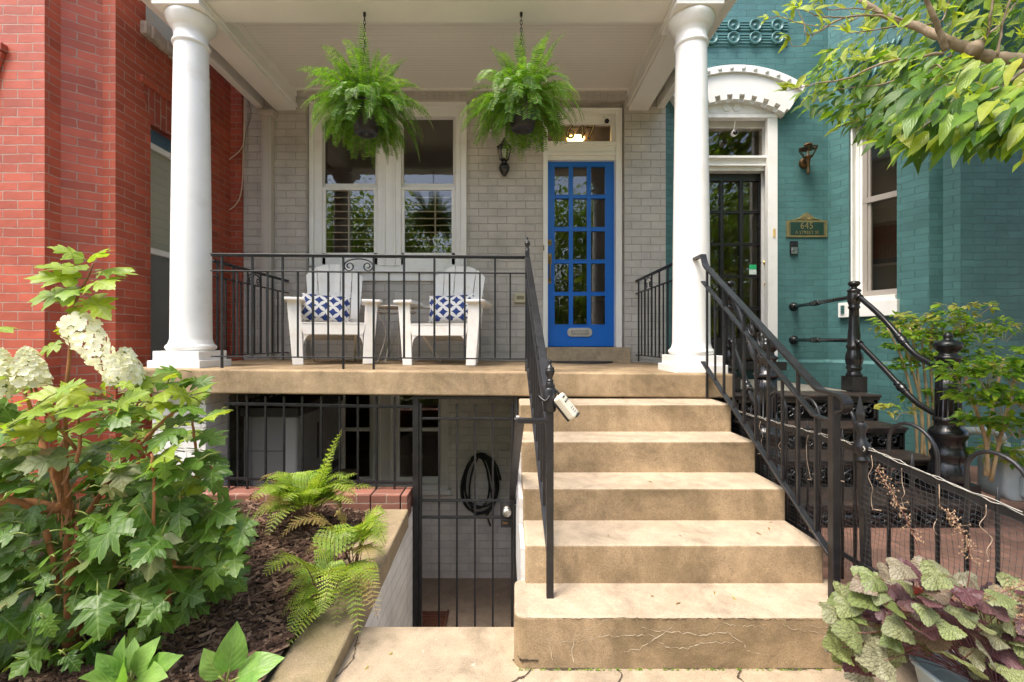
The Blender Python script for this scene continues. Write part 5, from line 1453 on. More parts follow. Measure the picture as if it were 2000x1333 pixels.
# cables on the red corner
cbm = paint('cream_cable', (.55, .42, .30), .5, .1)
cc = thing('wall_cable', 'looped cream cable hanging on the corner of the red and grey walls', 'cable', P(450, 420, WY - .05))
m = MB(); Y = 5.03
m.tube(bez([P(414, 205, Y), P(418, 190, Y), P(428, 183, Y), P(433, 190, Y), P(424, 196, Y), P(416, 192, Y), P(413, 203, Y), P(412, 230, Y)], 5), .006, 6)
m.tube(bez([P(480, 165, Y), P(478, 215, Y), P(474, 285, Y), P(440, 320, Y), P(428, 355, Y), P(434, 374, Y)], 6), .006, 6)
m.tube(bez([P(478, 165, Y), P(477, 225, Y), P(475, 300, Y), P(473, 360, Y), P(466, 392, Y), P(448, 410, Y), P(428, 408, Y), P(412, 395, Y)], 6), .006, 6)
m.tube(bez([P(433, 412, Y), P(432, 450, Y), P(428, 500, Y), P(422, 560, Y), P(421, 620, Y), P(421, 690, Y)], 5), .006, 6)
m.build('cord', cbm, cc)
m = MB(); m.tube(bez([P(484, 168, WY - .01), P(486, 200, WY - .01), P(490, 225, WY - .01), P(480, 260, WY - .01), P(475, 300, WY - .01)], 5), .005, 6); m.build('cord', paint('grey_cable', (.30, .27, .23), .5), cc)

# ================================================================= porch furniture
plastic = paint('white_resin', (.85, .83, .79), .42, .04, 5, .1, 40, dirt=(.5, .36, .22), dirt_amt=.35, dsc=5)
def chair_parts(root):
    def plank(mb, quad, th):  # quad of 4 points, extruded along its normal
        q = [Vector(p) for p in quad]; n = (q[1] - q[0]).cross(q[3] - q[0]).normalized() * th / 2
        mb.add([p - n for p in q] + [p + n for p in q], [(3, 2, 1, 0), (4, 5, 6, 7), (0, 1, 5, 4), (1, 2, 6, 5), (2, 3, 7, 6), (3, 0, 4, 7)])
    for s in (-1, 1):
        m = MB()
        plank(m, [(s * .262, -.40, 0), (s * .342, -.40, 0), (s * .392, -.40, .565), (s * .285, -.40, .565)], .022)
        plank(m, [(s * .345, -.41, 0), (s * .345, -.33, 0), (s * .395, -.25, .565), (s * .395, -.41, .565)], .02)
        m.build('leg', plastic, root, .006)
        m = MB()
        plank(m, [(s * .20, -.28, .27), (s * .20, -.36, .30), (s * .21, .40, .0), (s * .21, .30, .0)], .025)
        m.build('leg', plastic, root, .006)
        m = MB(); pl = [(.25, -.45), (.42, -.455), (.445, -.42), (.43, .10), (.37, .34), (.31, .34), (.30, .05), (.265, -.10)]
        m.prism([(s * a, b) for a, b in pl], lambda u, v, w: (u, v, w), .555, .582)
        m.build('armrest', plastic, root, .007)
    m = MB()     # seat: front lip curving into slats
    m.prism([(-.285, .365), (.285, .365), (.275, .30), (.262, .265), (-.262, .265), (-.275, .30)], lambda u, v, w: (u, w, v), -.415, -.385)
    for k in range(6):
        y0 = -.415 + k * .105; z0 = .372 - k * .022
        m.prism([(y0, z0), (y0 + .098, z0 - .021), (y0 + .098, z0 - .043), (y0, z0 - .024)], lambda u, v, w: (w, u, v), -.272, .272)
    for s in (-1, 1):
        pl = [(s * .262, .275), (s * .262, .17)] + [(s * (.262 - .09 * (1 - math.cos(PI / 2 * k / 6))), .275 - .105 * (1 - math.sin(PI / 2 * k / 6))) for k in range(1, 7)]
        m.prism(pl, lambda u, v, w: (u, w, v), -.410, -.392)
    m.build('seat', plastic, root, .008, seg=3)
    n = 5; zb_, zt = .30, 1.03
    for k in range(n):
        m = MB(); u0 = -1 + 2 * k / n; u1 = -1 + 2 * (k + 1) / n; g = .012
        def pt(u, v):
            w = lerp(.235, .315, v ** .8); yb = .155 + .30 * v + .035 * (1 - abs(u)) * 1.2
            return Vector((u * w, yb, lerp(zb_, zt, v)))
        topz = lambda u: 1.0 - .20 * abs(u) ** 2.2
        rows_ = []
        for i in range(9):
            v = i / 8
            row = []
            for j in range(5):
                u = lerp(u0 + g * (1.6 - .6 * v), u1 - g * (1.6 - .6 * v), j / 4); row.append(pt(u, v * topz(u)))
            rows_.append(row)
        vs = [p for r in rows_ for p in r]; b_ = [p + V(0, .018, -.004) for p in vs]
        fs = []
        for i in range(8):
            for j in range(4):
                a = i * 5 + j; fs.append((a, a + 1, a + 6, a + 5)); a2 = a + 45; fs.append((a2 + 5, a2 + 6, a2 + 1, a2))
        rim = [j for j in range(5)] + [i * 5 + 4 for i in range(1, 9)] + [40 + j for j in range(3, -1, -1)] + [i * 5 for i in range(7, 0, -1)]
        for i in range(len(rim)): a, b = rim[i], rim[(i + 1) % len(rim)]; fs.append((b, a, a + 45, b + 45))
        m.add(vs + b_, fs, 0, False)
        m.build('back_slat', plastic, root, .005)
    m = MB(); m.box(-.24, .24, .20, .225, .40, .44); m.box(-.285, .285, .36, .385, .68, .72); m.build('back_rail', plastic, root, .005)
GC = 'white chairs on the porch'
def chair(px, lab, Yc, rz):
    x = PX(px, Yc - .40); t = thing('adirondack_chair', lab, 'chair', (0, 0, 0), GC, local=True); chair_parts(t); t.scale = (.93, 1, 1)
    x += -.137; t.location = (x, Yc, zfl(x) + .001); t.rotation_euler = (0, 0, R(rz)); return t
def copy_tree(o, parent=None):
    c = o.copy(); COL.objects.link(c); c.parent = parent
    ORG[c.name] = ORG.get(o.name, Vector())
    for ch in [k for k in bpy.data.objects if k.parent is o]: copy_tree(ch, c)
    return c
ch1 = chair(650, 'white plastic slatted chair with a blue pillow nearest the left column', 4.39, 20)
ch2 = copy_tree(ch1); x = PX(868, 4.03); ch2.location = (x, 4.43, zfl(x) + .001); ch2.rotation_euler = (0, 0, R(-7)); ch2['label'] = 'white plastic slatted chair with a blue pillow nearest the blue door'

def ikat():
    m, nt, out = newmat('blue_ikat_fabric'); uv = coords(nt, 'UV'); sp = N(nt, 'ShaderNodeSeparateXYZ'); L(nt, uv, sp.inputs[0])
    n1 = noise(nt, uv, 40, 3); n2 = math_n(nt, 'MULTIPLY', math_n(nt, 'SUBTRACT', n1, .5), .16)
    fs = []
    for o in (0, .5):
        u = math_n(nt, 'ADD', math_n(nt, 'MULTIPLY', sp.outputs[0], 1 / .128), o); v = math_n(nt, 'ADD', math_n(nt, 'MULTIPLY', sp.outputs[1], 1 / .115), o)
        a = math_n(nt, 'ABSOLUTE', math_n(nt, 'SUBTRACT', math_n(nt, 'FRACT', u), .5)); b = math_n(nt, 'ABSOLUTE', math_n(nt, 'SUBTRACT', math_n(nt, 'FRACT', v), .5))
        s = math_n(nt, 'ADD', math_n(nt, 'POWER', a, .72), math_n(nt, 'POWER', b, .72)); s = math_n(nt, 'ADD', s, n2)
        fs.append(math_n(nt, 'LESS_THAN', s, .515))
    f = math_n(nt, 'MAXIMUM', fs[0], fs[1])
    dk = ramp(nt, noise(nt, uv, 25, 4), [(.3, (.010, .022, .12)), (.7, (.035, .075, .28))])
    bsdf(nt, out, mixc(nt, f, (.78, .76, .72), dk), .85, 0, bump(nt, noise(nt, uv, 300, 2), .3, .002)); return m
IK = ikat()
def pillow(name, w, h, d):
    vs, fs, uv = [], [], []; n = 16
    for s in (-1, 1):
        for j in range(n + 1):
            for i in range(n + 1):
                a, b = 2 * i / n - 1, 2 * j / n - 1
                t = ((1 - a * a) * (1 - b * b)) ** .45; pin = 1 - .07 * (1 - abs(a)) * abs(b) ** 2; pin2 = 1 - .07 * (1 - abs(b)) * abs(a) ** 2
                vs.append((a * w / 2 * pin2, s * d / 2 * t + .004 * math.sin(a * 9 + b * 4), b * h / 2 * pin)); uv.append((a * w / 2, b * h / 2 + (.3 if s > 0 else 0)))
    N_ = (n + 1) ** 2
    for j in range(n):
        for i in range(n):
            a = j * (n + 1) + i; fs.append((a, a + 1, a + n + 2, a + n + 1)); fs.append((N_ + a + n + 1, N_ + a + n + 2, N_ + a + 1, N_ + a))
    me = bpy.data.meshes.new(name); me.from_pydata(vs, [], fs); me.materials.append(IK)
    l = me.uv_layers.new(name='UVMap')
    for lp in me.loops: l.data[lp.index].uv = uv[lp.vertex_index]
    me.polygons.foreach_set('use_smooth', [True] * len(fs))
    o = bpy.data.objects.new(name, me); COL.objects.link(o); return o
p1 = tag(pillow('pillow', .45, .275, .13), 'blue and white diamond pillow on the chair nearest the left column', 'pillow', 'blue patterned pillows')
p2 = p1.copy(); COL.objects.link(p2); p2['label'] = 'blue and white diamond pillow on the chair nearest the blue door'
for p, px, Y, rz, ry in ((p1, 637, 4.42, 20, 3), (p2, 881, 4.42, -6, -2)):
    c = P(px, 602.5, Y); p.location = (c.x, Y, c.z + .002); p.rotation_euler = (R(-16), R(ry), R(rz))

tb = thing('side_table', 'small round white wire side table between the chairs', 'table', P(775, 700, 4.62))
wm = paint('chipped_white_wire', (.58, .52, .44), .5, .1, 20, .2, 60, dirt=(.3, .2, .12), dirt_amt=.5)
c = P(773, 601, 4.60); 
m = MB(); m.lathe([(0, .010), (.22, .008), (.235, .004), (.235, -.006), (.22, -.008), (0, -.004)], (c.x, 4.60, c.z), 36); m.build('tabletop', wm, tb)
m = MB(); m.tube([(c.x + .20 * math.cos(a), 4.60 + .20 * math.sin(a), c.z - .05) for a in [2 * PI * k / 24 for k in range(25)]], .005, 6); m.build('rim', wm, tb)
zf_ = zfl(c.x)
for a in (200, 250, 315, 20, 90):
    a = R(a); ca, sa = math.cos(a), math.sin(a)
    m = MB(); m.tube(bez([(c.x + .19 * ca, 4.60 + .19 * sa, c.z), (c.x + .14 * ca, 4.60 + .14 * sa, c.z - .12), (c.x + .10 * ca, 4.60 + .10 * sa, c.z - .28), (c.x + .17 * ca, 4.60 + .17 * sa, zf_ + .03), (c.x + .20 * ca, 4.60 + .20 * sa, zf_ + .008), (c.x + .215 * ca, 4.60 + .215 * sa, zf_ + .02)], 5), .0055, 6); m.build('leg', wm, tb)
# ================================================================= leaf templates (x across, y along, z normal)
def tmpl_ellip(wid=.42, n=7, droop=.18, fold=.10, tip=1.6, wave=.0):
    vs, fs, uv = [], [], []
    for i in range(n + 1):
        v = i / n; w = wid * math.sin(PI * v ** .85) ** .9 * (1 - .25 * v ** tip) / 1.0
        if i in (0, n): w = .004
        z = -droop * v * v
        for s in (-1, -.5, 0, .5, 1):
            vs.append((s * w, v, z + fold * abs(s) * w * 1.6 - .12 * w * s * s + wave * math.sin(v * 14) * abs(s) * w)); uv.append((s, v))
    for i in range(n):
        for j in range(4): a = i * 5 + j; fs.append((a, a + 1, a + 6, a + 5))
    return (np.array(vs), fs, np.array(uv))
def tmpl_fan(out, c, curl=.25, cup=.0, uvk=1.0, rings=(.35, .7, 1.0), wav=.02, fold=0.0):
    """outline fan round c with inner rings; curls down away from the base"""
    n = len(out); vs = [(c[0], c[1], 0)]; fs = []; uv = [(0, c[1])]
    for k, r in enumerate(rings):
        for i, (x, y) in enumerate(out):
            X = c[0] + (x - c[0]) * r; Y_ = c[1] + (y - c[1]) * r
            d2 = X * X + (Y_ - c[1]) ** 2
            vs.append((X, Y_, -curl * d2 * 1.2 + cup * abs(X) + fold * abs(X) + wav * r * math.sin(5 * math.atan2(x - c[0], y - c[1]) + c[1] * 9))); uv.append((X * 2 * uvk, Y_))
    for i in range(n): fs.append((0, 1 + i, 1 + (i + 1) % n))
    for k in range(len(rings) - 1):
        for i in range(n):
            a = 1 + k * n + i; b = 1 + k * n + (i + 1) % n; fs.append((a, a + n, b + n, b))
    return (np.array(vs), fs, np.array(uv))
def serr(pts, k=3, amp=.018):
    out = []
    for i in range(len(pts) - 1):
        a, b = pts[i], pts[i + 1]; dx, dy = b[0] - a[0], b[1] - a[1]; L_ = math.hypot(dx, dy) or 1
        for j in range(k):
            t = j / k; o = amp * (1 if j % 2 else -.3) if 0 < j else 0
            out.append((a[0] + dx * t + dy / L_ * o, a[1] + dy * t - dx / L_ * o))
    out.append(pts[-1]); return out
def oak_outline(a=1.0, seed=0):
    r = random.Random(seed); j = lambda: r.uniform(-.025, .025)
    half = [(.0, .05), (.12, .0), (.30 * a, .02 + j()), (.47 * a + j(), .17 + j()), (.36 * a, .22), (.20 * a, .27 + j()), (.36 * a + j(), .36), (.56 * a + j(), .55 + j()), (.42 * a, .56), (.19 * a + j(), .55), (.29 * a + j(), .68 + j()), (.33 * a, .82 + j()), (.21 * a, .80), (.12, .90), (0, 1.05)]
    h2 = [(-x + (j() if .05 < y < 1 and x > .1 else 0), y + (j() if x > .1 else 0)) for (x, y) in half]
    R_ = serr(half, 3, .016); L_ = serr(h2, 3, -.016)
    return R_ + list(reversed(L_))[1:-1]
OAK = [tmpl_fan(oak_outline(rnd(.86, 1.05), s), (0, .40), rnd(.05, .35), 0, 1.0, wav=.02, fold=rnd(-.15, .22)) for s in range(9)]
def heu_outline(seed):
    r = random.Random(seed); out = []; n = 84
    for i in range(n + 1):
        th = -PI * .86 + 2 * PI * .86 * i / n
        lob = 1 - abs(math.sin(th * 1.6)) ** 1.1
        rad = .50 * (.68 + .36 * lob) + .024 * (1 if i % 4 == 1 else -.3) + .01 * r.uniform(-1, 1)
        out.append((rad * math.sin(th), .42 + rad * math.cos(th)))
    out.append((0, .16)); return out
HEU = [tmpl_fan(heu_outline(s), (0, .36), rnd(-.1, .4), 0, 1.0, (.3, .65, 1.0), .03, rnd(-.1, .12)) for s in range(6)]
ELL = [tmpl_ellip(.185, 7, d, f, 2.2, w) for d, f, w in ((.20, .3, .1), (.35, .2, .2), (.10, .4, .1), (.45, .15, .15))]
BROAD = [tmpl_ellip(.36, 8, d, f, 1.0, w) for d, f, w in ((.20, .25, .1), (.35, .2, .12), (.05, .3, .1))]
NAN = [tmpl_ellip(.26, 4, .15, .2, 1.3), tmpl_ellip(.30, 4, .3, .15, 1.3)]
PIN = (np.array([(0, 0, 0), (-.20, .25, .03), (.20, .25, .03), (-.17, .65, 0), (.17, .65, 0), (0, 1.0, -.08), (0, .25, .0), (0, .65, -.02)]), [(0, 6, 1), (0, 2, 6), (1, 6, 7, 3), (6, 2, 4, 7), (3, 7, 5), (7, 4, 5)],
       np.array([(0, 0), (-1, .25), (1, .25), (-1, .65), (1, .65), (0, 1), (0, .25), (0, .65)]))
def tmpl_pinna(n=5):   # toothed pinna of a wood fern
    vs, fs, uv = [(0, 0, 0)], [], [(0, 0)]
    for i in range(n):
        v0 = i / n; v1 = (i + .62) / n; w0 = .055; w1 = .26 * (1 - v0) ** .8 + .03
        for s in (-1, 1): vs += [(s * .025, v0, 0), (s * w1, v0 + .09, .015), (s * .03, v1, 0)]; uv += [(0, v0), (s, v0), (0, v1)]
        b = 1 + i * 6; fs += [(b, b + 2, b + 1), (b + 3, b + 4, b + 5)]
        fs.append((b, b + 3, b + 5, b + 2))
        if i: fs.append((b - 4, b - 1, b + 3, b))
    vs.append((0, 1.04, -.03)); uv.append((0, 1)); b = 1 + (n - 1) * 6; fs.append((b + 2, b + 5, len(vs) - 1))
    return (np.array(vs), fs, np.array(uv))
WF_ = tmpl_pinna()

LM = {}
LM['hyd_young_lit'] = leaf_mat('hydrangea_young_lit_leaf', [(.25, .34, .022), (.19, .30, .026), (.32, .38, .032), (.18, .30, .04)], (.34, .42, .14), 'pin', 6, .38, .42, .09, .55)
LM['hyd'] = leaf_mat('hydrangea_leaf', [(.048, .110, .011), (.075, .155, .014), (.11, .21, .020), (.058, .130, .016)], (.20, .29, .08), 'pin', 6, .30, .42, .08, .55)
LM['hyd_dry'] = leaf_mat('hydrangea_browning_leaf', [(.12, .17, .05), (.16, .17, .06), (.10, .16, .05)], (.26, .27, .14), 'pin', 6, .3, .5, .08, .5, edge=(.30, .17, .085))
LM['dog'] = leaf_mat('tree_leaf', [(.030, .080, .008), (.062, .145, .010), (.12, .23, .014), (.27, .37, .030)], (.20, .30, .09), 'pin', 6, .42, .38, .05, .35, puck=.35)
LM['dog_y'] = leaf_mat('young_tree_leaf', [(.30, .36, .035), (.24, .33, .04), (.36, .38, .04)], (.36, .40, .12), 'pin', 6, .45, .4, .05, .35, puck=.3)
LM['dog_far'] = leaf_mat('sunlit_street_tree_leaf', [(.10, .20, .02), (.17, .27, .03), (.26, .33, .04)], None, None, 6, .5, .5)
LM['bos'] = leaf_mat('boston_fern_leaf', [(.045, .13, .010), (.085, .205, .014), (.17, .31, .020), (.07, .175, .02)], None, None, 6, .40, .30)
LM['wood'] = leaf_mat('wood_fern_leaf', [(.30, .42, .05), (.22, .35, .04), (.36, .44, .06), (.28, .40, .10)], None, None, 6, .35, .45)
LM['wood_y'] = leaf_mat('tan_fern_leaf', [(.36, .27, .09), (.30, .22, .08), (.28, .28, .08)], None, None, 6, .35, .5)
LM['nan'] = leaf_mat('bamboo_shrub_leaf', [(.065, .16, .015), (.13, .27, .022), (.24, .38, .03), (.32, .42, .04)], None, None, 6, .38, .38)
LM['nan_y'] = leaf_mat('yellow_shrub_leaf', [(.40, .38, .07), (.34, .30, .07), (.30, .34, .06)], None, None, 6, .4, .4)
LM['heu'] = leaf_mat('silvery_coral_bell_leaf', [(.19, .24, .08), (.26, .29, .13), (.14, .20, .05), (.27, .26, .17), (.20, .14, .10)], (.070, .060, .035), 'pal', 13, .25, .45, .085, .8, tcol=(1, .9, .6))
LM['heu_p'] = leaf_mat('purple_coral_bell_leaf', [(.11, .050, .055), (.16, .085, .085), (.07, .03, .035), (.20, .13, .12)], (.045, .015, .02), 'pal', 13, .25, .42, .085, .8, tcol=(1.2, .6, .6))
LM['heu_r'] = leaf_mat('red_coral_bell_leaf', [(.30, .02, .02), (.26, .06, .02)], (.1, .01, .01), 'pal', 11, .3, .4, .07, .6, tcol=(1.2, .5, .4))
LM['broad'] = leaf_mat('broad_garden_leaf', [(.17, .32, .06), (.14, .28, .055), (.20, .34, .07)], (.27, .40, .14), 'pin', 6, .35, .42, .06, .5)
LM['petal'] = leaf_mat('cream_petal', [(.80, .78, .62), (.84, .82, .70), (.74, .74, .50), (.82, .80, .72)], None, None, 6, .35, .55, tcol=(1, 1, .9), spec=.3)
bark_br = paint('peeling_cinnamon_bark', (.30, .125, .045), .75, .35, 14, .8, 40, dirt=(.10, .05, .025), dirt_amt=.8, dsc=18)
bark_gr = paint('grey_tan_bark', (.25, .19, .125), .85, .35, 16, 1.0, 50, dirt=(.085, .06, .035), dirt_amt=.9, dsc=22)
stem_g = paint('green_stem', (.20, .24, .05), .5, .25, 10, .3, 30)
stem_r = paint('wiry_brown_stem', (.14, .075, .04), .6, .25, 10, .3, 30)
stem_c = paint('cane_stem', (.38, .27, .14), .65, .25, 14, .5, 30, dirt=(.16, .11, .06), dirt_amt=.7, dsc=10)

# ================================================================= hanging ferns
def boston(label, px, pcy, extra, seed, chain_to):
    random.seed(seed)
    Y = 3.58; base = P(px + 3, pcy, Y); t = thing('hanging_fern', label, 'hanging plant', base, 'hanging ferns under the porch ceiling')
    m = MB(); pr = [(.055, .004), (.04, -.004), (.085, 0), (.092, .015), (.125, .205), (.132, .205), (.132, .225), (.120, .225), (.115, .19), (0, .19)]
    m.lathe([(.0, .004)] + pr, base, 28); m.build('pot', paint('black_nursery_pot', (.016, .015, .017), .5, .2), t)
    top = Vector((PX(px, Y), Y, HC + 2.588)); rim = base.z + .22; hookz = PZ(chain_to, Y)
    m = MB(); z = top.z; i = 0
    while z > hookz:
        a = (i % 2) * PI / 2; dx, dy = math.cos(a), math.sin(a)
        pts = [(top.x + dx * .009 * math.sin(q), top.y + dy * .009 * math.sin(q), z - .017 + .019 * math.cos(q)) for q in [2 * PI * k / 10 for k in range(11)]]
        m.tube(pts, .0028, 5); z -= .030; i += 1
    m.lathe([(.012, 0), (.010, .01), (.004, .03)], top, 8, axis=(0, 0, -1))
    m.tube([(top.x, top.y, hookz + .01), (top.x + .012, top.y, hookz - .02), (top.x - .005, top.y, hookz - .05), (top.x, top.y, hookz - .09)], .006, 6)
    for k in range(3):
        a = 2 * PI * k / 3 + .4; m.tube([(top.x, top.y, hookz - .08), (base.x + .125 * math.cos(a), base.y + .125 * math.sin(a), rim)], .0022, 5)
    m.build('chain', M['iron'], t)
    lv = Leaves(); st = MB()
    fr_n = 230
    for f in range(fr_n):
        az = rnd(0, 2 * PI); el = R(random.choice((74, 56, 46, 36, 28, 18, 8, -4, -14, -24))) + rnd(-.25, .25)
        ln = rnd(.30, .56) * (1.0 if el < .9 else .95); r0 = rnd(.02, .10)
        p = Vector((base.x + r0 * math.cos(az), base.y + r0 * math.sin(az), rim - .01)); d = Vector((math.cos(az) * math.cos(el), math.sin(az) * math.cos(el), math.sin(el)))
        n = 17; seg = ln / n; side0 = d.cross(Vector((0, 0, 1))).normalized(); pts = [p.copy()]
        g = rnd(.09, .19) if el < 1.0 else rnd(.06, .12)
        tw = rnd(-.9, .9); fr = -math.sin(az)
        zlim = base.z + (rnd(-.02, .16) if fr > .82 else rnd(-.10, .08) + (.05 if seed == 8 else 0) - (.06 if seed == 3 and random.random() < .3 else 0))
        for k in range(n):
            if p.z < zlim: break
            d = (d + Vector((0, 0, -g)) * (.6 + k / n) + Vector((rnd(-.03, .03), rnd(-.03, .03), 0))).normalized(); p = p + d * seg; pts.append(p.copy())
            if k < 1: continue
            side = d.cross(Vector((0, 0, 1))); side = side.normalized() if side.length > .05 else side0
            up = side.cross(d).normalized(); v = k / n
            pl = .046 * (math.sin(PI * min(1, .12 + .88 * v)) ** .55) * rnd(.85, 1.1) * (ln / .45)
            side = (side + up * tw * .4).normalized()
            for q in (0, .5):
                for s in (-1, 1):
                    dd = (side * s + d * .28 + up * rnd(-.12, .12) + V(0, 0, -.12)).normalized()
                    lv.put(PIN, frame(p - d * seg * q, dd, up + V(rnd(-.35, .35), rnd(-.35, .35), 0), pl, 0, .50))
        st.tube(pts[::3] + [pts[-1]], .0012, 3) if len(pts) > 3 else None
    lv.build('fronds', LM['bos'], t); st.build('stems', stem_g, t, merge=False, recalc=False)
boston('lush boston fern basket hanging in front of the double window', 712, 262, 0, 3, 82)
boston('lush boston fern basket hanging over the black wall lantern', 1018, 254, 0, 8, 118)

# ================================================================= wood ferns in the bed
def woodfern(label, base, fronds, seed, tan=0.0, more=0):
    """fronds: list of tips (Vector) with an arch height"""
    random.seed(seed); t = thing('wood_fern', label, 'fern', base, 'ferns in the mulch bed'); lv = Leaves(); st = MB(); fronds = list(fronds)
    for k in range(more):
        a = rnd(0, 2 * PI); r = rnd(.20, .40); fronds.append((base + V(r * math.cos(a) * 1.15, r * math.sin(a) * .8 - .03, rnd(.08, .30)), rnd(.12, .20), rnd(.10, .15)))
    for (tip, arch, wd) in fronds:
        b = base + V(rnd(-.03, .03), rnd(-.03, .03), 0); tip = Vector(tip); mid = b.lerp(tip, .45) + V(0, 0, arch)
        path = bez([b, b.lerp(mid, .6) + V(0, 0, arch * .25), mid, mid.lerp(tip, .55) + V(0, 0, arch * .22), tip], 10)
        n = len(path) - 1; L_ = sum((path[i + 1] - path[i]).length for i in range(n))
        st.tube(path[::4] + [path[-1]], [.0028 * (1 - .7 * i / (n // 4 + 1)) for i in range(len(path[::4]) + 1)], 5)
        k0 = int(n * .26); mi = 1 if random.random() < tan else 0
        np_ = 17
        for j in range(np_):
            v = j / np_; f = k0 + (n - k0) * v; i = min(n - 1, int(f)); p = path[i].lerp(path[i + 1], f - i); d = (path[i + 1] - path[i]).normalized()
            side = d.cross(Vector((0, 0, 1)))
            side = side.normalized() if side.length > .1 else V(1, 0, 0); up = side.cross(d).normalized()
            if up.z < 0: up = -up
            pl = wd * (1 - v) ** .75 * (.72 + .28 * min(1, v * 5)) + .006
            for s in (-1, 1):
                dd = side * s + d * .42 + up * rnd(-.10, .14) + V(0, 0, -.10)
                lv.put(WF_, frame(p, dd, up + V(rnd(-.2, .2), rnd(-.2, .2), 0), pl, rnd(-.2, .2), .80), mi)
    lv.build('fronds', [LM['wood'], LM['wood_y']], t); st.build('stems', stem_r, t, merge=False, recalc=False)
def gp(px, Y): x = PX(px, Y); return V(x, Y, soil(x, Y))
A_ = gp(595, 2.80)
woodfern('wood fern with one tall upright frond before the brick kerb', A_, [(P(668, 838, 2.78), .05, .14), (P(640, 905, 2.7), .06, .12), (P(540, 960, 2.65), .14, .13), (P(488, 975, 2.75), .16, .13), (P(500, 1005, 2.55), .15, .13), (P(470, 1040, 2.6), .16, .12), (P(560, 980, 2.5), .14, .12),
          (P(620, 965, 2.55), .12, .12), (P(700, 925, 2.8), .10, .13), (P(735, 955, 2.85), .12, .12), (P(690, 985, 2.6), .12, .11), (P(520, 1050, 2.45), .16, .11), (P(590, 955, 2.95), .1, .12), (P(505, 960, 2.9), .14, .12), (P(655, 870, 2.95), .05, .10)], 4, .12, 22)
B_ = gp(688, 2.42)
woodfern('wood fern trailing its fronds over the tan coping', B_, [(P(735, 1010, 2.5), .10, .09), (P(750, 1040, 2.42), .09, .09), (P(752, 1085, 2.30), .08, .09), (P(655, 1005, 2.4), .12, .10), (P(735, 1150, 2.12), .08, .10), (P(715, 1190, 2.02), .09, .10), (P(690, 1210, 1.98), .10, .10), (P(655, 1225, 1.98), .09, .09), (P(738, 1210, 1.95), .08, .09), (P(700, 1245, 1.90), .08, .09), (P(725, 1100, 2.2), .1, .09)], 5, .30, 6)
C_ = gp(640, 2.12)
woodfern('wood fern with low arching fronds beside the coping', C_, [(P(545, 1120, 2.15), .10, .075), (P(552, 1165, 2.05), .10, .08), (P(548, 1205, 1.98), .10, .09), (P(560, 1245, 1.9), .08, .075), (P(622, 1075, 2.2), .10, .07), (P(700, 1130, 2.05), .09, .07), (P(628, 1200, 1.92), .08, .08), (P(650, 1105, 2.2), .09, .08), (P(560, 1265, 1.85), .05, .06)], 6, .05, 3)

# ================================================================= oakleaf hydrangea
random.seed(21)
HB = V(-1.62, 1.95, .17)
HY = thing('oakleaf_hydrangea', 'large oakleaf hydrangea with cream flower cones before the left column', 'shrub', HB)
poly = [(-260, 560), (-60, 690), (40, 742), (130, 752), (210, 745), (300, 722), (395, 735), (418, 790), (438, 850), (432, 950), (445, 1000), (492, 1045), (470, 1090), (478, 1130), (415, 1165), (385, 1200), (300, 1262), (150, 1300), (-200, 1310)]
def inside(x, y, pl):
    c = False; n = len(pl)
    for i in range(n):
        (x1, y1), (x2, y2) = pl[i], pl[(i + 1) % n]
        if (y1 > y) != (y2 > y) and x < (x2 - x1) * (y - y1) / (y2 - y1) + x1: c = not c
    return c
lv = Leaves(); st = MB()
def hyd_leaf(pos, d, up, size, mi, droop=None):
    T = random.choice(OAK); M_ = frame(pos, d, up, size, rnd(-.25, .25), 1.0, rnd(.6, 1.3)); lv.put(T, M_, mi)
    dn = Vector(d).normalized()
    q = Vector(pos) - dn * size * rnd(.35, .6) + V(0, 0, -size * .12); st.tube([Vector(pos) + dn * size * .05, Vector(pos) - dn * size * .2, q], .0024, 5, 1)
cx0, cy0 = 190, 980
placed = []
def try_place(px, py, Y, md):
    for (a, b, c) in placed:
        if abs(c - Y) < .3 and (a - px) ** 2 + (b - py) ** 2 < md * md: return False
    placed.append((px, py, Y)); return True
cnt = 0
while cnt < 560:
    px, py = rnd(-180, 490), rnd(720, 1300)
    if not inside(px, py, poly): continue
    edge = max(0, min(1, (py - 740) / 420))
    lay = random.random()
    Y = lerp(1.55, 1.95, random.random()) if lay < .55 else lerp(1.9, 2.5, random.random())
    if px > 330: Y = max(Y, 1.72)
    p = P(px, py, Y)
    if p.z < soil(p.x, p.y) + .02: continue
    # a thin spot in the middle where the bark shows
    if 40 < px < 170 and 870 < py < 1010 and Y < 1.9: continue
    if not try_place(px, py, Y, 25): continue
    out = V((px - cx0) / 300 + rnd(-1, 1), rnd(-1.0, .5), -.08 - .30 * edge + (980 - py) / 1200 + rnd(-.35, .35))
    if out.length < .2: continue
    up = V(rnd(-.5, .5) + (px - cx0) / 800, -.38 + rnd(-.4, .4), .95)
    size = random.choice((rnd(.06, .10), rnd(.09, .13), rnd(.11, .15)))
    young = random.random() < max(.03, .70 - 1.25 * edge)  # lime thins out downwards: partly leaf age, partly light put into the colour
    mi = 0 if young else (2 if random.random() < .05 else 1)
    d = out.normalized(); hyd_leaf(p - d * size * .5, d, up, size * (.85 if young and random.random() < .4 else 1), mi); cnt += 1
for k in range(230):     # leaves deeper inside the shrub
    px, py = rnd(-180, 470), rnd(900, 1270)
    if not inside(px, py, poly): continue
    Y = rnd(1.85, 2.6); p = P(px, py, Y)
    if p.z < soil(p.x, p.y) + .02: continue
    d = V(rnd(-1, 1), rnd(-1, .4), rnd(-.6, .2)).normalized(); hyd_leaf(p - d * .06, d, V(rnd(-.5, .5), -.45, .9), rnd(.10, .16), 1)
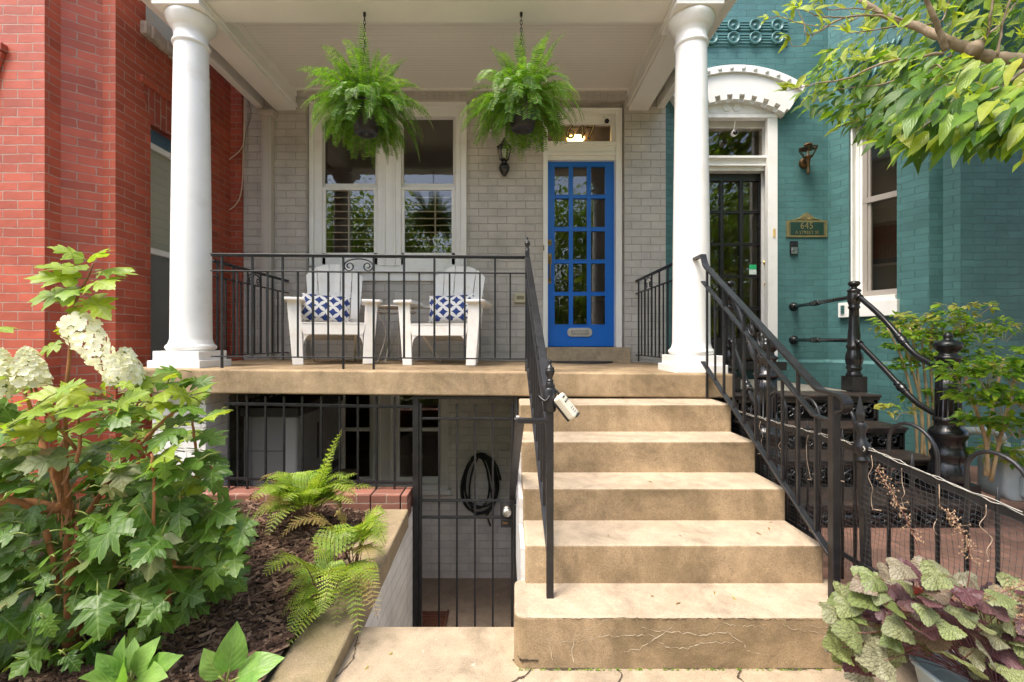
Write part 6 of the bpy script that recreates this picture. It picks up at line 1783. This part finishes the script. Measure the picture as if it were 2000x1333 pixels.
# hand placed foreground leaves seen clearly in the photo
for (px, py, Y, dx, dz, size, mi) in ((120, 770, 1.62, -.5, .1, .19, 0), (160, 800, 1.58, .3, -.1, .19, 0), (225, 815, 1.60, .8, -.05, .17, 1), (320, 890, 1.60, .5, .1, .20, 0), (345, 925, 1.62, -.4, -.3, .19, 1), (235, 930, 1.55, .4, -.5, .12, 2),
        (280, 985, 1.62, -.1, -.8, .19, 1), (205, 1050, 1.55, -.5, -.7, .20, 1), (300, 1085, 1.58, .0, -.7, .18, 2), (190, 1200, 1.5, .4, -.6, .17, 1), (350, 1010, 1.66, .3, -.7, .16, 1), (80, 900, 1.6, -.6, -.1, .16, 2), (60, 840, 1.62, -.5, .1, .17, 0),
        (400, 1085, 1.75, .8, -.2, .14, 1), (455, 1040, 1.82, .8, .0, .12, 0), (445, 1110, 1.80, .9, -.3, .12, 1), (380, 780, 1.85, .4, -.1, .14, 0), (350, 745, 1.9, .3, .1, .16, 1), (395, 750, 1.95, .8, -.3, .14, 1), (300, 745, 1.95, -.2, .2, .17, 1)):
    size *= .84; d = V(dx, -.45, dz).normalized(); p = P(px, py, Y); hyd_leaf(p - d * size * .5, d, V(dx * .3, -.7, .7), size, mi)
# tall sparse shoot
sh = bez([P(130, 985, 1.72), P(128, 790, 1.72), P(135, 705, 1.72), P(141, 620, 1.72), P(152, 580, 1.72), P(170, 545, 1.72), P(182, 515, 1.72)], 6)
st.tube(sh, [.0075 - .0048 * i / len(sh) for i in range(len(sh))], 8)
for (px, py, dx, dy, dz, size) in ((178, 512, -.5, -.6, .35, .10), (185, 507, .6, -.5, .2, .10), (172, 530, -.9, -.2, .12, .15), (186, 528, .9, -.1, .08, .13), (176, 548, .8, -.5, -.10, .17), (168, 545, -.8, -.4, .0, .15), (160, 572, -.9, -.3, -.12, .15), (168, 575, .7, -.3, -.45, .15),
        (160, 560, .3, -.8, -.3, .12), (150, 590, .15, -.3, -.9, .09), (150, 582, -.6, .4, -.1, .10), (180, 535, .4, .6, .1, .12), (130, 668, -.7, -.2, -.3, .08), (128, 655, .3, -.5, .4, .06)):
    d = V(dx, dy, dz).normalized(); p = P(px, py, 1.72) + d * .02; lv.put(random.choice(OAK), frame(p, d, V(-dx * .25, -.5, 1), size, rnd(-.3, .3), .9), 0); st.tube([P(px, py, 1.72), p + d * size * .1], .002, 5, 1)
lv.put(OAK[0], frame(P(-30, 640, 1.6), V(1, -.2, 0), V(0, -.2, 1), .12), 0)
# bare cinnamon stems
for (pts, r0, r1) in (([(140, 1110, 1.80), (138, 1030, 1.80), (125, 960, 1.78), (112, 910, 1.76), (130, 862, 1.75)], .024, .013), ([(-20, 985, 1.7), (60, 985, 1.75), (125, 1000, 1.79)], .017, .02), ([(-40, 965, 1.62), (30, 978, 1.66), (80, 1000, 1.72)], .012, .011), ([(90, 1035, 1.70), (105, 1100, 1.72), (118, 1165, 1.75)], .010, .009),
        ([(330, 1120, 1.9), (345, 1060, 1.9), (340, 1000, 1.92), (360, 960, 1.93), (405, 910, 1.95)], .015, .010), ([(355, 965, 1.93), (375, 940, 1.94), (412, 912, 1.95)], .013, .011), ([(384, 895, 1.93), (378, 840, 1.93), (372, 785, 1.93)], .006, .004), ([(410, 870, 1.98), (425, 855, 2.0), (430, 845, 2.0)], .009, .008),
        ([(335, 1105, 1.86), (370, 1110, 1.8), (398, 1112, 1.78)], .006, .004), ([(160, 1020, 1.85), (220, 930, 1.9), (290, 850, 1.95), (345, 800, 2.0)], .011, .007), ([(130, 1010, 1.84), (95, 900, 1.9), (60, 800, 1.95), (40, 745, 1.95)], .010, .006), ([(300, 1030, 1.62), (300, 940, 1.60), (297, 885, 1.60)], .005, .0045), ([(150, 905, 1.62), (156, 860, 1.62), (150, 790, 1.60)], .006, .005),
        ([(138, 1100, 1.80), (142, 1200, 1.84), (140, 1260, 1.86)], .022, .03), ([(328, 1115, 1.9), (325, 1170, 1.93), (320, 1215, 1.95)], .016, .02), ([(70, 760, 1.66), (90, 800, 1.66), (150, 880, 1.70)], .005, .006)):
    b = bez([P(*q) for q in pts], 5); st.tube([q + V(rnd(-.003, .003), 0, rnd(-.003, .003)) for q in b], [lerp(r0, r1, i / (len(b) - 1)) * rnd(.88, 1.15) for i in range(len(b))], 9)
for k in range(26):   # curls of peeling bark
    c = P(rnd(85, 165), rnd(900, 1080), rnd(1.72, 1.80)); a = rnd(-1, 1); w = rnd(.008, .02); h = rnd(.03, .09)
    pts = [c + V(math.sin(t * 2.0 + a) * w, -.012 - .02 * t, -h * t) for t in (0, .35, .7, 1)]; ex = V(rnd(.4, 1), rnd(-.6, 0), rnd(-.3, .3)).normalized() * w
    for i in range(3): st.quad(pts[i], pts[i] + ex, pts[i + 1] + ex * .8, pts[i + 1])
lv.build('foliage', [LM['hyd_young_lit'], LM['hyd'], LM['hyd_dry']], HY, smooth=True)
st.build('stems', [bark_br, stem_g], HY, merge=False, recalc=False)
PET = (np.array([(0, 0, 0), (-.42, .35, .05), (.42, .35, .05), (-.46, .75, .10), (.46, .75, .10), (0, 1.0, .08), (0, .5, 0)]), [(0, 6, 1), (0, 2, 6), (1, 6, 3), (6, 2, 4), (3, 6, 5), (6, 4, 5)], np.zeros((7, 2)))
def panicle(b, tip, rad, n, seed):
    random.seed(seed); f = Leaves(); ax = Vector(tip) - Vector(b); L_ = ax.length; ax.normalize(); e1 = ax.orthogonal().normalized(); e2 = ax.cross(e1); s = MB()
    s.tube([Vector(b) - ax * .03, Vector(tip)], .0035, 6)
    for i in range(n):
        v = (i + .5) / n * .97; a = i * 2.39996 + rnd(-.2, .2); r = rad * (1 - v) ** .62 * (.55 + .45 * min(1, v * 7)) * rnd(.82, 1.05) + .006
        o = e1 * math.cos(a) + e2 * math.sin(a); c = Vector(b) + ax * (L_ * v) + o * r
        nrm = (o + ax * (.15 + .8 * v) + V(rnd(-.3, .3), rnd(-.3, .3), rnd(-.1, .3))).normalized(); x = nrm.orthogonal().normalized(); y = nrm.cross(x); sz = rnd(.016, .023) * (1.12 - .55 * v); a0 = rnd(0, PI)
        for k in range(4):
            t = a0 + k * PI / 2; f.put(PET, frame(c, x * math.cos(t) + y * math.sin(t) + nrm * .12, nrm, sz * rnd(.9, 1.1)))
        if i % 2 == 0: s.tube([Vector(b) + ax * (L_ * v * .9), c], .0012, 3)
    h = f.build('flower_head', LM['petal'], HY); s.build('flower_stalk', stem_g, h, merge=False, recalc=False)
panicle(P(146, 628, 1.70), P(232, 742, 1.60), .055, 112, 1)
panicle(P(60, 752, 1.66), P(52, 678, 1.66), .054, 84, 2)
panicle(P(243, 745, 1.75), P(245, 680, 1.73), .060, 84, 3)
panicle(P(-12, 770, 1.62), P(2, 680, 1.62), .054, 76, 4)
panicle(P(18, 752, 1.8), P(10, 712, 1.8), .042, 45, 5)

# ================================================================= broad leaved seedlings in front
def broadplant(label, base, leaves, seed):
    random.seed(seed); t = thing('broad_leaf_plant', label, 'plant', base); lv = Leaves(); s = MB()
    for (tip, w, up) in leaves:
        tip = Vector(tip); b = Vector(base).lerp(tip, .22) + V(0, 0, .01); L_ = (tip - b).length; T = random.choice(BROAD)
        lv.put(T, frame(b, tip - b + V(0, 0, L_ * .12), up, L_, rnd(-.15, .15), w)); s.tube([base, Vector(base).lerp(b, .5) + V(0, 0, .01), b + (tip - b) * .1], .0035, 6)
    lv.build('leaves', LM['broad'], t, smooth=True); s.build('stalks', stem_g, t, merge=False, recalc=False)
b = P(442, 1345, 1.52)
broadplant('young plant with three broad pale green leaves at the foot of the mulch bed', b, [(P(462, 1228, 1.50), .95, (.4, -.8, .3)), (P(392, 1278, 1.48), 1.05, (-.1, -.6, .8)), (P(535, 1288, 1.5), 1.0, (0, -.5, .8)), (P(420, 1370, 1.4), 1.0, (0, -.3, 1)), (P(500, 1340, 1.45), 1.0, (0, -.4, 1))], 1)
b = P(255, 1345, 1.46)
broadplant('clump of broad pale green leaves under the hydrangea', b, [(P(222, 1255, 1.42), 1.0, (-.3, -.7, .6)), (P(290, 1258, 1.45), 1.0, (0, -.6, .7)), (P(355, 1290, 1.45), .9, (.1, -.5, .8)), (P(345, 1275, 1.5), .8, (0, -.4, .9)), (P(180, 1290, 1.4), 1.0, (-.2, -.6, .7)), (P(235, 1300, 1.36), 1.05, (0, -.6, .8)), (P(300, 1320, 1.38), 1.0, (.2, -.5, .8)), (P(150, 1330, 1.35), 1.0, (-.2, -.5, .8)), (P(262, 1245, 1.52), .8, (0, -.5, .8))], 2)
# ================================================================= coral bells in a trough
random.seed(31)
TP = thing('trough_planter', 'blue grey metal trough planter full of silvery and purple coral bells', 'planter', (1.53, 1.35, 0))
m = MB(); tx0, tx1, ty0, ty1, tz = 1.365, 1.70, 1.02, 1.58, .255
def loop(ins, z, n=6, r=.07): return [(lerp(tx0, tx1, .5) + (u), lerp(ty0, ty1, .5) + v, z) for (u, v) in rrect(0, 0, tx1 - tx0 - 2 * ins, ty1 - ty0 - 2 * ins, r, n)]
rings = [loop(.035, .0), loop(.02, .12), loop(.004, tz - .02), loop(-.004, tz - .012), loop(-.004, tz), loop(.008, tz), loop(.012, tz - .05), loop(.013, tz - .06)]
vs = [p for r in rings for p in r]; n = len(rings[0]); fs = [(i * n + j, i * n + (j + 1) % n, (i + 1) * n + (j + 1) % n, (i + 1) * n + j) for i in range(len(rings) - 1) for j in range(n)]
m.add(vs, fs, 0, True); m.add(rings[0], [tuple(reversed(range(n)))]); m.add(rings[-1], [tuple(range(n))])
m.build('trough', paint('blue_grey_metal', (.36, .44, .48), .35, .08, 5, .1, 30, 0, .5, (.25, .20, .15), .5, 8), TP)
lv = Leaves(); s = MB(); CC = V(1.56, 1.44, .30); pl2 = []
def heu(px, py, Y, size, mi, tilt=None):
    p = P(px, py, Y); o = p - CC
    d = V(o.x * 1.6 + rnd(-.4, .4), -.25 + o.y + rnd(-.4, .3), -.1 + rnd(-.35, .25)).normalized(); up = V(rnd(-.3, .3) + o.x * .5, -.55 + rnd(-.25, .25), .8)
    lv.put(random.choice(HEU), frame(p - d * size * .4, d, up, size, rnd(-.3, .3), rnd(.9, 1.1), rnd(.6, 1.4)), mi)
    s.tube(bez([V(lerp(CC.x, p.x, .15), lerp(CC.y, p.y, .15), .24), p.lerp(CC, .4) + V(0, 0, .03), p - d * size * .15], 4), .0011, 5)
def hin(px, py): return inside(px, py, [(1612, 1215), (1640, 1160), (1700, 1130), (1780, 1095), (1850, 1110), (1930, 1145), (2060, 1150), (2060, 1400), (1870, 1340), (1800, 1290), (1755, 1265), (1700, 1320), (1665, 1310), (1620, 1270)])
k = 0
while k < 215:
    px, py = rnd(1605, 2060), rnd(1090, 1400)
    if not hin(px, py): continue
    if 1745 < px < 1880 and py > 1258: continue
    Y = rnd(1.30, 1.68) if px > 1740 else rnd(1.42, 1.66)
    if any((a - px) ** 2 + (b - py) ** 2 < 17 ** 2 and abs(c - Y) < .12 for a, b, c in pl2): continue
    pl2.append((px, py, Y)); purple = random.random() < (.10 if px < 1710 else .45)
    heu(px, py, Y, rnd(.055, .105), 1 if purple else 0); k += 1
for (px, py, Y, sz, mi) in ((1690, 1165, 1.46, .155, 0), (1690, 1130, 1.6, .12, 0), (1665, 1235, 1.42, .14, 0), (1715, 1290, 1.40, .165, 0), (1800, 1115, 1.58, .13, 0), (1760, 1215, 1.40, .14, 1), (1880, 1290, 1.30, .15, 0), (1635, 1265, 1.45, .13, 0), (1790, 1152, 1.45, .07, 2), (1900, 1170, 1.5, .14, 1), (1950, 1225, 1.42, .14, 0)): heu(px, py, Y, sz * .82, mi)
lv.build('foliage', [LM['heu'], LM['heu_p'], LM['heu_r']], TP, smooth=True)
budm = paint('dry_tan_bud', (.34, .22, .13), .7, .3, 40)
bud = MB()
for pts in ([(1800, 1120, 1.60), (1790, 1060, 1.62), (1755, 985, 1.64), (1712, 915, 1.66)], [(1880, 1200, 1.5), (1895, 1100, 1.5), (1880, 1040, 1.5), (1850, 1000, 1.5)], [(1830, 1240, 1.45), (1870, 1190, 1.42), (1950, 1160, 1.40), (2010, 1140, 1.38)], [(1900, 1250, 1.4), (1960, 1190, 1.38), (2020, 1165, 1.36)], [(1980, 1290, 1.35), (1990, 1230, 1.33), (2010, 1190, 1.33)]):
    b = bez([P(*q) for q in pts], 8); s.tube(b, .0013, 5)
    for i in range(len(b)):
        if i < len(b) * .35: continue
        for q in range(5):
            o = V(rnd(-.022, .022), rnd(-.02, .02), rnd(-.02, .016)); e = b[i] + o; bud.tube([b[i], e], .0005, 3); bud.lathe([(0, -.004), (.0020, -.001), (.0017, .003), (0, .0045)], e, 5, axis=(rnd(-.5, .5), rnd(-.5, .5), -1))
s.build('stems', paint('dark_red_stem', (.13, .03, .03), .5, .2, 10), TP, merge=False, recalc=False); bud.build('flower_buds', budm, TP, merge=False)

# ================================================================= bamboo-like shrubs
def nandina(label, base, stems, sprays, seed, lsz, yel=.15):
    random.seed(seed); t = thing('bamboo_shrub', label, 'shrub', base, 'shrubs against the teal wall'); lv = Leaves(); s = MB()
    for pts in stems:
        b = bez([P(*q) for q in pts], 5); s.tube(b, [lerp(.011, .006, i / len(b)) * rnd(.9, 1.1) for i in range(len(b))], 7)
    for (px, py, Y, r, n, dy) in sprays:
        c = P(px, py, Y); hub = c + V(0, 0, -r * .9)
        for k in range(n):
            a = rnd(0, 2 * PI); rr = r * math.sqrt(random.random()); p = c + V(math.cos(a) * rr, math.sin(a) * rr * .7, rnd(-.35, .35) * r)
            o = V(math.cos(a), math.sin(a) * .7, rnd(-.2, .35)).normalized()
            if k % 3 == 0: s.tube(bez([hub.lerp(p, .15), hub.lerp(p, .6) + V(0, 0, .02), p], 3), .0014, 4)
            mi = 1 if random.random() < dy else 0
            for q in range(5):
                d = o + V(rnd(-.9, .9), rnd(-.9, .9), rnd(-.55, .35)); lv.put(random.choice(NAN), frame(p + d * .012 * q * .5, d, V(rnd(-.4, .4), -.35 + rnd(-.3, .3), 1), lsz * rnd(.7, 1.2), 0, 1.0), mi)
    lv.build('foliage', [LM['nan'], LM['nan_y']], t); s.build('stems', stem_c, t, merge=False, recalc=False)
base = V(PX(1815, 3.5), 3.5, YZ)
nandina('tall cane stemmed shrub with yellow tips against the teal wall behind the newel', base, [[(1800 + 8 * k, 905, 3.5), (1795 + 9 * k + rnd(-6, 6), 800, 3.5), (1775 + 14 * k, 700, 3.52), (1755 + 22 * k, 640, 3.55)] for k in range(-1, 6)] + [[(1822, 905, 3.45), (1840, 820, 3.4), (1858, 770, 3.4)]],
        [(1770, 640, 3.6, .20, 42, .1), (1830, 640, 3.5, .22, 50, .25), (1880, 610, 3.45, .20, 40, .45), (1800, 670, 3.5, .22, 50, .0), (1860, 660, 3.5, .22, 46, .05), (1915, 640, 3.5, .18, 30, .05), (1740, 625, 3.7, .14, 18, .3), (1830, 700, 3.5, .18, 34, 0), (1780, 710, 3.55, .12, 18, 0), (1895, 690, 3.5, .18, 30, 0), (1745, 800, 3.35, .10, 12, .8), (1960, 640, 3.6, .14, 16, .1), (1845, 770, 3.45, .10, 14, 0), (1790, 780, 3.6, .10, 8, .1)], 41, .050)
base = V(PX(1960, 2.75), 2.75, YZ)
nandina('low bright green shrub beside the cast iron newel and gas meter', base, [[(1930, 930, 2.75), (1925, 860, 2.72), (1900, 780, 2.65), (1880, 720, 2.6)], [(1935, 940, 2.75), (1955, 850, 2.72), (1975, 770, 2.7), (1985, 720, 2.68)], [(1925, 930, 2.75), (1935, 820, 2.8), (1960, 700, 2.8)]],
        [(1880, 720, 2.60, .12, 26, .05), (1930, 725, 2.55, .14, 34, .05), (1980, 715, 2.55, .14, 32, .05), (1905, 765, 2.6, .13, 24, 0), (1960, 775, 2.55, .14, 28, 0), (2010, 770, 2.5, .14, 24, 0), (1990, 820, 2.6, .14, 26, 0), (1950, 830, 2.7, .14, 24, 0), (1915, 820, 2.75, .12, 16, 0), (2030, 690, 2.6, .12, 16, 0), (1965, 880, 2.8, .12, 16, .1), (1925, 885, 2.9, .10, 12, .1), (2005, 900, 2.8, .10, 12, .1)], 43, .050)

# ================================================================= the tree at the right
random.seed(51)
TR_ = thing('small_tree', 'small tree with drooping green leaves reaching in from the right', 'tree', (2.75, 1.55, YZ))
s = MB()
def limb(pts, r0, r1, n=9, w=.08):
    r0 *= .76; r1 *= .8; b = bez(pts, 6); s.tube([q + V(rnd(-.002, .002), rnd(-.002, .002), rnd(-.002, .002)) for q in b], [lerp(r0, r1, i / (len(b) - 1)) * rnd(1 - w, 1 + w) for i in range(len(b))], n); return b
trunk = limb([V(2.75, 1.55, YZ - .05), V(2.72, 1.56, .9), V(2.66, 1.58, 1.6), V(2.5, 1.62, 2.15), P(2090, 140, 1.66)], .075, .034, 12)
main = limb([P(2090, 140, 1.66), P(2000, 120, 1.68), P(1935, 112, 1.70), P(1880, 92, 1.72), P(1838, 74, 1.75), P(1790, 52, 1.80), P(1730, 30, 1.86), P(1680, 0, 1.9)], .034, .012, 10, .12)
limb([V(2.6, 1.6, 1.95), V(2.9, 1.8, 2.6), V(3.0, 2.0, 3.4)], .045, .02)
tw = []
def twig(pts, r0=.006, r1=.0015): b = limb([P(*q) for q in pts], r0, r1, 6, .1); tw.append(b); return b
limb([P(1848, 100, 1.72), P(1835, 60, 1.70), P(1818, 20, 1.68), P(1800, -30, 1.66)], .015, .010, 8)
s.lathe([(.0, -.03), (.026, -.015), (.030, 0), (.022, .02), (0, .03)], P(1902, 96, 1.70), 10, axis=(.6, 0, .7))
twig([(1890, 100, 1.70), (1925, 80, 1.68), (1935, 30, 1.66), (1945, -20, 1.66)], .007, .005); twig([(1948, 112, 1.66), (1958, 50, 1.64), (1975, -10, 1.62)], .006, .004)
twig([(1790, 52, 1.8), (1840, 40, 1.9), (1850, 10, 1.9), (1862, -20, 1.9)], .005, .004); twig([(1905, 85, 1.7), (1950, 50, 1.75), (1985, 5, 1.8)], .006, .004)
twig([(1845, 104, 1.72), (1790, 112, 1.76), (1720, 125, 1.85), (1660, 152, 1.92), (1600, 163, 1.98), (1560, 172, 2.0), (1535, 178, 2.02)], .008); twig([(1860, 108, 1.72), (1800, 140, 1.8), (1720, 165, 1.95), (1640, 175, 2.05), (1590, 200, 2.1)], .007)
twig([(1800, 52, 1.8), (1730, 32, 1.82), (1650, 35, 1.82), (1600, 62, 1.84), (1575, 68, 1.84), (1570, 45, 1.84), (1552, 12, 1.84)], .006); twig([(1660, 35, 1.82), (1600, 32, 1.80), (1560, 15, 1.80)], .004)
twig([(1690, 25, 1.84), (1640, 50, 1.9), (1570, 48, 1.92), (1522, 33, 1.94), (1500, 38, 1.94)], .003); twig([(1590, 66, 1.84), (1575, 85, 1.86), (1550, 90, 1.86), (1540, 70, 1.86)], .0022)
twig([(1740, 32, 1.86), (1690, 18, 1.8), (1620, 18, 1.78), (1600, 0, 1.78)], .004); twig([(1770, 48, 1.8), (1700, 60, 1.75), (1655, 65, 1.72)], .004); twig([(1830, 125, 1.74), (1860, 150, 1.66), (1850, 165, 1.64), (1890, 160, 1.6)], .004)
twig([(2010, 130, 1.62), (1960, 165, 1.52), (1900, 190, 1.45), (1850, 215, 1.40), (1800, 250, 1.38)], .008); twig([(2040, 150, 1.55), (1990, 200, 1.42), (1940, 235, 1.36)], .007); twig([(2000, 130, 1.7), (1900, 165, 1.85), (1800, 190, 1.95), (1700, 225, 2.05), (1640, 250, 2.1)], .008)
twig([(1950, 120, 1.75), (1850, 150, 1.95), (1760, 165, 2.1), (1680, 190, 2.2)], .007)
lv = Leaves()
def tleaf(p, size, mi, d=None, up=None):
    d = d or V(-.85 + rnd(-.5, .6), -.10 + rnd(-.6, .6), -.48 + rnd(-.4, .4)); up = up or V(-.35 + rnd(-.55, .55), -.35 + rnd(-.6, .6), .8)
    T = random.choice(ELL); lv.put(T, frame(p, d, up, size, rnd(-.4, .4), rnd(.85, 1.15), rnd(.7, 1.4)), mi)
mass = [(1580, 150), (1605, 108), (1680, 82), (1760, 92), (1830, 108), (2060, 128), (2060, 250), (1985, 270), (1960, 300), (1905, 300), (1880, 270), (1800, 300), (1745, 290), (1700, 270), (1665, 262), (1625, 238), (1580, 228), (1568, 190)]
k = 0
while k < 900:
    px, py = rnd(1550, 2060), rnd(70, 320)
    if not inside(px, py, mass): continue
    u = (px - 1560) / 440
    Y = rnd(1.95, 2.35) if px < 1760 else (rnd(1.42, 1.75) if random.random() < .35 else rnd(1.75, 2.3))
    tleaf(P(px, py - 12, Y), (rnd(.055, .085) if px < 1700 else rnd(.07, .115)), 1 if random.random() < .12 + .25 * (py < 130) else 0); k += 1
for k in range(230):    # leaves higher up behind the limbs
    px = rnd(1690, 2060); py = rnd(-30, 120)
    if py > 60 and px < 1780: continue
    tleaf(P(px, py, rnd(2.0, 2.6)), rnd(.07, .11), 1 if random.random() < .2 else 0)
for k in range(110):    # large leaves hanging low at the front
    px = rnd(1760, 2050); py = rnd(165, 270) - (1 - (px - 1760) / 290) * 5
    d = V(-.75 + rnd(-.25, .3), -.25 + rnd(-.35, .35), -.62 + rnd(-.25, .3)); tleaf(P(px, py, rnd(1.32, 1.55)), rnd(.09, .125), 1 if random.random() < .22 else 0, d, V(-.6 + rnd(-.3, .3), -.55 + rnd(-.3, .3), .6))
for k in range(60):
    px = rnd(1720, 1860); tleaf(P(px, rnd(215, 285), rnd(1.5, 1.9)), rnd(.07, .10), 0)
for b in tw:            # upright young leaves along the bare twigs
    for i in range(3, len(b), 3):
        if random.random() < .62:
            for q in range(random.choice((1, 2, 3))): tleaf(b[i], rnd(.035, .06), 1, V(-.3 + rnd(-.6, .6), rnd(-.5, .5), .5 + rnd(-.4, .4)), V(rnd(-.5, .5), -.8, .5))
    for q in range(3): tleaf(b[-1], rnd(.045, .065), 1, V(-.5 + rnd(-.5, .5), rnd(-.4, .4), .3 + rnd(-.6, .5)), V(rnd(-.5, .5), -.7, .5))
for (px, py) in ((1860, 55), (1865, 170), (1755, 55), (1590, 20), (1555, 170), (1690, 120), (1835, 20), (1990, 45), (1995, 75), (1890, 40)):
    for q in range(4): tleaf(P(px, py, 1.68), rnd(.05, .075), 1, V(rnd(-.8, .8), rnd(-.5, .2), rnd(-.2, .7)), V(rnd(-.5, .5), -.8, .6))
for k in range(2600):    # unseen rest of the crown, thickened to shade the teal wall
    a = rnd(0, 2 * PI); r = math.sqrt(random.random()); p = V(3.7 + 2.2 * r * math.cos(a), 2.1 + 1.5 * r * math.sin(a), rnd(2.45, 4.4))
    q = p.x / p.y * F + CX; w = CY - (p.z - HC) / p.y * F
    if q < 2010 and w > -30: continue
    tleaf(p, rnd(.12, .18), 0)
for k in range(2600):  # unseen leaves added at the right to shade the teal wall
    p = V(rnd(2.7, 6.2), rnd(1.5, 3.5), rnd(1.5, 3.6))
    if p.x / p.y * F + CX < 2140: continue
    tleaf(p, rnd(.14, .20), 0)
for k in range(2600):  # more unseen leaves added overhead to keep sun off the teal wall
    p = V(rnd(3.3, 6.8), rnd(2.3, 4.0), rnd(4.1, 5.6)); tleaf(p, rnd(.16, .24), 0)
lv.build('crown', [LM['dog'], LM['dog_y']], TR_, smooth=True)
s.build('trunk', bark_gr, TR_, merge=False, recalc=False)

# weeds at the foot of the step and a few fallen leaves
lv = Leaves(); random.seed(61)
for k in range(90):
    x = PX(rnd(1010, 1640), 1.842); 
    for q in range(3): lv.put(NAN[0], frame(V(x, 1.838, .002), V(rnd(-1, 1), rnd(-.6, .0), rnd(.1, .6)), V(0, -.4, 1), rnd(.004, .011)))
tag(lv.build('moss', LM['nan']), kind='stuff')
lv = Leaves()
litter = leaf_mat('fallen_leaf', [(.25, .15, .06), (.16, .09, .04), (.34, .30, .08)], None, None, 6, .2, .7)
for (px, py, k) in ((1180, 1130, 4), (1545, 1135, 4), (1430, 1165, 4), (1395, 1155, 4), (1325, 1045, 3), (1500, 1030, 3), (1265, 940, 2), (1510, 1020, 3), (1190, 1045, 3), (1475, 1040, 3), (760, 1280, 6), (720, 1300, 6), (705, 1255, 6), (1320, 1180, 4), (1270, 1165, 4)):
    z = 0.003 if k == 6 else HC - (pys[k + 1] - CY) * tY[k + 1] / F + .003
    Y = (HC - z) * F / (py - CY); lv.put(NAN[0], frame(V(PX(px, Y), Y, z), V(rnd(-1, 1), rnd(-1, 1), .02), V(0, 0, 1), rnd(.018, .035), 0, .6))
tag(lv.build('leaf_litter', litter), kind='stuff')

# ================================================================= street trees opposite (seen mirrored in the glass)
FAR = (np.array([(0, 0, 0), (.32, .5, .06), (0, 1, -.06), (-.32, .5, .06)]), [(0, 1, 2), (0, 2, 3)], np.zeros((4, 2)))
def street_tree(label, x, y, h, r, seed):
    random.seed(seed); t = thing('street_tree', label, 'tree', (x, y, 0), 'trees across the street'); m = MB()
    m.tube([(x, y, -.1), (x + .1, y, h * .25), (x, y + .1, h * .55), (x, y, h * .8)], [.22, .18, .12, .05], 10)
    lv = Leaves()
    cl = [(x + rnd(-r, r) * .85, y + rnd(-r, r) * .6, h * rnd(.10, .86)) for _ in range(46)]
    for c in cl: m.tube([(x, y, h * .35), c], [.07, .02], 6)
    for k in range(9000):
        c = random.choice(cl); q = V(c[0], c[1], c[2]) + V(random.gauss(0, 1), random.gauss(0, 1), random.gauss(0, .8)) * r * .22
        lv.put(FAR, frame(q, V(rnd(-1, 1), rnd(-1, 1), rnd(-1, .6)), V(rnd(-.5, .5), rnd(-.5, .5), 1), rnd(.16, .30)))
    lv.build('crown', LM['dog_far'], t); m.build('trunk', bark_gr, t); return t
t0 = street_tree('leafy street tree across the road mirrored in the windows', -13, -11, 8.4, 3.3, 70)
for (x, y, rz, sc) in ((-8.2, -12, 1.3, .95), (-3.6, -11.2, 2.9, .90), (1.2, -12, 4.2, .96), (6.0, -11.3, .6, .9), (11, -12, 2.1, 1.0)):
    c = copy_tree(t0); c.location = (x, y, 0); c.rotation_euler = (0, 0, rz); c.scale = (sc, sc, sc * 1.10)
